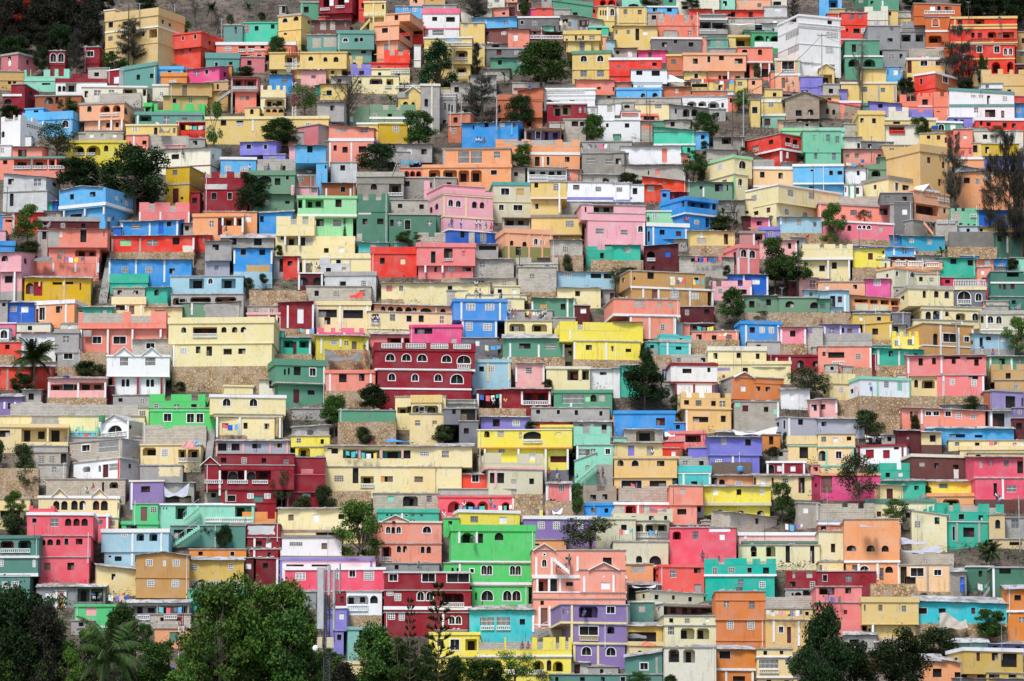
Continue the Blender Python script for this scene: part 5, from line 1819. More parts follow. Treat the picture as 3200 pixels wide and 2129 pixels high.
def plain(name, c, rough=.8, var=.3, scale=3.0, metal=0.0, spec=.2):
    if name in MATS: return MATS[name]
    m, n, l, b = nt(name); vec, rnd = coords(n, l)
    f = noise(n, l, vec, scale, 4)
    col = mixc(n, l, ramp(n, l, f, .3, .7), [v * (1 - var) for v in c], [min(.9, v * (1 + var)) for v in c])
    col = mixc(n, l, ramp(n, l, rnd, 0, 1, 0, var), col, [v * .6 for v in c])
    l.new(col, b.inputs['Base Color']); b.inputs['Roughness'].default_value = rough; b.inputs['Metallic'].default_value = metal
    b.inputs['Specular IOR Level'].default_value = spec
    MATS[name] = m; return m
def tin_mat():
    if 'tin' in MATS: return MATS['tin']
    m, n, l, b = nt('rusty_tin'); vec, rnd = coords(n, l)
    vm = n.new('ShaderNodeVectorMath'); vm.operation = 'MULTIPLY'; vm.inputs[1].default_value = (1, .35, 1); l.new(vec, vm.inputs[0])
    vo = n.new('ShaderNodeTexVoronoi'); vo.inputs['Scale'].default_value = .9; vo.distance = 'CHEBYCHEV'; l.new(vm.outputs[0], vo.inputs['Vector'])
    sx = n.new('ShaderNodeSeparateColor'); l.new(vo.outputs['Color'], sx.inputs[0])
    col = mixc(n, l, sx.outputs[0], (.16, .155, .15), (.46, .46, .47))
    f = noise(n, l, vec, 1.6, 5)
    ad = n.new('ShaderNodeMath'); l.new(f, ad.inputs[0]); l.new(ramp(n, l, rnd, 0, 1, -.16, .1), ad.inputs[1])
    col = mixc(n, l, ramp(n, l, ad.outputs[0], .5, .66, 0, .85), col, (.17, .075, .04))
    wv = n.new('ShaderNodeTexWave'); wv.inputs['Scale'].default_value = 5.5; l.new(vec, wv.inputs['Vector'])
    bp = n.new('ShaderNodeBump'); bp.inputs['Strength'].default_value = .6; bp.inputs['Distance'].default_value = .03; l.new(wv.outputs['Fac'], bp.inputs['Height'])
    l.new(bp.outputs[0], b.inputs['Normal']); l.new(col, b.inputs['Base Color']); b.inputs['Roughness'].default_value = .65
    MATS['tin'] = m; return m
def leaf_mat(name, c1, c2, c3=None):
    if name in MATS: return MATS[name]
    m, n, l, b = nt(name); vec, rnd = coords(n, l)
    geo = n.new('ShaderNodeNewGeometry')
    col = mixc(n, l, geo.outputs['Random Per Island'], c1, c2)
    f = noise(n, l, vec, .55, 2); col = mixc(n, l, ramp(n, l, f, .4, .66, 0, .6), col, c1)
    if c3: col = mixc(n, l, ramp(n, l, noise(n, l, vec, .45, 2), .5, .6), col, c3)
    hs = n.new('ShaderNodeHueSaturation'); l.new(col, hs.inputs['Color']); l.new(ramp(n, l, rnd, 0, 1, .7, 1.35), hs.inputs['Value'])
    l.new(ramp(n, l, rnd, 0, 1, .485, .512), hs.inputs['Hue'])
    l.new(hs.outputs[0], b.inputs['Base Color']); b.inputs['Roughness'].default_value = .7; b.inputs['Specular IOR Level'].default_value = .08
    MATS[name] = m; return m
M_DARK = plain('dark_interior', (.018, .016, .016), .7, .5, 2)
M_GLASS = plain('dull_shutter', (.17, .175, .18), .45, .45, 4, 0, .4)
M_CONC = plain('concrete_slab', (.36, .35, .33), .9, .35, 1.2)
M_WHITE = plain('white_trim', (.74, .73, .70), .8, .16, 2)
M_WOOD = plain('old_wood', (.17, .12, .09), .85, .4, 6)
M_METAL = plain('grey_metal', (.33, .33, .34), .5, .25, 3, .5)
M_BARK = plain('bark', (.10, .08, .06), .9, .4, 3)
M_REBAR = plain('rebar', (.10, .075, .06), .8, .3, 4)
M_BLOCKL = plain('vent_block_white', (.66, .65, .62), .85, .2, 4)
M_BLOCKG = plain('vent_block_grey', (.44, .41, .37), .9, .25, 4)
def cmat(code, d=None):
    if not code: return d
    if code in PAL: return wall_mat(code)
    return d
# ------------------------------------------------------------------ mesh helper
class MB:
    def __init__(s): s.v = []; s.f = []; s.mi = []
    def face(s, pts, mi=0):
        i = len(s.v); s.v += [tuple(p) for p in pts]; s.f.append(tuple(range(i, i + len(pts)))); s.mi.append(mi)
    def box(s, u0, u1, v0, v1, z0, z1, mi=0):
        i = len(s.v)
        s.v += [(u0, v0, z0), (u1, v0, z0), (u1, v1, z0), (u0, v1, z0), (u0, v0, z1), (u1, v0, z1), (u1, v1, z1), (u0, v1, z1)]
        for q in ((0, 1, 5, 4), (1, 2, 6, 5), (2, 3, 7, 6), (3, 0, 4, 7), (4, 5, 6, 7), (3, 2, 1, 0)):
            s.f.append(tuple(i + k for k in q)); s.mi.append(mi)
    def tube(s, a, b, r0, r1=None, n=6, mi=0):
        r1 = r0 if r1 is None else r1
        a = Vector(a); b = Vector(b); d = (b - a)
        if d.length < 1e-5: return
        d.normalize(); x = d.orthogonal().normalized(); y = d.cross(x); i = len(s.v)
        for p, r in ((a, r0), (b, r1)):
            for k in range(n):
                t = 2 * math.pi * k / n; s.v.append(tuple(p + x * r * math.cos(t) + y * r * math.sin(t)))
        for k in range(n):
            s.f.append((i + k, i + (k + 1) % n, i + n + (k + 1) % n, i + n + k)); s.mi.append(mi)
        s.f.append(tuple(i + n + k for k in range(n))); s.mi.append(mi)
        s.f.append(tuple(i + n - 1 - k for k in range(n))); s.mi.append(mi)
    def blob(s, c, rx, ry, rz, n=7, m=5, jit=.12, mi=0):
        i = len(s.v)
        for a in range(m + 1):
            th = math.pi * a / m
            for k in range(n):
                ph = 2 * math.pi * k / n; q = 1 + random.uniform(-jit, jit)
                s.v.append((c[0] + rx * q * math.sin(th) * math.cos(ph), c[1] + ry * q * math.sin(th) * math.sin(ph), c[2] + rz * q * math.cos(th)))
        for a in range(m):
            for k in range(n):
                s.f.append((i + a * n + k, i + (a + 1) * n + k, i + (a + 1) * n + (k + 1) % n, i + a * n + (k + 1) % n)); s.mi.append(mi)
    def mesh(s, name, mats, smooth=False):
        me = bpy.data.meshes.new(name); me.from_pydata(s.v, [], s.f)
        mats = mats if isinstance(mats, (list, tuple)) else [mats]
        for m in mats: me.materials.append(m)
        if len(mats) > 1: me.polygons.foreach_set('material_index', s.mi)
        if smooth: me.polygons.foreach_set('use_smooth', [True] * len(s.f))
        me.update(); return me
    def build(s, name, mats, parent=None, smooth=False):
        if not s.f: return None
        o = bpy.data.objects.new(name, s.mesh(name, mats, smooth)); COL.objects.link(o)
        if parent: o.parent = parent
        return o
def empty(name, loc, rz=0.0):
    o = bpy.data.objects.new(name, None); COL.objects.link(o); o.location = loc; o.rotation_euler = (0, 0, rz); o.empty_display_size = .2
    return o
# ------------------------------------------------------------------ read the survey of the photograph
def parse(txt):
    H = []; rest = []; T = (0, 0, 2356.5)
    for line in txt.strip().split('\n'):
        line = line.strip()
        if not line: continue
        if line.startswith('T '):
            q = line.split(); T = (int(q[1]), int(q[2]), float(q[3]) if len(q) > 3 else 2356.5); continue
        k = 640.0 / T[2]; ox, oy = T[1] * 640, T[0] * 426
        X = lambda v, ox=ox, k=k: ox + float(v) * k
        Yp = lambda v, oy=oy, k=k: oy + float(v) * k
        if not re.match(r'-?\d', line):
            rest.append((line.split(), X, Yp, k)); continue
        body, _, hint = line.partition('#'); q = body.split()
        h = dict(x0=X(q[0]), x1=X(q[1]), y0=Yp(q[2]), y1=Yp(q[3]), col=q[4], hint=hint.strip(), win=[], bal=[], band=[], cols=[], cut=[], notch=None, patch=[], gab=[], p=None, t=None, k=0.0, L=0.0, R=0.0, LC=None, RC=None, kind=None, stone=None)
        if h['col'] not in PAL: h['col'] = 'GR'
        if h['x1'] - h['x0'] < 4 or h['y1'] - h['y0'] < 2: continue
        for t in q[5:]:
            if '?' in t: continue
            c = t[0]
            try:
                if t.count(',') >= 3 and c in 'dDgaAlLhbBoswrywix':
                    nums, _, colr = t[1:].partition(':'); a = [float(v) for v in nums.split(',')]
                    if a[2] > 2 and a[3] > 2: h['win'].append((c, X(a[0]), Yp(a[1]), a[2] * k, a[3] * k, colr if colr in PAL else None))
                elif c == '=':
                    nums, _, colr = t[1:].partition(':'); a = [float(v) for v in nums.split(',')]; h['bal'].append((X(a[0]), Yp(a[1]), a[2] * k, a[3] * k, colr or 'WH'))
                elif c == '%':
                    nums, _, colr = t[1:].partition(':'); a = [float(v) for v in nums.split(',')]
                    if a[2] > 2: h['patch'].append((X(a[0]), Yp(a[1]), a[2] * k, a[3] * k, colr))
                elif c == '^':
                    a = [float(v) for v in t[1:].split(',')]
                    if a[1] > 2: h['gab'].append((X(a[0]), a[1] * k, a[2] * k))
                elif c == '!': h['kind'] = t[1:]
                elif c in 'LR':
                    a = t[1:].split(':'); h[c] = float(a[0]) * k
                    if len(a) > 1: h[c + 'C'] = a[1]
                elif c == 'p':
                    a = t[1:].split(':'); h['p'] = (float(a[0]) * k, a[1] if len(a) > 1 else None)
                elif c == 't': h['t'] = float(t[1:]) * k
                elif c == 'k': h['k'] = float(t[1:]) * k
                elif c == 's':
                    a = t[1:].split(':'); h['band'].append((Yp(a[0]), a[1] if len(a) > 1 else 'WH', (float(a[2]) if len(a) > 2 else 20) * k))
                elif c == 'c':
                    a = t[1:].split(':'); y0 = Yp(a[2]) if len(a) > 3 else h['y0']; y1 = Yp(a[3]) if len(a) > 3 else h['y1']
                    if y1 - y0 > 2: h['cols'].append((X(a[0]), a[1] if len(a) > 1 else 'WH', y0, y1))
                elif c == 'o':
                    a = t[1:].split(':'); h['cut'].append((Yp(a[0]), float(a[1]) * k if len(a) > 1 else 0, float(a[2]) * k if len(a) > 2 else 0, a[3] if len(a) > 3 else None, .55))
                elif c == 'q':
                    a = t[1:].split(':'); h['cut'].append((Yp(a[0]), 0, 0, a[1] if len(a) > 1 else None, .0))
                elif c == 'f': h['stone'] = Yp(t[1:])
                elif c in 'nN' and ':' in t:
                    a, b = t[1:].split(':'); rg = [tuple(float(v) for v in r.split('-')) for r in b.split(',')]
                    rg = [(X(r[0]), X(r[1])) for r in rg if r[1] > r[0]]
                    if rg: h['notch'] = (float(a) * k, rg, c == 'N')
            except (ValueError, IndexError): pass
        H.append(h)
    return H, rest
HOUSES, REST = parse(DATA)
# storeys recorded one after the other that share a colour (or a stone footing) belong to one building
def ov(a, b): return max(0, min(a['x1'], b['x1']) - max(a['x0'], b['x0']))
BUILD = []
for h in HOUSES:
    if h['col'] == 'ST' and h['kind'] is None: h['kind'] = 'stone_wall'
    if h['kind'] is None:
        for g in reversed(BUILD[-6:]):
            if g[0]['kind']: continue
            done = False
            for b in g:
                w = min(b['x1'] - b['x0'], h['x1'] - h['x0'])
                if h['col'] == b['col'] and ov(h, b) > .55 * w and (abs(h['y0'] - b['y1']) < 7 or abs(h['y1'] - b['y0']) < 7 or (h['y0'] < b['y1'] and h['y1'] > b['y0'] and ov(h, b) > .8 * w)):
                    g.append(h); done = True; break
            if done: break
        else: BUILD.append([h])
    elif h['kind'] == 'stone_wall':
        done = False
        for g in reversed(BUILD[-8:]):
            for b in g:
                if b['col'] != 'ST' and not b['kind'] and abs(h['y0'] - b['y1']) < 8 and ov(h, b) > .7 * max(b['x1'] - b['x0'], h['x1'] - h['x0']):
                    b['stone'] = h['y0']; b['y1'] = max(b['y1'], h['y1']); done = True; break
            if done: break
        if not done: BUILD.append([h])
    else: BUILD.append([h])
# ------------------------------------------------------------------ parts of a house
ARCH = {'a': 1, 'A': 1, 'h': 1}
def arch_pts(u0, u1, z0, z1, n=8):
    w = u1 - u0; r = min(w / 2, (z1 - z0) * .6); zc = z1 - r; uc = (u0 + u1) / 2
    return [(uc - w / 2 * math.cos(math.pi * i / n), zc + r * math.sin(math.pi * i / n)) for i in range(n + 1)]
def chamfer_pts(u0, u1, z0, z1):
    c = min(.28, (u1 - u0) * .2, (z1 - z0) * .35)
    return [(u0, z1 - c), (u0 + c, z1), (u1 - c, z1), (u1, z1 - c)]
def top_pts(t, u0, u1, z0, z1):
    if t in ARCH: return arch_pts(u0, u1, z0, z1)
    if t == 'l': return chamfer_pts(u0, u1, z0, z1)
    return [(u0, z1), (u1, z1)]
DEPTH = {'d': .28, 'D': .28, 'a': .28, 'A': .28, 'g': .09, 'w': .08, 'o': .2, 's': .1, 'r': .12, 'y': .05, 'i': .2, 'b': .07, 'B': .07, 'x': .07, 'l': 1.5, 'L': 1.5, 'h': 1.5}
def panel(mb, place, U0, U1, z_bot, topz, wins, revealmat=0):
    """A wall face in the (u, z) plane with real openings; place(u, z, depth) -> point."""
    us = {U0, U1}; zt = max(topz(U0), topz(U1)); zs = {z_bot}
    lim = min(topz(U0), topz(U1)) - .06
    W = []
    for w in wins:
        u0, u1, z0, z1 = max(w[1], U0 + .06), min(w[2], U1 - .06), max(w[3], z_bot + .05), min(w[4], lim)
        if u1 - u0 < .12 or z1 - z0 < .12: continue
        W.append((w[0], u0, u1, z0, z1, w[5], w[6]))
    if W:
        us |= {w[1] for w in W} | {w[2] for w in W}; zs |= {w[3] for w in W} | {w[4] for w in W}
    us = sorted(us); zs = sorted(zs)
    for i in range(len(us) - 1):
        a, b = us[i], us[i + 1]; um = (a + b) / 2
        for j in range(len(zs)):
            c = zs[j]; top = j == len(zs) - 1
            zm = c + .01 if top else (c + zs[j + 1]) / 2
            if any(w[1] < um < w[2] and w[3] < zm < w[4] for w in W): continue
            if top: mb.face([place(a, c, 0), place(b, c, 0), place(b, topz(b), 0), place(a, topz(a), 0)])
            else: mb.face([place(a, c, 0), place(b, c, 0), place(b, zs[j + 1], 0), place(a, zs[j + 1], 0)])
    for (t, u0, u1, z0, z1, colr, dep) in W:
        pts = top_pts(t, u0, u1, z0, z1)
        for k in range(len(pts) - 1):
            p, q = pts[k], pts[k + 1]
            if p[1] < z1 - 1e-4 or q[1] < z1 - 1e-4:
                mb.face([place(p[0], p[1], 0), place(q[0], q[1], 0), place(q[0], z1, 0), place(p[0], z1, 0)])
        ring = [(u0, z0)] + pts + [(u1, z0)]
        ring = [r for k, r in enumerate(ring) if k == 0 or (abs(r[0] - ring[k-1][0]) + abs(r[1] - ring[k-1][1])) > 1e-5]
        for k in range(len(ring)):
            p, q = ring[k], ring[(k + 1) % len(ring)]
            mb.face([place(p[0], p[1], 0), place(p[0], p[1], dep), place(q[0], q[1], dep), place(q[0], q[1], 0)])
    return W
NAMES = {'d': 'window', 'D': 'window', 'a': 'arched_window', 'A': 'arched_window', 'g': 'window', 'w': 'shutter', 'o': 'door', 's': 'shutter', 'r': 'door', 'y': 'blocked_window', 'i': 'barred_window', 'b': 'vent_block', 'B': 'vent_block', 'x': 'vent_block', 'l': 'veranda', 'L': 'veranda', 'h': 'veranda_arch'}
def strip(mb, place, ring, w, d0, d1, closed=True):
    """A raised border of width w just outside the ring of (u, z) points."""
    cu = sum(p[0] for p in ring) / len(ring); cz = sum(p[1] for p in ring) / len(ring)
    mu = max(abs(p[0] - cu) for p in ring); mz = max(abs(p[1] - cz) for p in ring)
    out = [(cu + (p[0] - cu) * (1 + w / mu), cz + (p[1] - cz) * (1 + w / mz)) for p in ring]
    n = len(ring)
    for k in range(n if closed else n - 1):
        a, b, c, d = ring[k], ring[(k + 1) % n], out[(k + 1) % n], out[k]
        mb.face([place(a[0], a[1], d1), place(b[0], b[1], d1), place(c[0], c[1], d1), place(d[0], d[1], d1)])
        mb.face([place(d[0], d[1], d1), place(c[0], c[1], d1), place(c[0], c[1], d0), place(d[0], d[1], d0)])
        mb.face([place(a[0], a[1], d1), place(a[0], a[1], d0), place(b[0], b[1], d0), place(b[0], b[1], d1)])
def bar(mb, place, u0, u1, z0, z1, d0, d1):
    P8 = [place(u, z, d) for d in (d0, d1) for (u, z) in ((u0, z0), (u1, z0), (u1, z1), (u0, z1))]
    for q in ((0, 1, 2, 3), (4, 7, 6, 5), (0, 4, 5, 1), (1, 5, 6, 2), (2, 6, 7, 3), (3, 7, 4, 0)): mb.face([P8[k] for k in q])
def window_parts(root, place, W, code):
    for (t, u0, u1, z0, z1, colr, dep) in W:
        w, h = u1 - u0, z1 - z0; nm = NAMES[t]
        if t == 'r' and h < w * 1.25: nm = 'shutter'
        pts = top_pts(t, u0, u1, z0, z1); ring = [(u0, z0)] + pts[::1] + [(u1, z0)]
        pane = MB(); e = .012
        if t in 'lLh':
            # back wall of the recess in the house colour, with near-black door and window panels added to deepen its shade
            g = MB(); bw = cmat(colr, wall_mat(code))
            g.face([place(u0 - .0, z0, dep), place(u1, z0, dep), place(u1, z1, dep), place(u0, z1, dep)])
            o = g.build(nm, bw, root)
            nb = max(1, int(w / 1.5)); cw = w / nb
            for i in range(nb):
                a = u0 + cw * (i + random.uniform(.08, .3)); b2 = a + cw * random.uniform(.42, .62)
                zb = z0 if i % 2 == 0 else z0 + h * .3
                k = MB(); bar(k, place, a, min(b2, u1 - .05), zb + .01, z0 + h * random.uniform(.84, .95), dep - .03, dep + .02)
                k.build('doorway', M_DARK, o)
            continue
        mat = M_DARK; frame = None; fm = M_WHITE
        if t == 'g': mat = M_GLASS
        elif t == 'w': mat = cmat(colr, M_WHITE)
        elif t == 's': mat = cmat(colr, M_WOOD)
        elif t == 'r': mat = cmat(colr, wall_mat('MA') if random.random() < .7 else M_WOOD)
        elif t == 'y': mat = wall_mat('BL')
        elif colr: mat = cmat(colr, M_DARK)
        pane.face([place(u0 - e, z0 - e, dep), place(u1 + e, z0 - e, dep), place(u1 + e, z1 + e, dep), place(u0 - e, z1 + e, dep)])
        o = pane.build(nm, mat, root)
        f = MB(); ring2 = [r for k, r in enumerate(ring) if k == 0 or ring[k] != ring[k-1]]
        if t in 'DA':
            strip(f, place, ring2, .12, .0, -.035)
            if w > .5: bar(f, place, (u0 + u1) / 2 - .02, (u0 + u1) / 2 + .02, z0, z1 - (w * .1 if t == 'A' else 0), dep - .06, dep - .02)
            f.build('frame', cmat(colr, M_WHITE) if t == 'D' and colr else M_WHITE, o)
        elif t == 'g':
            bar(f, place, u0, u1, z0 + h * .48, z0 + h * .54, dep - .04, dep - .005); bar(f, place, (u0 + u1) / 2 - .03, (u0 + u1) / 2 + .03, z0, z1, dep - .05, dep - .006)
            f.build('frame', random.choice((M_WOOD, M_WHITE, M_METAL)), o)
        elif t in 'da' and w > .35:
            r = random.random()
            if r < .3:      # a curtain or half-open shutter behind the opening
                s = random.choice((0, 1)); a = u0 if s == 0 else u0 + w * .55
                bar(f, place, a + .01, a + w * .42, z0 + .02, z0 + h * random.uniform(.55, .8), dep - .04, dep - .01)
                f.build('curtain', random.choice((M_WOOD, M_GLASS, plain('curtain_cloth', (.42, .38, .36), .9, .5, 2), wall_mat('MA'), M_BLOCKL)), o)
            elif r < .55:
                strip(f, place, ring2, .05, .0, -.015); f.build('frame', random.choice((M_CONC, M_WOOD, M_BLOCKL)), o)
        elif t == 'i':
            nb = max(3, int(w / .17))
            for k in range(nb + 1): bar(f, place, u0 + w * k / nb - .022, u0 + w * k / nb + .022, z0, z1, .05, .09)
            for zz in (z0, z0 + h * .5, z1 - .05): bar(f, place, u0, u1, zz, zz + .05, .04, .1)
            f.build('grille', M_WHITE, o)
        elif t in 'bBx':
            nx = max(2, min(8, round(w / (.27 if t != 'x' else .4)))); nz = max(2, min(9, round(h / (.27 if t != 'x' else .2)))); th = .055 if t != 'x' else .06
            for k in range(nx + 1): bar(f, place, u0 + w * k / nx - th, u0 + w * k / nx + th, z0, z1, -.015, dep - .005)
            for k in range(nz + 1): bar(f, place, u0, u1, z0 + h * k / nz - th * .9, z0 + h * k / nz + th * .9, -.012, dep - .006)
            f.build('lattice', cmat(colr, M_BLOCKG if t == 'B' else M_BLOCKL), o)
def balustrade(root, u0, u1, z0, z1, v, mat):
    m = MB(); h = z1 - z0; th = min(.12, h * .18)
    m.box(u0, u1, v - .07, v + .07, z0, z0 + th); m.box(u0, u1, v - .09, v + .09, z1 - th, z1)
    n = max(2, min(40, int((u1 - u0) / .27)))
    for k in range(n + 1):
        u = u0 + .05 + (u1 - u0 - .1) * k / n; zb, zm, zt = z0 + th, z0 + h * .45, z1 - th
        m.tube((u, v, zb), (u, v, zm), .045, .085, 4); m.tube((u, v, zm), (u, v, zt), .085, .04, 4)
    m.build('balustrade', mat, root)
def tin_roof(root, u0, u1, v0, v1, topz, th=.035):
    m = MB(); nu = max(3, int((u1 - u0) / .9)); nv = 4; g = []
    for i in range(nu + 1):
        row = []
        for j in range(nv + 1):
            u = u0 + (u1 - u0) * i / nu; v = v0 + (v1 - v0) * j / nv
            if j == 0: v += random.uniform(-.16, .12)
            if i in (0, nu): u += random.uniform(-.1, .1)
            row.append((u, v, topz(u, v) + random.uniform(.0, .07)))
        g.append(row)
    for i in range(nu):
        for j in range(nv):
            a, b, c, d = g[i][j], g[i + 1][j], g[i + 1][j + 1], g[i][j + 1]
            m.face([a, b, c, d]); m.face([(p[0], p[1], p[2] - th) for p in (d, c, b, a)])
    for i in range(nu):
        for j, s in ((0, 1), (nv, -1)):
            a, b = g[i][j], g[i + 1][j]; q = [a, b, (b[0], b[1], b[2] - th), (a[0], a[1], a[2] - th)]; m.face(q if s < 0 else q[::-1])
    for j in range(nv):
        for i, s in ((0, 1), (nu, -1)):
            a, b = g[i][j], g[i][j + 1]; q = [a, b, (b[0], b[1], b[2] - th), (a[0], a[1], a[2] - th)]; m.face(q)
    # battens under the front edge and stones that hold the sheets down
    o = m.build('roof', tin_mat(), root)
    k = MB()
    for _ in range(int((u1 - u0) / 1.3) + 1):
        u = random.uniform(u0 + .1, u1 - .1); v = random.uniform(v0 + .1, v0 + (v1 - v0) * .6); r = random.uniform(.07, .17)
        k.blob((u, v, topz(u, v) + r * .6), r * 1.3, r, r * .8, 6, 4, .2)
    k = k.build('weight_stones', wall_mat('GRO'), o)
    if k: k['kind'] = 'stuff'
    return o
LABELS = []          # (object, record) for the labels written at the end
def build_house(g):
    main = max(g, key=lambda b: (b['x1'] - b['x0']) * (b['y1'] - b['y0']))
    ymax = max(b['y1'] for b in g); ymin = min(b['y0'] for b in g)
    xc = (main['x0'] + main['x1']) / 2
    Y = hit(xc, ymax); s = mpp(Y)
    zb = P(xc, ymax, Y).z; Z = lambda py: P(xc, py, Y).z - zb
    Htot = Z(ymin); kind = main['kind']
    wallish = kind in ('stone_wall', 'block_wall')
    D = max(3.2, min(9.0, Htot * 1.45)) if not wallish else 1.6
    if kind == 'board_fence': D = .25
    L = max(b['L'] for b in g); R = max(b['R'] for b in g)
    a = 0.0; side = 0
    if L or R:
        side = 1 if R >= L else -1; sw = max(L, R) * s
        if sw / .62 > D: D = min(14, sw / .62)
        a = math.asin(min(.62, sw / D)) * side
    else: a = random.uniform(-.05, .05)
    ca = math.cos(a)
    root = empty('thing', P(xc, ymax, Y), -a)
    U = lambda px: (px - xc) * s / ca
    FND = 2.6
    for bi, b in enumerate(g):
        code = b['col']; wm = wall_mat(code)
        voff = .0
        if b is not main:
            small_front = any(ov(b, o) > .5 * (b['x1'] - b['x0']) and b['y0'] < o['y1'] - 3 and b['y1'] > o['y0'] + 3 for o in g if o is not b)
            voff = (-.05 - .02 * bi) if small_front else (.06 + .03 * bi)
        u0, u1 = U(b['x0']), U(b['x1']); W = u1 - u0
        ztop, zbot = Z(b['y0']), Z(b['y1'])
        lowest = b['y1'] > ymax - 3
        roofz = ztop; parz = 0
        if b['notch']: parz = b['notch'][0] * s; roofz = ztop - parz
        elif b['p']: parz = b['p'][0] * s; roofz = ztop - parz
        tin = b['t'] is not None
        gfull = [q for q in b['gab'] if q[1] > .75 * (b['x1'] - b['x0'])]
        slope = 0
        if tin and not gfull: slope = min(.5, b['t'] * s / (D + .35) + .12)
        sk = -b['k'] * s
        tz = (lambda u, v=0.0: roofz + sk * (u - u0) / W + slope * max(v, -.4)) if not parz else (lambda u, v=0.0: roofz + sk * (u - u0) / W)
        if sk == 0 and not wallish:
            j = random.uniform(-.05, .05); tz0 = tz; tz = lambda u, v=0.0: tz0(u, v) + j * (u - u0) / W
        if wallish or kind == 'board_fence':
            jit = [random.uniform(-.12, .12) for _ in range(40)]
        # storeys
        cuts = sorted(b['cut'], key=lambda c: c[0]); segs = []; cu0, cu1, cv, cc = u0, u1, voff, code; zhi = None
        for c in cuts:
            zc = Z(c[0])
            if not (zbot + .1 < zc < roofz - .1): continue
            segs.append((zhi, zc, cu0, cu1, cv, cc)); zhi = zc
            cu0 += c[1] * s / ca; cu1 -= c[2] * s / ca; cv += c[4] if c[4] else (-.012); cc = c[3] or cc
        segs.append((zhi, zbot - (FND if lowest else .0), cu0, cu1, cv, cc))
        wins = []
        for w in b['win']:
            dep = DEPTH[w[0]]
            wins.append((w[0], U(w[1]), U(w[1] + w[3]), Z(w[2] + w[4]), Z(w[2]), w[5], min(dep, D * .45), w[1] + w[3] / 2))
        for (zh, zl, s0, s1, v, c) in segs:
            if s1 - s0 < .3: continue
            mb = MB(); top = zh is None
            tzf = (lambda u: tz(u, 0)) if top else (lambda u, zh=zh: zh)
            zr = roofz if top else zh
            fw = [w for w in wins if b['x0'] - 2 <= w[7] <= b['x1'] + 2 and zl <= (w[3] + w[4]) / 2 < zr]
            pf = lambda u, z, d, v=v: (u, v + d, z)
            Wf = panel(mb, pf, s0, s1, zl, tzf, fw)
            window_parts(root, pf, Wf, c)
            for sd in (-1, 1):
                uu = s0 if sd < 0 else s1
                if sd > 0: pl = lambda q, z, d, uu=uu, v=v: (uu - d, v + q, z)
                else: pl = lambda q, z, d, uu=uu, v=v: (uu + d, v + (D - v) - q, z)
                L_ = D - v
                tq = (lambda q, uu=uu, v=v: tz(uu, v + q)) if sd > 0 else (lambda q, uu=uu, L_=L_, v=v: tz(uu, v + L_ - q))
                if not top: tq = lambda q, zh=zh: zh
                swn = []
                if side == sd and not wallish:
                    for w in wins:
                        if (sd > 0 and w[7] > b['x1'] + 2) or (sd < 0 and w[7] < b['x0'] - 2):
                            if not (zl <= (w[3] + w[4]) / 2 < zr): continue
                            # photo x beyond the corner -> distance along the side wall
                            pxw = (w[2] - w[1]) * ca / s; pcx = w[7]
                            off = (pcx - b['x1']) if sd > 0 else (b['x0'] - pcx)
                            k2 = s / max(.12, abs(math.sin(a))); q0 = (off - pxw / 2) * k2; q1 = (off + pxw / 2) * k2
                            if sd < 0: q0, q1 = L_ - q1, L_ - q0
                            swn.append((w[0] if w[0] not in 'lLh' else 'd', q0, q1, w[3], w[4], w[5], .14))
                sm = mb
                cc2 = b['RC'] if sd > 0 else b['LC']
                if cc2: sm = MB()
                Ws = panel(sm, pl, 0, L_, zl, tq, swn)
                window_parts(root, pl, Ws, c)
                if cc2: sm.build('side_wall', wall_mat(cc2), root)
            # back, underside and top
            T = (lambda u, vv: tz(u, vv)) if top else (lambda u, vv, zh=zh: zh)
            mb.face([(s1, D, zl), (s0, D, zl), (s0, D, T(s0, D)), (s1, D, T(s1, D))])
            mb.face([(s0, D, zl), (s1, D, zl), (s1, v, zl), (s0, v, zl)])
            mb.face([(s0, v, T(s0, v)), (s1, v, T(s1, v)), (s1, D, T(s1, D)), (s0, D, T(s0, D))])
            mb.build('wall' if not wallish else 'masonry', wall_mat(c), root)
        top_w = [(w[0], max(w[1], u0 + .05), min(w[2], u1 - .05), w[3], min(w[4], ztop - .05), w[5], .06) for w in wins if parz and not b['notch'] and (w[3] + w[4]) / 2 >= roofz and b['x0'] - 2 <= w[7] <= b['x1'] + 2]
        top_w = [w for w in top_w if w[2] - w[1] > .2 and w[4] - w[3] > .15 and w[0] not in 'lLh']
        window_parts(root, lambda u, z, d, v=voff: (u, v - .22 + d, z), top_w, code)
        # roof line
        pc = b['p'][1] if b['p'] else None
        if parz and not b['notch']:
            pm = cmat(pc, wm); m = MB(); o_ = .14; thk = .2
            zt = lambda u: roofz + parz + sk * (u - u0) / W
            def slab(x0, x1, v0, v1):
                i = len(m.v); m.v += [(x0, v0, tz(x0) - .0), (x1, v0, tz(x1)), (x1, v1, tz(x1)), (x0, v1, tz(x0)), (x0, v0, zt(x0)), (x1, v0, zt(x1)), (x1, v1, zt(x1)), (x0, v1, zt(x0))]
                for q in ((0, 1, 5, 4), (1, 2, 6, 5), (2, 3, 7, 6), (3, 0, 4, 7), (4, 5, 6, 7), (3, 2, 1, 0)): m.f.append(tuple(i + k for k in q)); m.mi.append(0)
            slab(u0 - o_, u1 + o_, voff - o_, voff + thk); slab(u0 - o_, u0 + thk, voff + thk, D); slab(u1 - thk, u1 + o_, voff + thk, D); slab(u0 + thk, u1 - thk, D - thk, D)
            m.build('parapet' if parz > .45 else 'roof_edge', pm, root)
        elif b['notch']:
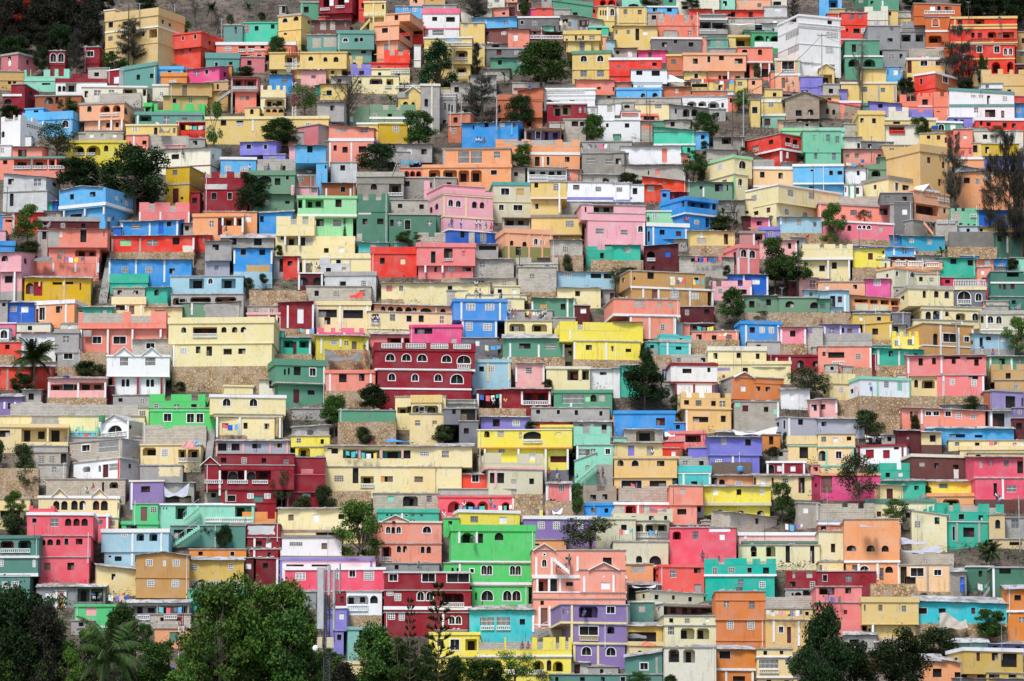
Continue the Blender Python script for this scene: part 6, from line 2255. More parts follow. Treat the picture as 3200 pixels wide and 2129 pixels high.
            m = MB(); f = MB(); rg = sorted((max(U(r[0]), u0), min(U(r[1]), u1)) for r in b['notch'][1]); thk = .22; zz0, zz1 = roofz, roofz + parz
            cur = u0; runs = []
            for r in rg:
                if r[0] > cur + .05: runs.append((cur, r[0]))
                cur = max(cur, r[1])
            if cur < u1 - .05: runs.append((cur, u1))
            for r in runs:
                m.box(r[0], r[1], voff - .02, voff + thk, zz0, zz1 + random.uniform(-.06, .06))
            for r in rg:
                hh = parz * random.uniform(.45, .95) if b['notch'][2] else parz * .14
                (f if b['notch'][2] else m).box(r[0], r[1], voff + .03, voff + thk - .03, zz0, zz0 + hh)
            m.box(u0, u1, voff - .01, voff + thk - .02, zz0 - .05, zz0 + .1)
            for uu, q in ((u0, 1), (u1, -1)):
                k = max(2, int(D / 1.6))
                for i in range(k):
                    v0, v1 = voff + thk + (D - voff - thk) * i / k, voff + thk + (D - voff - thk) * (i + 1) / k
                    hh = parz if i % 2 == 0 else parz * .35
                    m.box(min(uu, uu + q * thk), max(uu, uu + q * thk), v0, v1, zz0, zz0 + hh)
            m.build('parapet', cmat(pc, wm), root); f.build('block_infill', wall_mat('BL'), root)
        elif gfull:
            pass
        elif tin:
            tin_roof(root, u0 - .22, u1 + .22, voff - .38, D + .1, lambda u, v: tz(u, v) + .02)
        elif wallish:
            m = MB(); n = max(2, int(W / .8)); prev = None
            st = 1
            for i in range(n):
                if code == 'ST': hh = .06 + abs(jit[i % 40])
                else:
                    if i % 2 == 0: st = min(3, max(0, st + random.choice((-1, 0, 0, 1))))
                    hh = .08 + .22 * st
                m.box(u0 + W * i / n, u0 + W * (i + 1) / n - .004, voff + .01, min(D, .5) - .01, roofz, roofz + hh)
            m.build('coping', wm, root)
        elif kind == 'board_fence':
            m = MB(); n = max(4, int(W / .3))
            for i in range(n): m.box(u0 + W * i / n + .01, u0 + W * (i + 1) / n - .01, voff - .04, voff, zbot, roofz + abs(jit[i % 40]))
            m.build('board', M_WOOD, root)
        else:
            m = MB(); i = 0; o_ = .13
            q = [(u0 - o_, voff - o_), (u1 + o_, voff - o_), (u1 + o_, D), (u0 - o_, D)]
            lo = [(x, y, tz(x, y)) for x, y in q]; hi = [(x, y, z + .13) for x, y, z in lo]
            m.face(hi); m.face(lo[::-1])
            for k in range(4): m.face([lo[k], lo[(k + 1) % 4], hi[(k + 1) % 4], hi[k]])
            m.build('roof', M_CONC if code not in BLOCKY and random.random() < .75 else wall_mat('GR'), root)
        for (gx, gw, gh) in b['gab']:
            full = gw > .75 * (b['x1'] - b['x0']); c0, hw, hz = U(gx), gw * s / 2, gh * s; zt = ztop + (.0 if full else .01)
            dd = D if full else min(D, 3.0); m = MB(); r = MB()
            zl_, zr_ = (tz(c0 - hw), tz(c0 + hw)) if full else (zt, zt)
            A, B2, C = (c0 - hw, voff - .03, zl_), (c0 + hw, voff - .03, zr_), (c0, voff - .03, max(zl_, zr_) + hz)
            m.face([A, B2, C]); m.face([(B2[0], dd, B2[2]), (A[0], dd, A[2]), (C[0], dd, C[2])])
            m.face([A, (A[0], dd, A[2]), (B2[0], dd, B2[2]), B2])
            o = m.build('gable', wm, root)
            for (e, sg) in ((A, -1), (B2, 1)):
                x0, z0, x1, z1 = e[0] + sg * .25, e[2] - .25 * hz / max(hw, .1), C[0], C[2]
                q = [(x0, voff - .3, z0), (x1, voff - .3, z1), (x1, dd, z1), (x0, dd, z0)]
                up = [(x, y, z + .14) for x, y, z in q]
                r.face(up); r.face([(x, y, z + .012) for x, y, z in q][::-1])
                for k in range(4): r.face([(q[k][0], q[k][1], q[k][2] + .012), (q[(k+1) % 4][0], q[(k+1) % 4][1], q[(k+1) % 4][2] + .012), up[(k+1) % 4], up[k]])
            r.build('gable_roof', tin_mat() if code in ('BW', 'TAN', 'SB') else M_WHITE if gw * s < 4 else M_CONC, o)
        # bands, pillars, rails, patches
        for (py, c, hh) in b['band']:
            z = Z(py); hz = hh * s; m = MB()
            m.box(u0 - .07, u1 + .07, voff - .09, voff + .05, z - hz / 2, z + hz / 2)
            if L or R: m.box(u1 - .02 if side > 0 else u0 - .07, u1 + .07 if side > 0 else u0 + .02, voff + .05, D * .98, z - hz / 2, z + hz / 2)
            m.build('floor_band', cmat(c, wm), root)
        for (px, c, y0, y1) in b['cols']:
            u = U(px); z0, z1 = Z(y1), Z(y0); z1 = min(z1, roofz + .02); rad = .15
            if u < u0 + rad: u = u0 + rad - .03
            if u > u1 - rad: u = u1 - rad + .03
            if z1 - z0 < .3: continue
            m = MB(); m.box(u - rad, u + rad, voff - .07, voff + .22, z0 - (.0 if y1 < ymax - 3 else 1.0), z1 - .01); m.build('pillar', cmat(c, M_WHITE), root)
        for (px, py, w, h, c) in b['bal']:
            x0, x1 = U(px), U(px + w)
            if x1 > x0 + .3: balustrade(root, x0, x1, Z(py + h), Z(py), voff - .1, cmat(c, M_WHITE) if c != 'WH' else M_WHITE)
        for (px, py, w, h, c) in b['patch']:
            x0, x1, z0, z1 = max(U(px), u0), min(U(px + w), u1), Z(py + h), min(Z(py), roofz - .02)
            if x1 - x0 < .2 or z1 - z0 < .2: continue
            n = 7; ring = []; jx, jz = (x1 - x0) * .07, (z1 - z0) * .07
            for k in range(n): ring.append((x0 + (x1 - x0) * k / n, z0 + random.uniform(0, jz)))
            for k in range(n): ring.append((x1 - random.uniform(0, jx), z0 + (z1 - z0) * k / n))
            for k in range(n): ring.append((x1 - (x1 - x0) * k / n, z1 - random.uniform(0, jz)))
            for k in range(n): ring.append((x0 + random.uniform(0, jx), z1 - (z1 - z0) * k / n))
            m = MB(); v = voff - .008
            for i2 in range(1, len(ring) - 1): pass
            cx, cz = (x0 + x1) / 2, (z0 + z1) / 2
            for k in range(len(ring)):
                p, q = ring[k], ring[(k + 1) % len(ring)]; m.face([(cx, v, cz), (p[0], v, p[1]), (q[0], v, q[1])])
            # a patch keeps clear of openings: skip it where it would cover one
            if not any(w_[1] < x1 and w_[2] > x0 and w_[3] < z1 and w_[4] > z0 for w_ in wins): m.build('bare_plaster', cmat(c, M_CONC), root)
        if b['stone'] and b['stone'] < b['y1'] - 2:
            zs_ = Z(b['stone']); m = MB(); m.box(u0 - .12, u1 + .12, voff - .14, D * .9, zbot - FND, zs_); m.build('stone_base', wall_mat('ST'), root)
        # steel starter bars left standing on flat roofs
        if not tin and not wallish and not gfull and W > 3 and random.random() < .7 and b['y0'] < ymin + 4:
            for _ in range(random.randint(1, 3)):
                m = MB(); uu = random.choice((u0 + .25, u1 - .25, (u0 + u1) / 2)) + random.uniform(-.1, .1); vv = random.choice((voff + .3, D - .3))
                for dx, dy in ((-.1, -.1), (.1, .1), (.1, -.1)):
                    m.tube((uu + dx, vv + dy, roofz), (uu + dx * 1.6 + random.uniform(-.1, .1), vv + dy, ztop + random.uniform(.5, 1.1)), .018, .018, 3)
                m.tube((uu - .15, vv - .1, roofz + .05), (uu + .15, vv + .1, roofz + .05), .03, .03, 4); m.build('rebar', M_REBAR, root)
        if not wallish and W > 2.5 and (zh is None or True) and random.random() < .3 and roofz - zbot > 2:
            uu = random.choice((u0 + .35, u1 - .35, u0 + W * .6)); m = MB()
            if not any(w_[1] - .1 < uu < w_[2] + .1 for w_ in wins):
                m.tube((uu, voff - .08, zbot - .5), (uu, voff - .08, ztop + random.choice((0, 0, .5))), .05, .05, 6); m.build('drain_pipe', M_WHITE, root)
        if not tin and not wallish and not parz and W > 2.2 and random.random() < .6:
            m = MB()
            for _ in range(random.randint(5, 16)):
                uu = random.uniform(u0 + .3, u1 - .3); vv = random.uniform(voff + .1, 1.4); r = random.uniform(.07, .24); m.blob((uu, vv, tz(uu, vv) + .13 + r * .5), r * 1.4, r, r * .8, 6, 4, .25)
            q_ = m.build('rubble', wall_mat('GRO'), root)
            if q_: q_['kind'] = 'stuff'
    if kind is None:
        nwin = sum(len(b['win']) for b in g); hm = (ymax - ymin) * s
        wpx = max(b['x1'] for b in g) - min(b['x0'] for b in g)
        anyt = any(b['t'] is not None for b in g)
        if main['col'] in BLOCKY and nwin == 0: kind = 'block_wall'
        elif main['notch'] and nwin == 0 and hm < 5: kind = 'parapet_wall'
        elif nwin == 0 and hm < 2.2: kind = 'garden_wall'
        elif main['col'] in BLOCKY | GREYS: kind = 'block_house' if not anyt else 'block_shack'
        elif anyt and len(g) == 1 and not main['cut'] and hm < 5.4: kind = 'shack'
        elif len(g) > 1 or main['cut'] or hm > 6.4: kind = 'tall_house'
        elif nwin == 0: kind = 'hut'
        else: kind = 'house'
    root.name = kind
    rec = dict(o=root, kind=kind, col=main['col'], x0=min(b['x0'] for b in g), x1=max(b['x1'] for b in g), y0=ymin, y1=ymax, Y=Y, top=zb + Htot, D=D, hint=next((b['hint'] for b in g if b['hint']), ''), g=g, main=main, area=sum((b['x1'] - b['x0']) * (b['y1'] - b['y0']) for b in g))
    LABELS.append(rec); return rec
for h in HOUSES:
    pass
rw = random.Random(11)
for g in BUILD:
    m_ = max(g, key=lambda b: (b['x1'] - b['x0']) * (b['y1'] - b['y0']))
    if m_['kind'] or m_['col'] in ('ST', 'WD'): continue
    for b in g:
        w, h = b['x1'] - b['x0'], b['y1'] - b['y0']; sd = max(b['L'], b['R'])
        top = b['y0'] + max(b['p'][0] if b['p'] else 0, b['notch'][0] if b['notch'] else 0)
        if not any(q[1] < b['x1'] and q[1] + q[3] > b['x0'] for q in b['win']) and w > 26 and b['y1'] - top > 24 and not b['patch']:
            n_ = max(1, min(4, int(w / rw.uniform(36, 60)))); u_ = max(13, min(17, h * .32))
            for i in range(n_):
                ww = u_ * rw.uniform(.75, 1.15); b['win'].append((rw.choice('dddgdBwd'), b['x0'] + w * (i + rw.uniform(.3, .62)) / n_ - ww / 2, top + (b['y1'] - top) * rw.uniform(.16, .3), ww, min(u_ * rw.uniform(.9, 1.2), (b['y1'] - top) * .55), None))
        if sd > 16 and not any(q[1] + q[3] / 2 > b['x1'] + 2 or q[1] + q[3] / 2 < b['x0'] - 2 for q in b['win']) and b['y1'] - top > 22 and rw.random() < .6:
            sx = b['x1'] + sd * .45 if b['R'] >= b['L'] else b['x0'] - sd * .55
            b['win'].append(('d', sx, top + (b['y1'] - top) * .22, min(8, sd * .3), min(14, (b['y1'] - top) * .4), None))
RECS = [build_house(g) for g in BUILD]
# ------------------------------------------------------------------ where small things stand
def house_at(px, py):
    best = None
    for r in RECS:
        for b in r['g']:
            if b['x0'] - 2 <= px <= b['x1'] + 2 and b['y0'] <= py <= b['y1']:
                if best is None or r['Y'] < best['Y']: best = r
    return best
def roof_under(px, py):
    best = None
    for r in RECS:
        if r['kind'] in ('stone_wall',): continue
        for b in r['g']:
            if b['x0'] - 6 <= px <= b['x1'] + 6 and abs(b['y0'] - py) < 12:
                d = abs(b['y0'] - py)
                if best is None or d < best[0]: best = (d, r, b)
    return best
def stand(px, py):
    """Photo point -> (world point, house record it belongs to, how)."""
    q = roof_under(px, py)
    if q:
        r, b = q[1], q[2]; Y = r['Y'] + .9; p = P(px, py, Y)
        if not (b['p'] or b['notch']): p.z = P(px, b['y0'], r['Y']).z + .15
        return p, r, 'on'
    r = house_at(px, py)
    if r: return P(px, py, r['Y'] - .8), r, 'in front of'
    return P(px, py, hit(px, py)), None, ''
# ------------------------------------------------------------------ trees
LEAF = {
 'green': leaf_mat('leaves_green', (.017, .042, .009), (.070, .135, .026)), 'light': leaf_mat('leaves_light_green', (.026, .062, .009), (.115, .20, .034)),
 'dark': leaf_mat('leaves_dark', (.009, .021, .007), (.034, .066, .018)), 'round': leaf_mat('leaves_deep_green', (.009, .023, .007), (.034, .068, .020)),
 'wood': leaf_mat('leaves_dusky', (.009, .009, .007), (.034, .033, .019)),
 'cedar': leaf_mat('leaves_cedar', (.008, .025, .010), (.030, .072, .024)), 'olive': leaf_mat('leaves_olive', (.018, .028, .010), (.075, .100, .035)),
 'flame': leaf_mat('leaves_flame', (.006, .008, .005), (.018, .022, .010), (.20, .022, .012)), 'rust': leaf_mat('leaves_rust', (.010, .022, .007), (.034, .056, .014), (.034, .024, .012)),
 'casu': leaf_mat('needles_casuarina', (.019, .019, .014), (.058, .056, .040)), 'bare': leaf_mat('twigs', (.035, .028, .022), (.08, .065, .05)),
 'fir': leaf_mat('needles_fir', (.010, .022, .006), (.036, .058, .015)), 'palm': leaf_mat('fronds', (.012, .030, .006), (.062, .10, .022)), 'banana': leaf_mat('banana_leaves', (.04, .10, .02), (.11, .22, .045)),
}
def leafquad(m, c, s, up=.3, asp=.55):
    d = Vector((random.gauss(0, 1), random.gauss(0, 1), random.gauss(0, 1) * .7)).normalized()
    e = d.cross(Vector((random.gauss(0, 1), random.gauss(0, 1), random.gauss(0, 1)))).normalized() * s * asp; d = d * s
    c = Vector(c); m.face([c - d * .5, c + e * .5 - d * .05, c + d * .5, c - e * .5 + d * .05])
def crown(kind, seed):
    """Crown and trunk meshes in a unit box: x, y in -0.5..0.5, z 0..1."""
    rs = random.getstate(); random.seed(seed); L = MB(); T = MB()
    if kind in ('green', 'light', 'dark', 'round', 'olive', 'flame', 'wood', 'rust', 'cedar', 'feather', 'tier', 'bush', 'vine'):
        n, ls, base = {'green': (32, .050, .10), 'light': (34, .046, .12), 'dark': (40, .052, .0), 'round': (52, .046, .02), 'olive': (24, .046, .14), 'flame': (30, .05, .05), 'wood': (34, .055, .0), 'rust': (38, .048, .06), 'cedar': (44, .046, .04), 'feather': (22, .036, .28), 'tier': (12, .05, .2), 'bush': (18, .08, .0), 'vine': (14, .07, .0)}[kind]
        blobs = []
        for i in range(n):
            if kind == 'tier':
                z = random.choice((.34, .42, .78, .86, .9)); r = .34; a = random.uniform(0, 6.28); q = random.uniform(0, r)
            elif kind == 'cedar':
                z = random.uniform(.12, .95); r = .5 * (1.02 - z) ** .62 * random.uniform(.6, 1); a = random.uniform(0, 6.28); q = r
            elif kind == 'vine': z = random.uniform(.05, .95); a = 0; q = random.uniform(-.2, .2)
            else:
                z = base + (1 - base) * random.uniform(.12, .93); t = (z - base) / (1 - base)
                r = .46 * math.sqrt(max(.05, 1 - (2 * t - .86) ** 2 * .82)); a = random.uniform(0, 6.28); q = r * random.uniform(.35, 1.0)
            br = random.uniform(.10, .2) * (1.5 if kind in ('bush', 'vine') else .9 if kind in ('round', 'cedar') else 1.0)
            blobs.append((Vector((q * math.cos(a), q * math.sin(a), z)), br))
        dens = {'olive': 120, 'feather': 130, 'bush': 80, 'vine': 60, 'dark': 190, 'round': 160, 'cedar': 160}.get(kind, 180)
        for c, br in blobs:
            fl = .6 if kind in ('green', 'light', 'flame', 'feather') else .8
            for _ in range(int(dens * (br / .14) ** 2)):
                d = Vector((random.gauss(0, 1), random.gauss(0, 1), random.gauss(0, 1))).normalized() * br * (random.random() ** .4)
                p = c + Vector((d.x, d.y, d.z * fl)); leafquad(L, p, ls * random.uniform(.6, 1.25))
            for _ in range(7):
                d = Vector((random.gauss(0, 1), random.gauss(0, 1), random.gauss(0, .8))).normalized() * br * random.uniform(1.0, 1.4); leafquad(L, c + d, ls * .8)
        h0 = .72 if kind != 'bush' else .3
        T.tube((0, 0, -.35 if kind not in ('bush', 'vine') else -.05), (random.uniform(-.03, .03), 0, base + .16), .030, .022, 7)
        for c, br in blobs[::2]:
            m = Vector((0, 0, base + .05 + random.uniform(0, .25))); k = m.lerp(c, .5) + Vector((random.uniform(-.04, .04), random.uniform(-.04, .04), .02))
            T.tube(m, k, .016, .011, 5); T.tube(k, c, .011, .004, 5)
    elif kind in ('casu', 'weep'):
        T.tube((0, 0, -.3), (0, 0, .97), .022, .004, 6)
        for i in range(60 if kind == 'casu' else 42):
            z = random.uniform(.16, .97); a = random.uniform(0, 6.28); r = (.5 * (1 - (abs(z - .45) / .62) ** 2) + .06) * random.uniform(.45, 1)
            e = Vector((r * math.cos(a), r * math.sin(a), z + (.05 if kind == 'casu' else -.02))); T.tube((0, 0, z - .05), e, .007, .002, 4)
            for j in range(34):
                t = random.uniform(.3, 1.05); p = Vector((0, 0, z - .05)).lerp(e, t)
                for q in range(3):
                    s = random.uniform(.03, .075) * (1.0 if kind == 'casu' else 1.5); b = p + Vector((random.gauss(0, .028), random.gauss(0, .028), random.gauss(0, .018)))
                    d = Vector((random.gauss(0, .4), random.gauss(0, .4), -1)).normalized() * s; w = Vector((random.gauss(0, 1), random.gauss(0, 1), 0)).normalized() * .0045
                    L.face([b - w, b + w, b + d + w * .3, b + d - w * .3])
    elif kind == 'bare':
        T.tube((0, 0, -.25), (0, 0, .5), .03, .018, 6)
        for i in range(26):
            z = random.uniform(.12, .55); a = random.uniform(0, 6.28); e = Vector((.42 * math.cos(a) * random.uniform(.3, 1), .42 * math.sin(a) * random.uniform(.3, 1), z + random.uniform(.15, .45)))
            T.tube((0, 0, z), e, .010, .003, 4)
            for j in range(30):
                p = Vector((0, 0, z)).lerp(e, random.uniform(.35, 1.1)); d = Vector((random.gauss(0, 1), random.gauss(0, 1), random.gauss(.5, 1))).normalized() * random.uniform(.05, .12); w = d.cross(Vector((1, .3, .2))).normalized() * .0032
                L.face([p - w, p + w, p + d + w * .3, p + d - w * .3])
    elif kind == 'fir':
        T.tube((0, 0, -.3), (0, 0, 1), .016, .004, 6)
        z = .06
        while z < .97:
            r = .46 * (1.03 - z) ** .75 + .03
            for i in range(6):
                a = 6.28 * i / 6 + z * 9 + random.uniform(-.3, .3); rr = r * random.uniform(.7, 1.1); e = Vector((rr * math.cos(a), rr * math.sin(a), z + .03 + rr * .05)); T.tube((0, 0, z), e, .005, .003, 4)
                for j in range(52):
                    t = random.uniform(.42, 1.02) ** .8; p = Vector((0, 0, z)).lerp(e, t); s = random.uniform(.022, .05)
                    d = (Vector((math.cos(a), math.sin(a), 0)) * .5 + Vector((random.gauss(0, .6), random.gauss(0, .6), abs(random.gauss(.4, .5))))).normalized() * s; w = d.cross(Vector((.2, .3, 1))).normalized() * .007
                    L.face([p - w, p + w, p + d + w * .2, p + d - w * .2])
            z += .062 * random.uniform(.85, 1.2)
    elif kind in ('coco', 'palm'):
        nf = 26 if kind == 'coco' else 16
        cz = .56 if kind == 'coco' else .6
        T.tube((.03, 0, -.9), (0, 0, cz), .028, .019, 8); T.blob((0, 0, cz), .05, .05, .06, 7, 5)
        for i in range(nf):
            a = 6.28 * i / nf * 2.4 + random.uniform(-.2, .2); el = random.uniform(-.25, 1.45) if i > 4 else random.uniform(1.0, 1.5); ln = random.uniform(.46, .6)
            pts = []; p = Vector((0, 0, cz)); ang = el
            for k in range(9):
                pts.append(p.copy()); p = p + Vector((math.cos(a) * math.cos(ang), math.sin(a) * math.cos(ang), math.sin(ang))) * ln / 8; ang -= random.uniform(.13, .2)
            sd = Vector((-math.sin(a), math.cos(a), 0))
            for k in range(8):
                T.tube(pts[k], pts[k + 1], .006, .005, 4)
                for q in range(5):
                    b = pts[k].lerp(pts[k + 1], q / 5); t = (k + q / 5) / 8; s = .14 * math.sin(math.pi * min(1, .18 + t * .85)) + .02; f = (pts[k + 1] - pts[k]).normalized()
                    for sg in (-1, 1):
                        d = (sd * sg * .8 + f * .55 + Vector((0, 0, -.55 - random.random() * .4))).normalized() * s * random.uniform(.8, 1.1); w = f * .0075
                        L.face([b - w, b + w, b + d + w * .2, b + d - w * .2])
    elif kind == 'banana':
        T.tube((0, 0, -.1), (0, 0, .5), .04, .028, 7)
        for i in range(8):
            a = 6.28 * i / 8 + random.uniform(-.3, .3); el = random.uniform(.3, 1.3); p = Vector((0, 0, .45)); ang = el; pts = []
            for k in range(7): pts.append(p.copy()); p = p + Vector((math.cos(a) * math.cos(ang), math.sin(a) * math.cos(ang), math.sin(ang))) * .095; ang -= .22
            sd = Vector((-math.sin(a), math.cos(a), 0))
            for k in range(6):
                w0, w1 = .075 * math.sin(math.pi * (k + .4) / 7), .075 * math.sin(math.pi * (k + 1.4) / 7)
                for sg in (-1, 1): L.face([pts[k], pts[k + 1], pts[k + 1] + sd * sg * w1 + Vector((0, 0, -.02)), pts[k] + sd * sg * w0 + Vector((0, 0, -.02))])
    random.setstate(rs)
    lm = LEAF.get({'feather': 'light', 'tier': 'green', 'bush': 'olive', 'vine': 'green', 'weep': 'casu', 'coco': 'palm'}.get(kind, kind), LEAF['green'])
    return L.mesh('crown', lm), T.mesh('trunk', M_BARK)
CR = {}
TREEN = {'green': 'leafy_tree', 'light': 'leafy_tree', 'dark': 'dark_tree', 'round': 'round_tree', 'cedar': 'broad_tree', 'olive': 'olive_green_tree', 'flame': 'flame_tree', 'wood': 'dark_tree', 'rust': 'dark_tree', 'feather': 'feathery_tree', 'tier': 'leafy_tree', 'bush': 'bush', 'vine': 'climbing_plant', 'casu': 'casuarina_tree', 'weep': 'casuarina_tree', 'bare': 'bare_tree', 'fir': 'conifer_tree', 'coco': 'coconut_palm', 'palm': 'palm_tree', 'banana': 'banana_plant'}
TREED = {'green': 'green leafy tree', 'light': 'bright green leafy tree', 'dark': 'dark dense tree', 'round': 'dark rounded tree', 'cedar': 'broad deep green tree', 'olive': 'sparse olive green tree', 'flame': 'dark tree with red blossom', 'wood': 'dusky dark tree', 'rust': 'dark tree with rusty leaves', 'feather': 'thin feathery tree', 'tier': 'small tree with two clumps', 'bush': 'low green bush', 'vine': 'climbing green plant', 'casu': 'wispy dark casuarina', 'weep': 'drooping black green casuarina', 'bare': 'leafless twiggy tree', 'fir': 'tiered conifer', 'coco': 'tall coconut palm', 'palm': 'small palm', 'banana': 'banana plant'}
TREES = []; ntree = 0; WOOD = [[], []]
def tree(kind, x0, x1, y0, y1):
    global ntree
    ntree += 1; var = (kind, ntree % 3)
    if var not in CR: CR[var] = crown(kind, 100 + hash(kind) % 7 * 0 + len(CR) * 13)
    xc = (x0 + x1) / 2; Y = hit(xc, min(y1, 2125 + 0 * y1)) if y1 < 2135 else max(596, 640 - (y1 - 2135) * .12 - random.uniform(0, 6)); s = mpp(Y)
    Y -= .6 * (x1 - x0) * s * .35
    q = P(xc, y1, Y); w = (x1 - x0) * s; h = (y1 - y0) * s
    if kind == 'wood':
        mt = Matrix.Translation(q) @ Matrix.Rotation(random.uniform(0, 6.28), 4, 'Z') @ Matrix.Diagonal((w, min(w, 9.0), h, 1)); i0 = len(WOOD[0])
        WOOD[0] += [tuple(mt @ v.co) for v in CR[var][0].vertices]; WOOD[1] += [tuple(i0 + k for k in f.vertices) for f in CR[var][0].polygons]; return
    r = empty(TREEN[kind], q, random.uniform(0, 6.28))
    for nm, me in (('crown', CR[var][0]), ('trunk', CR[var][1])):
        o = bpy.data.objects.new(nm if kind not in ('bush',) or nm == 'crown' else 'stem', me); COL.objects.link(o); o.parent = r
        o.scale = (w, min(w, 9.0), h)
    TREES.append(dict(o=r, kind=TREEN[kind], desc=TREED[kind], x0=x0, x1=x1, y0=y0, y1=y1, xc=xc, Y=Y))
# ------------------------------------------------------------------ people: one continuous skinned body, clothing as children
def skin_mesh(name, verts, edges, rad, root=0):
    me = bpy.data.meshes.new(name); me.from_pydata(verts, edges, []); o = bpy.data.objects.new(name, me); COL.objects.link(o)
    o.modifiers.new('Skin', 'SKIN'); sub = o.modifiers.new('Sub', 'SUBSURF'); sub.levels = 1; sub.render_levels = 1
    for i, v in enumerate(me.skin_vertices[0].data): v.radius = rad[i]; v.use_root = i == root
    dg = bpy.context.evaluated_depsgraph_get(); dg.update(); out = bpy.data.meshes.new_from_object(o.evaluated_get(dg)); out.name = name
    bpy.data.objects.remove(o); bpy.data.meshes.remove(me)
    out.polygons.foreach_set('use_smooth', [True] * len(out.polygons)); return out
def person_meshes(pose):
    V, E, R = [], [], []
    def add(p, r, par=None):
        V.append(p); R.append((r, r) if not isinstance(r, tuple) else r)
        if par is not None: E.append((par, len(V) - 1))
        return len(V) - 1
    hip = .92 if pose != 'sit' else .42; fy = .0
    pel = add((0, 0, hip), (.155, .11)); sp = add((0, .0, hip + .22), (.13, .095), pel); ch = add((0, .01, hip + .42), (.17, .11), sp); nk = add((0, .0, hip + .57), .055, ch); hd = add((0, -.02, hip + .68), .085, nk); hd2 = add((0, -.02, hip + .80), .075, hd)
    nos = add((0, -.115, hip + .70), .012, hd)
    for sg in (-1, 1):
        sh = add((sg * .19, .01, hip + .48), .058, ch)
        if pose == 'stand': el = add((sg * .25, .03, hip + .20), .042, sh); wr = add((sg * .25, -.06, hip - .04), .03, el)
        elif pose == 'lean': el = add((sg * .27, -.10, hip + .22), .042, sh); wr = add((sg * .18, -.30, hip + .12), .03, el)
        else: el = add((sg * .25, -.08, hip + .22), .042, sh); wr = add((sg * .15, -.30, hip + .16), .03, el)
        d = -.05
        pm = add((V[wr][0], V[wr][1] + d * .6, V[wr][2] - .06), (.036, .018), wr)
        for k in range(4): add((V[pm][0] + (k - 1.5) * .017, V[pm][1] + d * .5 - .01, V[pm][2] - .06 - (.012 if k in (1, 2) else 0)), .008, pm)
        add((V[pm][0] - sg * .04, V[pm][1] - .02, V[pm][2] - .01), .009, pm)
        hp = add((sg * .09, 0, hip - .06), .085, pel)
        if pose == 'sit':
            kn = add((sg * .12, -.40, hip + .02), .06, hp); an = add((sg * .12, -.46, hip - .36), .04, kn)
        else:
            kn = add((sg * .10, -.03 - (.1 if pose == 'lean' and sg > 0 else 0), hip - .46), .058, hp); an = add((sg * .11, .02, hip - .84), .04, kn)
        ft = add((V[an][0], V[an][1] - .15, V[an][2] - .05), (.04, .03), an)
    body = skin_mesh('body', V, E, R)
    def sub(keep, grow, nm):
        idx = {k: i for i, k in enumerate(keep)}
        return skin_mesh(nm, [V[k] for k in keep], [(idx[a], idx[b]) for a, b in E if a in idx and b in idx], [(R[k][0] + grow, R[k][1] + grow) for k in keep])
    def kids(i): return [b for a, b in E if a == i]
    shs = [b for b in kids(ch) if b != nk]; els = [kids(s)[0] for s in shs]
    shirt = sub([sp, pel, ch] + shs + els, .018, 'shirt')
    hps = [b for b in kids(pel) if b != sp]; kns = [kids(h)[0] for h in hps]; ans = [kids(k)[0] for k in kns]
    trs = sub([pel] + hps + kns + ans, .016, 'trousers')
    hair = MB(); hair.blob((0, -.0, hip + .78), .092, .098, .085, 8, 5, .05)
    return body, shirt, trs, hair.mesh('hair', plain('hair', (.012, .010, .010), .9))
SHIRT = {'r': ('CO', 'red'), 'w': ('WHP', 'white'), 'b': ('RB', 'blue'), 'd': ('DG2', 'dark'), 'g': ('GN', 'green'), 'y': ('LY', 'yellow'), 'p': ('PUD', 'purple'), 't': ('TQ', 'turquoise'), 'x': ('TN', 'tan')}
SKIN = plain('skin', (.085, .045, .03), .6, .3, 3)
PM = {}; PEOPLE = []
def person(px, py, hpx, c):
    p, r, how = stand(px, py)
    hm = hpx * mpp(p.y)
    pose = 'sit' if hm < 1.05 else ('lean' if (int(px) % 3 == 0) else 'stand')
    key = (pose, c)
    if pose not in PM: PM[pose] = person_meshes(pose)
    root = empty('person', p, random.uniform(-.7, .7))
    me = PM[pose]
    trc = random.choice(('DG', 'RB', 'BR', 'DG2', 'OWG'))
    for nm, m, mt in (('body', me[0], SKIN), ('shirt', me[1], wall_mat(SHIRT[c][0])), ('trousers', me[2], wall_mat(trc)), ('hair', me[3], None)):
        m2 = m
        if mt:
            k2 = (pose, nm, mt.name)
            if k2 not in PM: PM[k2] = m.copy(); PM[k2].materials.clear(); PM[k2].materials.append(mt)
            m2 = PM[k2]
        o = bpy.data.objects.new(nm, m2); COL.objects.link(o); o.parent = root
    if pose == 'sit': p2 = p
    PEOPLE.append(dict(o=root, kind='person', desc=f"person in {SHIRT[c][1]} " + {'sit': 'sitting', 'stand': 'standing', 'lean': 'leaning'}[pose], how=how, r=r, x0=px - 8, x1=px + 8, y0=py - hpx, y1=py, xc=px, Y=p.y))
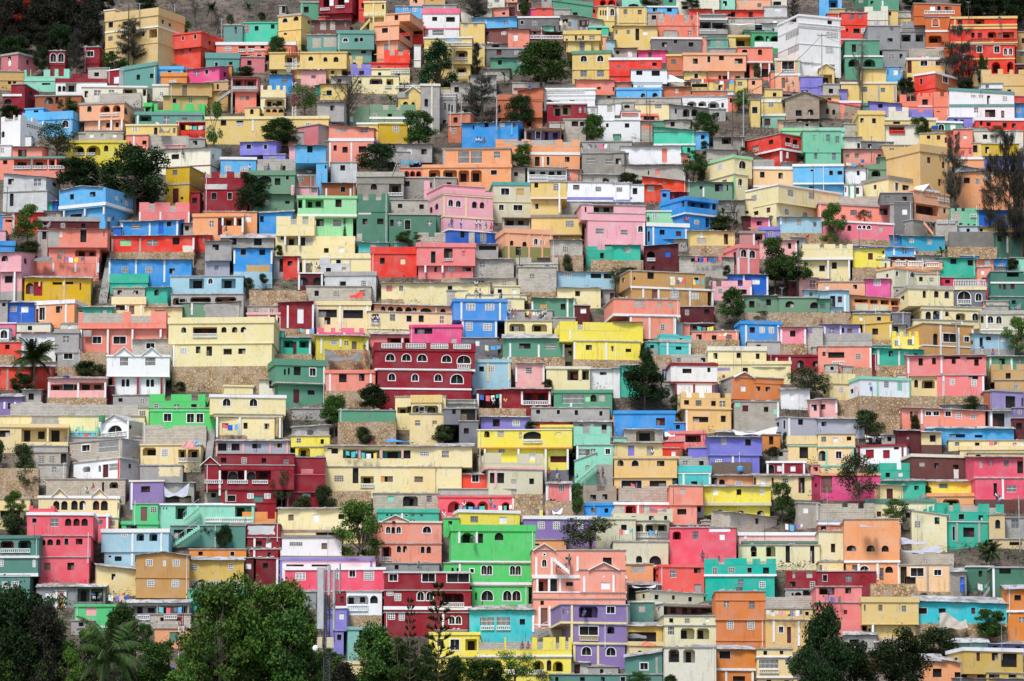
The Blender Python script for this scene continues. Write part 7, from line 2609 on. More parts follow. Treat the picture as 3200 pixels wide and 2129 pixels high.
# ------------------------------------------------------------------ lines of washing, sheets, drums, poles, masts
MISC = []
CLOTHS = [wall_mat(k) for k in ('WHP', 'WHP', 'SB', 'CO', 'HP', 'DG', 'LY', 'RB', 'OW', 'PU', 'TQ', 'PK', 'DG2')]
def washing(xa, xb, py):
    xc = (xa + xb) / 2; r = house_at(xc, py + 4); Y = (r['Y'] - .75) if r else hit(xc, py + 25)
    q = roof_under(xc, py + 14)
    a, b = P(xa, py, Y), P(xb, py, Y); root = empty('washing_line', a); w = b.x - a.x
    m = MB(); n = 10; sag = lambda t: -.22 * (1 - (2 * t - 1) ** 2)
    for k in range(n): m.tube((w * k / n, 0, sag(k / n)), (w * (k + 1) / n, 0, sag((k + 1) / n)), .012, .012, 4)
    m.build('rope', M_REBAR, root)
    for e in (0, w):
        m = MB(); m.tube((e, .05, -1.6), (e, .05, .06), .035, .03, 6); m.build('prop', M_WOOD, root)
    t = .03
    while t < .95:
        g = MB(); gw = random.uniform(.35, .8); gh = random.uniform(.45, .95); t1 = min(.98, t + gw / w); nx = 4; rows = []
        for j in range(4):
            rows.append([(w * (t + (t1 - t) * i / nx), -.03 + .05 * math.sin(i * 2.1 + t * 40) * j / 3, sag(t + (t1 - t) * i / nx) - gh * j / 3 * random.uniform(.94, 1.0)) for i in range(nx + 1)])
        for j in range(3):
            for i in range(nx): g.face([rows[j][i], rows[j][i + 1], rows[j + 1][i + 1], rows[j + 1][i]])
        g.build('garment', random.choice(CLOTHS), root); t = t1 + random.uniform(.0, .5) / w
    MISC.append(dict(o=root, kind='washing_line', desc='line of bright washing', how='in front of', r=r or (q[1] if q else None), x0=xa, x1=xb, y0=py, y1=py + 15, xc=xc, Y=Y, cat='washing'))
def sheet(xa, xb, ya, yb, code):
    xc = (xa + xb) / 2; Yp = ya + (yb - ya) * .8; r = house_at(xc, Yp); Y = (r['Y'] - 1.0) if r else hit(xc, yb) - .5; s = mpp(Y)
    w, h = (xb - xa) * s, (yb - ya) * s; nx, nz = 16, 10; m = MB(); g = []
    ph = random.uniform(0, 6)
    for j in range(nz + 1):
        row = []
        for i in range(nx + 1):
            t, q = i / nx, j / nz
            row.append(((t - .5) * w * (1 - .12 * q * math.sin(ph)), -1.3 * q + .16 * math.sin(t * 9 + ph) + .1 * math.sin(t * 17 + q * 6), h * (1 - q) * (.75 + .25 * math.cos(t * 5 + ph)) - .22 * h * math.sin(math.pi * t) * (1 - q) + .05 * h * math.sin(t * 11 + ph * 2) * q))
        g.append(row)
    for j in range(nz):
        for i in range(nx):
            a, b, c, d = g[j][i], g[j][i + 1], g[j + 1][i + 1], g[j + 1][i]; m.face([d, c, b, a])
            m.face([(p[0], p[1] + .03, p[2] - .02) for p in (a, b, c, d)])
    o = m.build('tarpaulin', cmat(code, M_GLASS), None, True); o.location = P(xc, yb, Y)
    MISC.append(dict(o=o, kind='tarpaulin', desc=PAL[code][1] + ' sagging tarpaulin', how='over', r=r, x0=xa, x1=xb, y0=ya, y1=yb, xc=xc, Y=Y, cat='tarpaulin'))
def drum(xa, xb, ya, yb, code):
    xc = (xa + xb) / 2; p, r, how = stand(xc, yb); s = mpp(p.y); rad = (xb - xa) * s / 2; h = (yb - ya) * s
    root = empty('water_tank', p); m = MB(); m.tube((0, 0, 0), (0, 0, h * .88), rad * .94, rad, 14)
    for k in range(3): m.tube((0, 0, h * (.2 + .25 * k)), (0, 0, h * (.24 + .25 * k)), rad * 1.05, rad * 1.05, 14)
    m.build('tank', wall_mat(code), root); m = MB(); m.tube((0, 0, h * .88), (0, 0, h), rad * .95, rad * .4, 14); m.build('lid', wall_mat(code), root)
    MISC.append(dict(o=root, kind='water_tank', desc=PAL[code][1] + ' water tank', how=how, r=r, x0=xa, x1=xb, y0=ya, y1=yb, xc=xc, Y=p.y, cat='tank'))
POLES = []
def pole(px, ya, yb, wd):
    r = house_at(px, yb); Y = min(hit(px, yb), (r['Y'] - 1.2) if r else 9e9); p = P(px, yb, Y); h = P(px, ya, Y).z - p.z; rad = min(.13, max(.04, wd * mpp(Y) * .075))
    big = wd >= 10 and h > 5
    root = empty('utility_pole' if big else 'antenna_pole', p); m = MB(); lean = random.uniform(-.03, .03) * h
    m.tube((0, 0, -1.2), (lean, 0, h), rad, rad * .75, 8); m.build('pole', M_METAL if wd < 10 else random.choice((M_BARK, M_CONC)), root)
    if big:
        m = MB(); m.box(lean - .8, lean + .8, -.06, .06, h * .93, h * .93 + .12); m.build('crossarm', M_WOOD, root)
        m = MB()
        for k in (-.7, 0, .7): m.tube((lean + k, 0, h * .93 + .12), (lean + k, 0, h * .93 + .3), .05, .04, 6)
        m.build('insulator', M_METAL, root)
    else:
        m = MB()
        for k in range(3): m.tube((lean - .5 + .1 * k, 0, h - .12 * k), (lean + .5 - .1 * k, 0, h - .12 * k), .02, .02, 4)
        m.build('aerial', M_METAL, root)
    d = dict(o=root, kind=root.name.split('.')[0], desc='utility pole with crossarm' if big else 'thin aerial pole', how='in front of', r=r, x0=px - 3, x1=px + 3, y0=ya, y1=yb, xc=px, Y=Y, cat='pole', top=Vector((p.x + lean, p.y, p.z + h * .95)), big=big)
    MISC.append(d); POLES.append(d)
def mast(px, ya, yb):
    Y = hit(px, yb) - 2 if yb < 2125 else 628; p = P(px, yb, Y); h = P(px, ya, Y).z - p.z; root = empty('lattice_mast', p); seg = max(6, int(h / 3.2)); w = .62
    for k in range(seg):
        m = MB(); z0, z1 = h * k / seg, h * (k + 1) / seg
        for sx, sy in ((-1, -1), (1, -1), (0, 1)): m.tube((sx * w / 2, sy * w / 2, z0), (sx * w / 2, sy * w / 2, z1), .06, .06, 5)
        n = 4
        for j in range(n):
            a, b = z0 + (z1 - z0) * j / n, z0 + (z1 - z0) * (j + 1) / n
            for (A, B) in (((-1, -1), (1, -1)), ((1, -1), (0, 1)), ((0, 1), (-1, -1))):
                m.tube((A[0] * w / 2, A[1] * w / 2, a), (B[0] * w / 2, B[1] * w / 2, b), .035, .035, 4)
        m.build('mast_section', wall_mat('DR') if (seg - k) % 2 == 1 else M_WHITE, root)
    if yb < 2125:
        m = MB()
        for q in (-.9, .9, -.5, .5): m.tube((q, -.3, h * .93 - .9 - abs(q)), (q, -.3, h - abs(q) * .6), .07, .07, 6)
        m.build('antenna', wall_mat('DR'), root); m = MB(); m.tube((-1.0, -.5, h * .66), (-1.0, -.62, h * .66), .5, .45, 12); m.build('dish', M_METAL, root)
    MISC.append(dict(o=root, kind='lattice_mast', desc='red and white lattice mast', how='in front of', r=None, x0=px - 8, x1=px + 8, y0=ya, y1=yb, xc=px, Y=Y, cat='mast'))
def phone_mast(px, ya, yb):
    Y = 604; p = P(px, yb, Y); root = empty('phone_mast', p); zz = lambda py: P(px, py, Y).z - p.z; k = 640 / 2356.5; s = mpp(Y)
    ux = lambda q: (640 + q * k - px) * s; zy = lambda q: zz(1704 + q * k)
    gm = plain('antenna_grey', (.42, .43, .42), .5, .12, 2); bm = plain('cabinet_beige', (.52, .46, .33), .6, .15, 2); dk = plain('dark_steel', (.05, .05, .055), .6, .3, 3)
    m = MB(); w = ux(1435) - ux(1350)
    for sx in (0, 1): m.tube((ux(1355) + sx * w, 0, -4), (ux(1378) + sx * w * .55, 0, zy(560)), .09, .07, 6)
    m.tube(((ux(1355) + ux(1435)) / 2, .8, -4), (ux(1400), .4, zy(560)), .09, .06, 6)
    for j in range(16):
        a, b = zy(1600) + (zy(1000) - zy(1600)) * j / 16, zy(1600) + (zy(1000) - zy(1600)) * (j + 1) / 16
        m.tube((ux(1357), 0, a), (ux(1433), 0, b), .04, .04, 4); m.tube((ux(1433), 0, a), (ux(1357), 0, b), .04, .04, 4)
    m.build('lattice_tower', dk, root)
    for (a, b, t, q, v) in ((1287, 1372, 262, 968, -.4), (1402, 1440, 235, 575, .2), (1462, 1496, 290, 975, .1), (1536, 1556, 210, 552, .3)):
        m = MB(); e = .12; u0, u1, z0, z1 = ux(a), ux(b), zy(q), zy(t)
        ring = [(u0, v), (u0 + e, v - .28), (u1 - e, v - .28), (u1, v), (u1 - .05, v + .18), (u0 + .05, v + .18)]
        lo = [(x, y, z0) for x, y in ring]; hi = [(x, y, z1) for x, y in ring]; m.face(hi); m.face(lo[::-1])
        for i in range(6): m.face([lo[i], lo[(i + 1) % 6], hi[(i + 1) % 6], hi[i]])
        m.build('panel_antenna', gm, root)
    for (x, t, q) in ((1385, 250, 1000), (1425, 560, 1100), (1512, 260, 560), (1480, 280, 1000)):
        m = MB(); m.tube((ux(x), .35, zy(q)), (ux(x), .35, zy(t)), .09, .09, 8); m.build('mounting_pole', M_METAL, root)
    for (a, b, t, q) in ((1294, 1350, 1062, 1190), (1400, 1482, 1065, 1190)):
        m = MB(); m.box(ux(a), ux(b), -.7, -.15, zy(q), zy(t)); m.box(ux(a) + .1, ux(b) - .1, -.73, -.7, zy(q) + .12, zy(t) - .12); m.build('equipment_cabinet', bm, root)
    m = MB(); m.blob((ux(1272), -.3, zy(1188)), .38, .18, .42, 10, 6, 0); m.build('drum_dish', M_WHITE, root)
    for (x0, y0, x1, y1) in ((1330, 970, 1370, 1230), (1410, 600, 1440, 1080), (1535, 620, 1430, 740), (1480, 990, 1490, 1120), (1440, 760, 1400, 1240)):
        m = MB(); m.tube((ux(x0), -.35, zy(y0)), (ux(x1), -.35, zy(y1)), .055, .055, 5); m.build('cable', dk, root)
    MISC.append(dict(o=root, kind='phone_mast', desc='phone mast of long grey panels and beige boxes', how='in front of', r=None, x0=990, x1=1065, y0=1760, y1=yb, xc=px, Y=Y, cat='mast'))
def stair(xa, ya, xb, yb, wd, code):
    # a flight of steps from (xa, ya) up to (xb, yb); climbing away from the viewer when it rises straight up
    if abs(xb - xa) < 12:
        p0, p1 = P(xa, ya, hit(xa, ya) - .3), P(xb, yb, hit(xb, yb) - .3); w = wd * mpp(p0.y)
    else:
        r = house_at((xa + xb) / 2, (ya + yb) / 2); Y = (r['Y'] - 1.1) if r else hit(xa, ya); p0, p1 = P(xa, ya, Y), P(xb, yb, Y); w = .9
    n = max(4, int((p1.z - p0.z) / .22)); root = empty('stair', p0); m = MB(); d = p1 - p0
    for k in range(n):
        a, b = d * (k / n), d * ((k + 1) / n)
        if abs(xb - xa) < 12: m.box(-w / 2, w / 2, a.y, b.y + .3, a.z - 1.0, b.z)
        else: m.box(min(a.x, b.x), max(a.x, b.x), -w / 2, w / 2, a.z - .35, b.z)
    m.build('steps', wall_mat(code), root); m = MB()
    if abs(xb - xa) >= 12:
        m.tube((0, -w / 2, .9), (d.x, -w / 2, d.z + .9), .035, .035, 5)
        for k in range(0, n + 1, 3): q = d * (k / n); m.tube((q.x, -w / 2, q.z), (q.x, -w / 2, q.z + .9), .025, .025, 4)
        m.build('handrail', M_METAL, root)
    MISC.append(dict(o=root, kind='stair', desc=PAL[code][1] + ' flight of steps', how='in front of', r=house_at((xa + xb) / 2, (ya + yb) / 2), x0=min(xa, xb), x1=max(xa, xb) + 4, y0=yb, y1=ya, xc=(xa + xb) / 2, Y=p0.y, cat='stair'))
VEG = parse(VEGDATA)[1]
for (q, X, Yp, k) in REST + VEG:
    t = q[0]
    try:
        if t == 't': tree(q[1], X(q[2]), X(q[3]), Yp(q[4]), Yp(q[5]))
        elif t == 'm': mast(X(q[1]), Yp(q[2]), Yp(q[3]))
        elif t == 'a': phone_mast(X(q[1]), Yp(q[2]), Yp(q[3]))
        elif t == 'p': pole(X(q[1]), Yp(q[2]), Yp(q[3]), float(q[4]))
        elif t == 's': stair(X(q[1]), Yp(q[2]), X(q[3]), Yp(q[4]), float(q[5]) * k, q[6])
        elif t == 'H': person(X(q[1]), Yp(q[2]), float(q[3]) * k, q[4])
        elif t == 'U' and float(q[2]) - float(q[1]) > 20: washing(X(q[1]), X(q[2]), Yp(q[3]))
        elif t == 'C' and float(q[2]) - float(q[1]) > 20: sheet(X(q[1]), X(q[2]), Yp(q[3]), Yp(q[4]), q[5] if q[5] in PAL else 'GR')
        elif t == 'K' and float(q[2]) - float(q[1]) > 5: drum(X(q[1]), X(q[2]), Yp(q[3]), Yp(q[4]), q[5])
    except (ValueError, IndexError) as e: print('skip', q, e)
me = bpy.data.meshes.new('woodland'); me.from_pydata(WOOD[0], [], WOOD[1]); me.materials.append(LEAF['wood']); o = bpy.data.objects.new('woodland', me); COL.objects.link(o)
o['kind'] = 'stuff'; o['label'] = 'dusky wood covering the slope beside the tall beige house'
# overhead cables between neighbouring poles
big = sorted((d for d in POLES if d['big']), key=lambda d: d['xc'])
for i, d in enumerate(big):
    c = sorted((e for e in big if e is not d and 40 < abs(e['xc'] - d['xc']) < 620 and abs(e['y0'] - d['y0']) < 420 and e['xc'] > d['xc']), key=lambda e: abs(e['xc'] - d['xc']))[:1]
    for e in c:
        a, b = d['top'], e['top']; m = MB(); n = 10
        pt = lambda t: a.lerp(b, t) - Vector((0, 0, (b - a).length * .05 * (1 - (2 * t - 1) ** 2)))
        for k in range(n): m.tube(pt(k / n) - a, pt((k + 1) / n) - a, .03, .03, 4)
        o = m.build('power_cable', M_REBAR); o.location = a
        MISC.append(dict(o=o, kind='power_cable', desc='black cable between two poles', how='above', r=d['r'], x0=d['xc'], x1=e['xc'], y0=d['y0'], y1=e['y0'], xc=(d['xc'] + e['xc']) / 2, Y=d['Y'], cat='cable'))
# ------------------------------------------------------------------ hillside
m = MB(); xs = [-420 + 14 * i for i in range(61)]; ys = [0, 60, 140, 220, 300, 380, 440, 500] + [540 + 4 * i for i in range(142)]
def gz(x, Y):
    z = ground(Y)
    if Y > 560: z += -.75 + .55 * math.sin(x * .11 + Y * .07) * math.cos(Y * .13 - x * .05) + random.uniform(-.35, .3)
    return z
grid = [[(x, y, gz(x, y)) for x in xs] for y in ys]
vv = [p for row in grid for p in row]; nx = len(xs)
me = bpy.data.meshes.new('hillside'); me.from_pydata(vv, [], [(j * nx + i, j * nx + i + 1, (j + 1) * nx + i + 1, (j + 1) * nx + i) for j in range(len(ys) - 1) for i in range(nx - 1)])
hm, n, l, b = nt('dry_earth'); vec, rnd = coords(n, l)
c = mixc(n, l, ramp(n, l, noise(n, l, vec, .12, 6), .4, .6), (.060, .042, .030), (.125, .095, .07))
c = mixc(n, l, ramp(n, l, noise(n, l, vec, .8, 6), .48, .62, 0, .8), c, (.03, .023, .017))
c = mixc(n, l, ramp(n, l, noise(n, l, vec, .3, 6), .55, .68, 0, .9), c, (.045, .062, .03))
vo = n.new('ShaderNodeTexVoronoi'); vo.inputs['Scale'].default_value = 1.6; l.new(vec, vo.inputs['Vector'])
c = mixc(n, l, ramp(n, l, vo.outputs['Distance'], .1, .3, .5, 0), c, (.17, .145, .12))
l.new(c, b.inputs['Base Color']); b.inputs['Roughness'].default_value = .95
bp = n.new('ShaderNodeBump'); bp.inputs['Strength'].default_value = .9; bp.inputs['Distance'].default_value = .3; l.new(vo.outputs['Distance'], bp.inputs['Height']); l.new(bp.outputs[0], b.inputs['Normal'])
me.materials.append(hm); hill = bpy.data.objects.new('hillside', me); COL.objects.link(hill); hill['kind'] = 'structure'; hill['label'] = 'steep dry earth hillside under the houses'
# undergrowth on the open slope: nobody could count it
ug = MB(); cover = sorted(RECS, key=lambda r: r['Y'])
def open_ground(px, py): return not any(r['x0'] - 10 < px < r['x1'] + 10 and r['y0'] - 2 < py < r['y1'] + 6 for r in cover)
cnt = 0
for _ in range(14000):
    px, py = random.uniform(-40, 3240), random.uniform(-60, 2140)
    if not open_ground(px, py): continue
    Y = hit(px, py); q = P(px, py, Y); cnt += 1
    for _ in range(26):
        d = Vector((random.gauss(0, .5), random.gauss(0, .4), abs(random.gauss(0, .45)))); leafquad(ug, q + d, random.uniform(.14, .34))
o = ug.build('undergrowth', leaf_mat('scrub', (.022, .026, .014), (.085, .08, .045)))
if o: o['kind'] = 'stuff'; o['label'] = 'dry scrub and weeds on the bare slope'
print('scrub', cnt, 'houses', len(RECS), 'trees', len(TREES), 'people', len(PEOPLE), 'misc', len(MISC))
# ------------------------------------------------------------------ labels
NOUN = {'house': 'house', 'tall_house': 'two-storey house', 'shack': 'tin-roofed shack', 'block_house': 'bare concrete house', 'block_shack': 'tin-roofed concrete shack', 'block_wall': 'block wall', 'parapet_wall': 'crenellated wall', 'garden_wall': 'low wall', 'hut': 'blank-walled hut', 'stone_wall': 'retaining wall', 'board_fence': 'board fence'}
SHORT = {'house': 'house', 'tall_house': 'house', 'shack': 'shack', 'block_house': 'concrete house', 'block_shack': 'concrete shack', 'block_wall': 'block wall', 'parapet_wall': 'crenellated wall', 'garden_wall': 'wall', 'hut': 'hut', 'stone_wall': 'stone wall', 'board_fence': 'fence'}
GROUPS = {'house': 'painted houses on the hillside', 'tall_house': 'taller houses on the hillside', 'shack': 'tin-roofed shacks on the hillside', 'block_house': 'bare concrete houses on the hillside', 'block_shack': 'concrete shacks on the hillside', 'block_wall': 'block walls between the houses', 'parapet_wall': 'crenellated walls on the terraces', 'garden_wall': 'low walls on the terraces', 'hut': 'blank-walled huts on the hillside', 'stone_wall': 'stone retaining walls on the hillside'}
NUMW = {1: 'one', 2: 'two', 3: 'three', 4: 'four', 5: 'five', 6: 'six', 7: 'seven', 8: 'eight'}
def cname(r): return PAL[r['col']][1] if r['kind'] not in ('block_wall',) or r['col'] not in BLOCKY else PAL[r['col']][1].replace(' block', '')
def short(r):
    c = cname(r); s = SHORT[r['kind']]
    if r['kind'] == 'stone_wall': return 'stone wall'
    if 'block' in c and 'block' in s: c = c.replace(' block', '')
    return f'{c} {s}'
def feats(r):
    out = []; ws = [w for b in r['g'] for w in b['win']]; n = lambda ts: sum(1 for w in ws if w[0] in ts)
    A, a, b_, l_, h_, d_, i_, x_ = n('A'), n('a'), n('bB'), n('lL'), n('h'), n('d'), n('i'), n('x')
    bal = sum(len(b['bal']) for b in r['g'])
    ss = lambda k, one, many: one if k == 1 else f'{NUMW.get(k, "many")} {many}'
    if any(b['gab'] for b in r['g']): out.append('a gable')
    if A: out.append(ss(A, 'one white-framed arched window', 'white-framed arched windows'))
    if bal: out.append('a balustrade')
    if h_: out.append(ss(h_, 'one wide arch', 'wide arches'))
    if a: out.append(ss(a, 'one arched window', 'arched windows'))
    if l_: out.append(ss(l_, 'one deep veranda opening', 'deep veranda openings'))
    if any(b['notch'] for b in r['g']): out.append('battlements')
    if x_ or b_: out.append(ss(b_ + x_, 'one vent block', 'vent blocks'))
    if i_: out.append(ss(i_, 'one barred window', 'barred windows'))
    if d_: out.append(ss(d_, 'one dark opening', 'dark openings'))
    g_ = n('g') + n('D')
    if g_: out.append(ss(g_, 'one framed window', 'framed windows'))
    for b in r['g']:
        if b['p'] and b['p'][1] and b['p'][1] in PAL and PAL[b['p'][1]][1] != cname(r): out.append(f"a {PAL[b['p'][1]][1]} roof edge"); break
    if n('r'): out.append('a painted door')
    if n('w'): out.append('a pale shutter')
    if n('y'): out.append('a blocked-up window')
    if sum(len(b['cols']) for b in r['g']): out.append('pillars')
    if any(b['stone'] for b in r['g']): out.append('a stone base')
    if any(b['p'] for b in r['g']) and not any('roof edge' in o for o in out): out.append('a raised roof edge')
    if any(b['band'] for b in r['g']): out.append('a floor band')
    if not ws: out.append('no windows')
    w = (r['x1'] - r['x0']) / max(1, r['y1'] - r['y0'])
    out.append('a long low front' if w > 2.4 else 'a narrow front' if w < .8 else 'a squarish front')
    return out
def near(r, pool):
    """(relation, neighbour) pairs, most telling first."""
    out = []; W = r['x1'] - r['x0']
    for o in pool:
        if o is r: continue
        x = max(0, min(r['x1'], o['x1']) - max(r['x0'], o['x0'])); mw = min(W, o['x1'] - o['x0'])
        yy = max(0, min(r['y1'], o['y1']) - max(r['y0'], o['y0'])); mh = min(r['y1'] - r['y0'], o['y1'] - o['y0'])
        sz = math.sqrt(o['area']) / 60 + (1.5 if o['hint'] else 0)
        if x > .35 * mw:
            if abs(o['y0'] - r['y1']) < 22: out.append((sz + x / W, 'above', o))
            elif abs(o['y1'] - r['y0']) < 22: out.append((sz + x / W, 'below', o))
        gap = max(o['x0'] - r['x1'], r['x0'] - o['x1'])
        if yy > .4 * mh and -15 < gap < 26: out.append((sz + yy / max(1, r['y1'] - r['y0']), 'beside', o))
    out.sort(key=lambda t: -t[0]); return out
def band(r):
    y = (r['y0'] + r['y1']) / 2
    return 'near the top' if y < 260 else 'on the upper slope' if y < 760 else 'on the middle slope' if y < 1300 else 'on the lower slope' if y < 1800 else 'at the foot'
used = {}
def wc(t): return len(re.findall(r"[A-Za-z0-9][A-Za-z0-9'\u2019-]*", t))
def key(t): return t.lower()
def claim(cands):
    for c in cands:
        c = ' '.join(c.split())
        if 4 <= wc(c) <= 16 and key(c) not in used: used[key(c)] = 1; return c
    return None
def art(s): return ('an ' if s[0] in 'aeiou' else 'a ') + s
pool = RECS
for r in sorted(LABELS, key=lambda r: (not r['hint'], -r['area'])):
    c = cname(r); nn = NOUN[r['kind']]; base = f'{c} {nn}' if r['kind'] != 'stone_wall' else 'rough stone retaining wall'
    if 'block' in c and 'block' in nn: base = f"{c.replace(' block', '')} {nn}"
    if 'concrete' in nn and c.startswith('grey'): base = f"{c.replace(' concrete', '')} {nn}"
    f = feats(r)
    if r['kind'] == 'block_house': base = f"{c} {'block-built' if r['col'] in BLOCKY else 'concrete'} house"
    if r['kind'] == 'block_shack': base = f"{c} {'block-built' if r['col'] in BLOCKY else 'concrete'} shack"
    wl = 'wall' in r['kind']
    if wl: f = [q for q in f if q != 'no windows'] or f
    nb = near(r, pool); rel = []
    for (_, k, o) in nb: rel.append(f'{k} the {short(o)}')
    seen = set(); rel = [x for x in rel if not (x in seen or seen.add(x))]
    cands = []
    if r['hint']:
        h = r['hint']
        cands.append(h)
        cands += [f'{h} {x}' for x in rel]
    # beside/below the landmarks that carry a label of their own
    fs = [f[0]] + ([f'{f[0]} and {f[1]}'] if len(f) > 1 else [])
    pair = [(x, y) for i, x in enumerate(rel[:5]) for y in rel[i + 1:5] if x.split(' the ')[1] != y.split(' the ')[1]]
    if wl: cands += [f'{base} {x} and {y}' for x, y in pair] + [f'{base} {x}, {band(r)}' for x in rel]
    for x, y in pair:
        for q in reversed(fs): cands.append(f'{base} with {q}, {x} and {y}')
    for x, y in pair:
        for q in f[1:]: cands.append(f'{base} with {q}, {x} and {y}')
    for x in rel:
        for q in reversed(fs): cands.append(f'{base} with {q}, {x}, {band(r)}')
        for q in f[1:]: cands.append(f'{base} with {q}, {x}')
    for q in f: cands.append(f'{base} with {q}, {band(r)}')
    for i in range(len(f)):
        for j in range(i + 1, len(f)): cands.append(f'{base} with {f[i]} and {f[j]}, {band(r)}')
    for sidew in ('toward the left edge', 'left of the middle', 'around the middle', 'right of the middle', 'toward the right edge'): pass
    third = int(min(4, max(0, (r['x0'] + r['x1']) / 2 / 640))); sw = ('by the left edge', 'left of the middle', 'around the middle', 'right of the middle', 'by the right edge')[third]
    for q in f: cands.append(f'{base} with {q}, {band(r)}, {sw}')
    lab = claim(cands)
    if not lab:
        k = 0
        while not lab:
            k += 1; lab = claim([f"{'small ' * 1}{base} with {f[-1]}, {int((r['x0']) // 32)} steps along {band(r)}"] if k < 2 else [f'{base} {band(r)} {sw} {k}'])
    r['o']['label'] = lab; r['label'] = lab
    r['o']['category'] = {'stone_wall': 'wall', 'block_wall': 'wall', 'parapet_wall': 'wall', 'garden_wall': 'wall', 'board_fence': 'fence', 'shack': 'shack', 'block_shack': 'shack', 'hut': 'hut'}.get(r['kind'], 'house')
    if r['kind'] in GROUPS: r['o']['group'] = GROUPS[r['kind']]
def behind(t):
    """The houses a tree or pole stands in front of, largest overlap first, and those it stands beside."""
    o = []
    for r in RECS:
        x = max(0, min(t['x1'], r['x1']) - max(t['x0'], r['x0'])); y = max(0, min(t['y1'], r['y1']) - max(t['y0'], r['y0']))
        if x * y > 0 and r['Y'] > t['Y'] - 2: o.append((x * y, r))
    o.sort(key=lambda q: -q[0]); return [q[1] for q in o]
LAND = [(t['xc'], (t['y0'] + t['y1']) / 2, 'tall coconut palm' if t['kind'] == 'coconut_palm' and t['y1'] > 1950 else 'tiered conifer' if t['kind'] == 'conifer_tree' else 'phone mast' if t['kind'] == 'phone_mast' else 'lattice mast', t) for t in TREES + MISC if t['kind'] in ('conifer_tree', 'phone_mast', 'lattice_mast') or (t['kind'] == 'coconut_palm' and t['y1'] > 1950)]
def landmark(t):
    y = (t['y0'] + t['y1']) / 2; o = []
    for (lx, ly, nm, q) in LAND:
        if q is t: continue
        dx, dy = t['xc'] - lx, y - ly; dd = math.hypot(dx, dy)
        if dd < 520: o.append((dd, ('below' if dy > 0 else 'above') + f' the {nm}' if abs(dy) > abs(dx) else ('right of' if dx > 0 else 'left of') + f' the {nm}'))
    o.sort(); return [q[1] for q in o]
def wheres(r):
    """Ways to name a house so that it can be found, the most telling first."""
    o = []
    if r['hint'] and wc(r['hint']) <= 10: o.append(f"the {r['hint']}")
    for (_, k, q) in near(r, pool)[:6]:
        if q['hint'] and wc(q['hint']) <= 6: o.append(f"the {short(r)} {k} the {q['hint']}")
        o.append(f'the {short(r)} {k} the {short(q)}')
    o.append(f'the {short(r)}'); return o
size = lambda t: 'small ' if (t['y1'] - t['y0']) < 70 else 'large ' if (t['y1'] - t['y0']) > 190 else ''
for t in TREES:
    d = size(t) + t['desc']; bh = behind(t); c = []
    d = d.replace('large tall', 'tall').replace('small small', 'small').replace('small low', 'low')
    for r in bh[:2]: c += [f'{d} in front of {q}' for q in wheres(r)[:4]]
    if not bh: c += [f'{d} {x} and {y}' for i, x in enumerate(landmark(t)[:4]) for y in landmark(t)[i + 1:4]] + [f'{d} {x}, {band(t)}' for x in landmark(t)]
    for i, r in enumerate(bh[:6]):
        if i == 0 and r['hint'] and wc(r['hint']) < 9: c.append(f"{d} in front of the {r['hint']}")
        for r2 in bh[:6]:
            if r2 is not r and short(r2) != short(r): c.append(f'{d} in front of the {short(r)} and the {short(r2)}')
        c.append(f'{d} in front of the {short(r)}, {band(t)}')
    fr = [r for r in RECS if r['x0'] < t['xc'] < r['x1'] and abs(r['y0'] - t['y1']) < 40]
    for r in fr: c.append(f'{d} rising behind the {short(r)}, {band(t)}')
    lab = claim(c)
    if not lab: t['base'] = f"{d} in front of the {short(bh[0])}, {band(t)}" if bh else f'{d} on the bare slope {band(t)}'
    if lab: t['o']['label'] = lab
    t['o']['category'] = {'bush': 'bush', 'coconut_palm': 'palm', 'palm_tree': 'palm', 'banana_plant': 'plant', 'climbing_plant': 'plant'}.get(t['kind'], 'tree')
    t['o']['group'] = 'bushes on the hillside' if t['kind'] == 'bush' else 'trees among the houses'
def order_labels(items):
    by = {}
    for t in items: by.setdefault(t['base'], []).append(t)
    for b, ts in by.items():
        ts.sort(key=lambda t: t['xc']); n = len(ts)
        for i, t in enumerate(ts):
            if n == 1: lab = b
            elif n == 2: lab = ('left one of two, ' if i == 0 else 'right one of two, ') + b
            else: lab = (('leftmost, ' if i == 0 else 'rightmost, ' if i == n - 1 else (['second', 'third', 'fourth', 'fifth', 'sixth', 'seventh', 'eighth', 'ninth', 'tenth', 'eleventh', 'twelfth', 'thirteenth'] + ['next'] * 60)[i - 1] + ' from left, ')) + b
            if wc(lab) > 16: lab = lab.replace(', ' + band(t), '')
            if wc(lab) > 16: lab = lab.replace(' in front of the', ' by')
            if wc(lab) > 16: lab = ' '.join(lab.split()[:16])
            k = lab; j = 0
            while key(k) in used: j += 1; k = lab + (' too', ' also', ' as well')[min(2, j - 1)] if j < 4 else lab + f' {j}'
            used[key(k)] = 1; t['o']['label'] = k
order_labels_later = [t for t in TREES if 'base' in t]
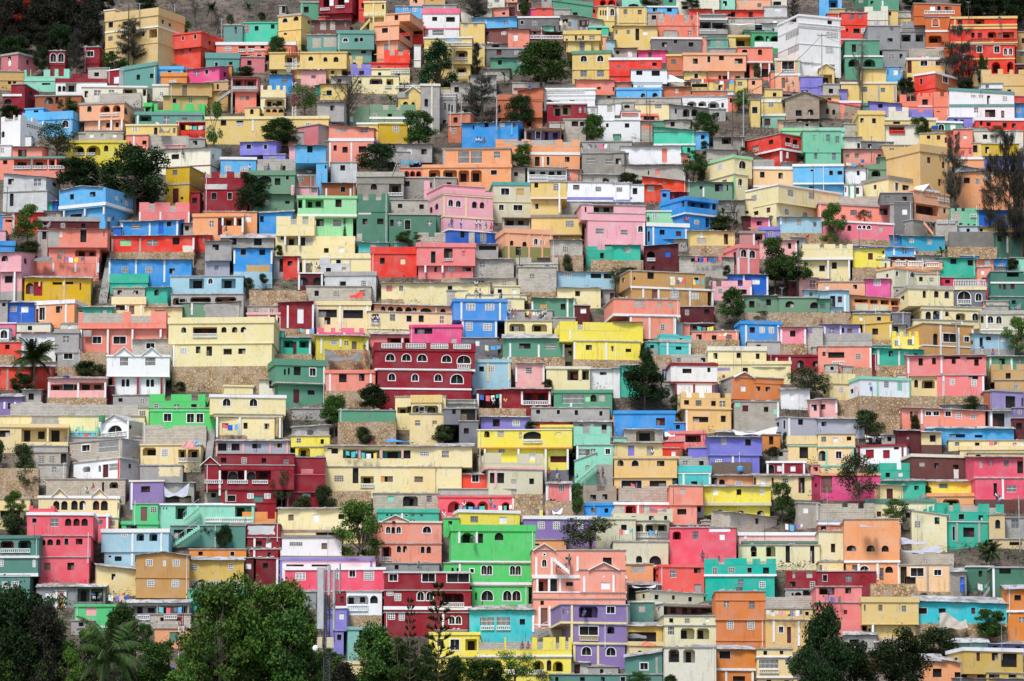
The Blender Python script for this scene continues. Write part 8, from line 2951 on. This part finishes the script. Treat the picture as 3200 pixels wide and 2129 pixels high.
for t in PEOPLE + MISC:
    r = t['r']
    if r is None:
        bh = behind(t); r = bh[0] if bh else None
        if t['how'] in ('', 'in front of') and r: t['how'] = 'in front of'
    how = t['how'] or 'in front of'
    cs = [f"{t['desc']} {how} {q}" for q in wheres(r)] if r else []
    cs += [f"{t['desc']} {x}, {band(t)}" for x in landmark(t)[:2]] if not r else [f"{t['desc']} {how} the {short(r)}, {band(t)}"]
    lab = claim(cs)
    if lab: t['o']['label'] = lab
    else: t['base'] = t['desc'] + (f" {how} {wheres(r)[0] if wc(wheres(r)[0]) < 8 else 'the ' + short(r)}" if r else f' {band(t)}')
    t['o']['category'] = t.get('cat', 'person')
    t['o']['group'] = {'person': 'people on roofs and steps', 'washing_line': 'washing lines', 'tarpaulin': 'tarpaulins', 'water_tank': 'water tanks', 'utility_pole': 'utility poles', 'antenna_pole': 'thin poles with aerials', 'power_cable': 'overhead cables', 'lattice_mast': 'lattice masts', 'stair': 'outside stairs'}.get(t['kind'], t['kind'])
order_labels([t for t in order_labels_later + PEOPLE + MISC if 'base' in t])
for t in MISC:
    if t['kind'] in ('phone_mast',) and 'group' in t['o']: del t['o']['group']
# ------------------------------------------------------------------ light, sky and camera
w = bpy.data.worlds.new('World'); S.world = w; w.use_nodes = True
n = w.node_tree.nodes; l = w.node_tree.links; bg = n['Background']; sky = n.new('ShaderNodeTexSky'); sky.sky_type = 'NISHITA'; sky.sun_disc = False
EL, AZ = math.radians(60), math.radians(204)      # sun high behind the viewer, a little to the left
sky.sun_elevation = EL; sky.sun_rotation = AZ; sky.air_density = 1.0; sky.dust_density = 1.5; sky.ozone_density = 1.0
l.new(sky.outputs[0], bg.inputs[0]); bg.inputs[1].default_value = SKY
sd = bpy.data.lights.new('sun', 'SUN'); sd.energy = SUN; sd.angle = math.radians(14); sd.color = (1, .985, .955)
so = bpy.data.objects.new('sun', sd); COL.objects.link(so)
d = Vector((math.sin(AZ) * math.cos(EL), math.cos(AZ) * math.cos(EL), math.sin(EL))); so.rotation_euler = d.to_track_quat('Z', 'Y').to_euler()
cd = bpy.data.cameras.new('camera'); cam = bpy.data.objects.new('camera', cd); COL.objects.link(cam); S.camera = cam
cd.sensor_width = 36; cd.lens = 18 / HALF; cd.clip_start = 1; cd.clip_end = 5000; cam.location = (0, 0, 0); cam.rotation_euler = (math.radians(90) + PITCH, 0, 0)
S.view_settings.view_transform = 'Standard'; S.view_settings.look = 'None'; S.view_settings.gamma = 1; S.view_settings.exposure = EXPO
S.cycles.max_bounces = 5; S.cycles.diffuse_bounces = 3; S.cycles.glossy_bounces = 1; S.cycles.transparent_max_bounces = 4
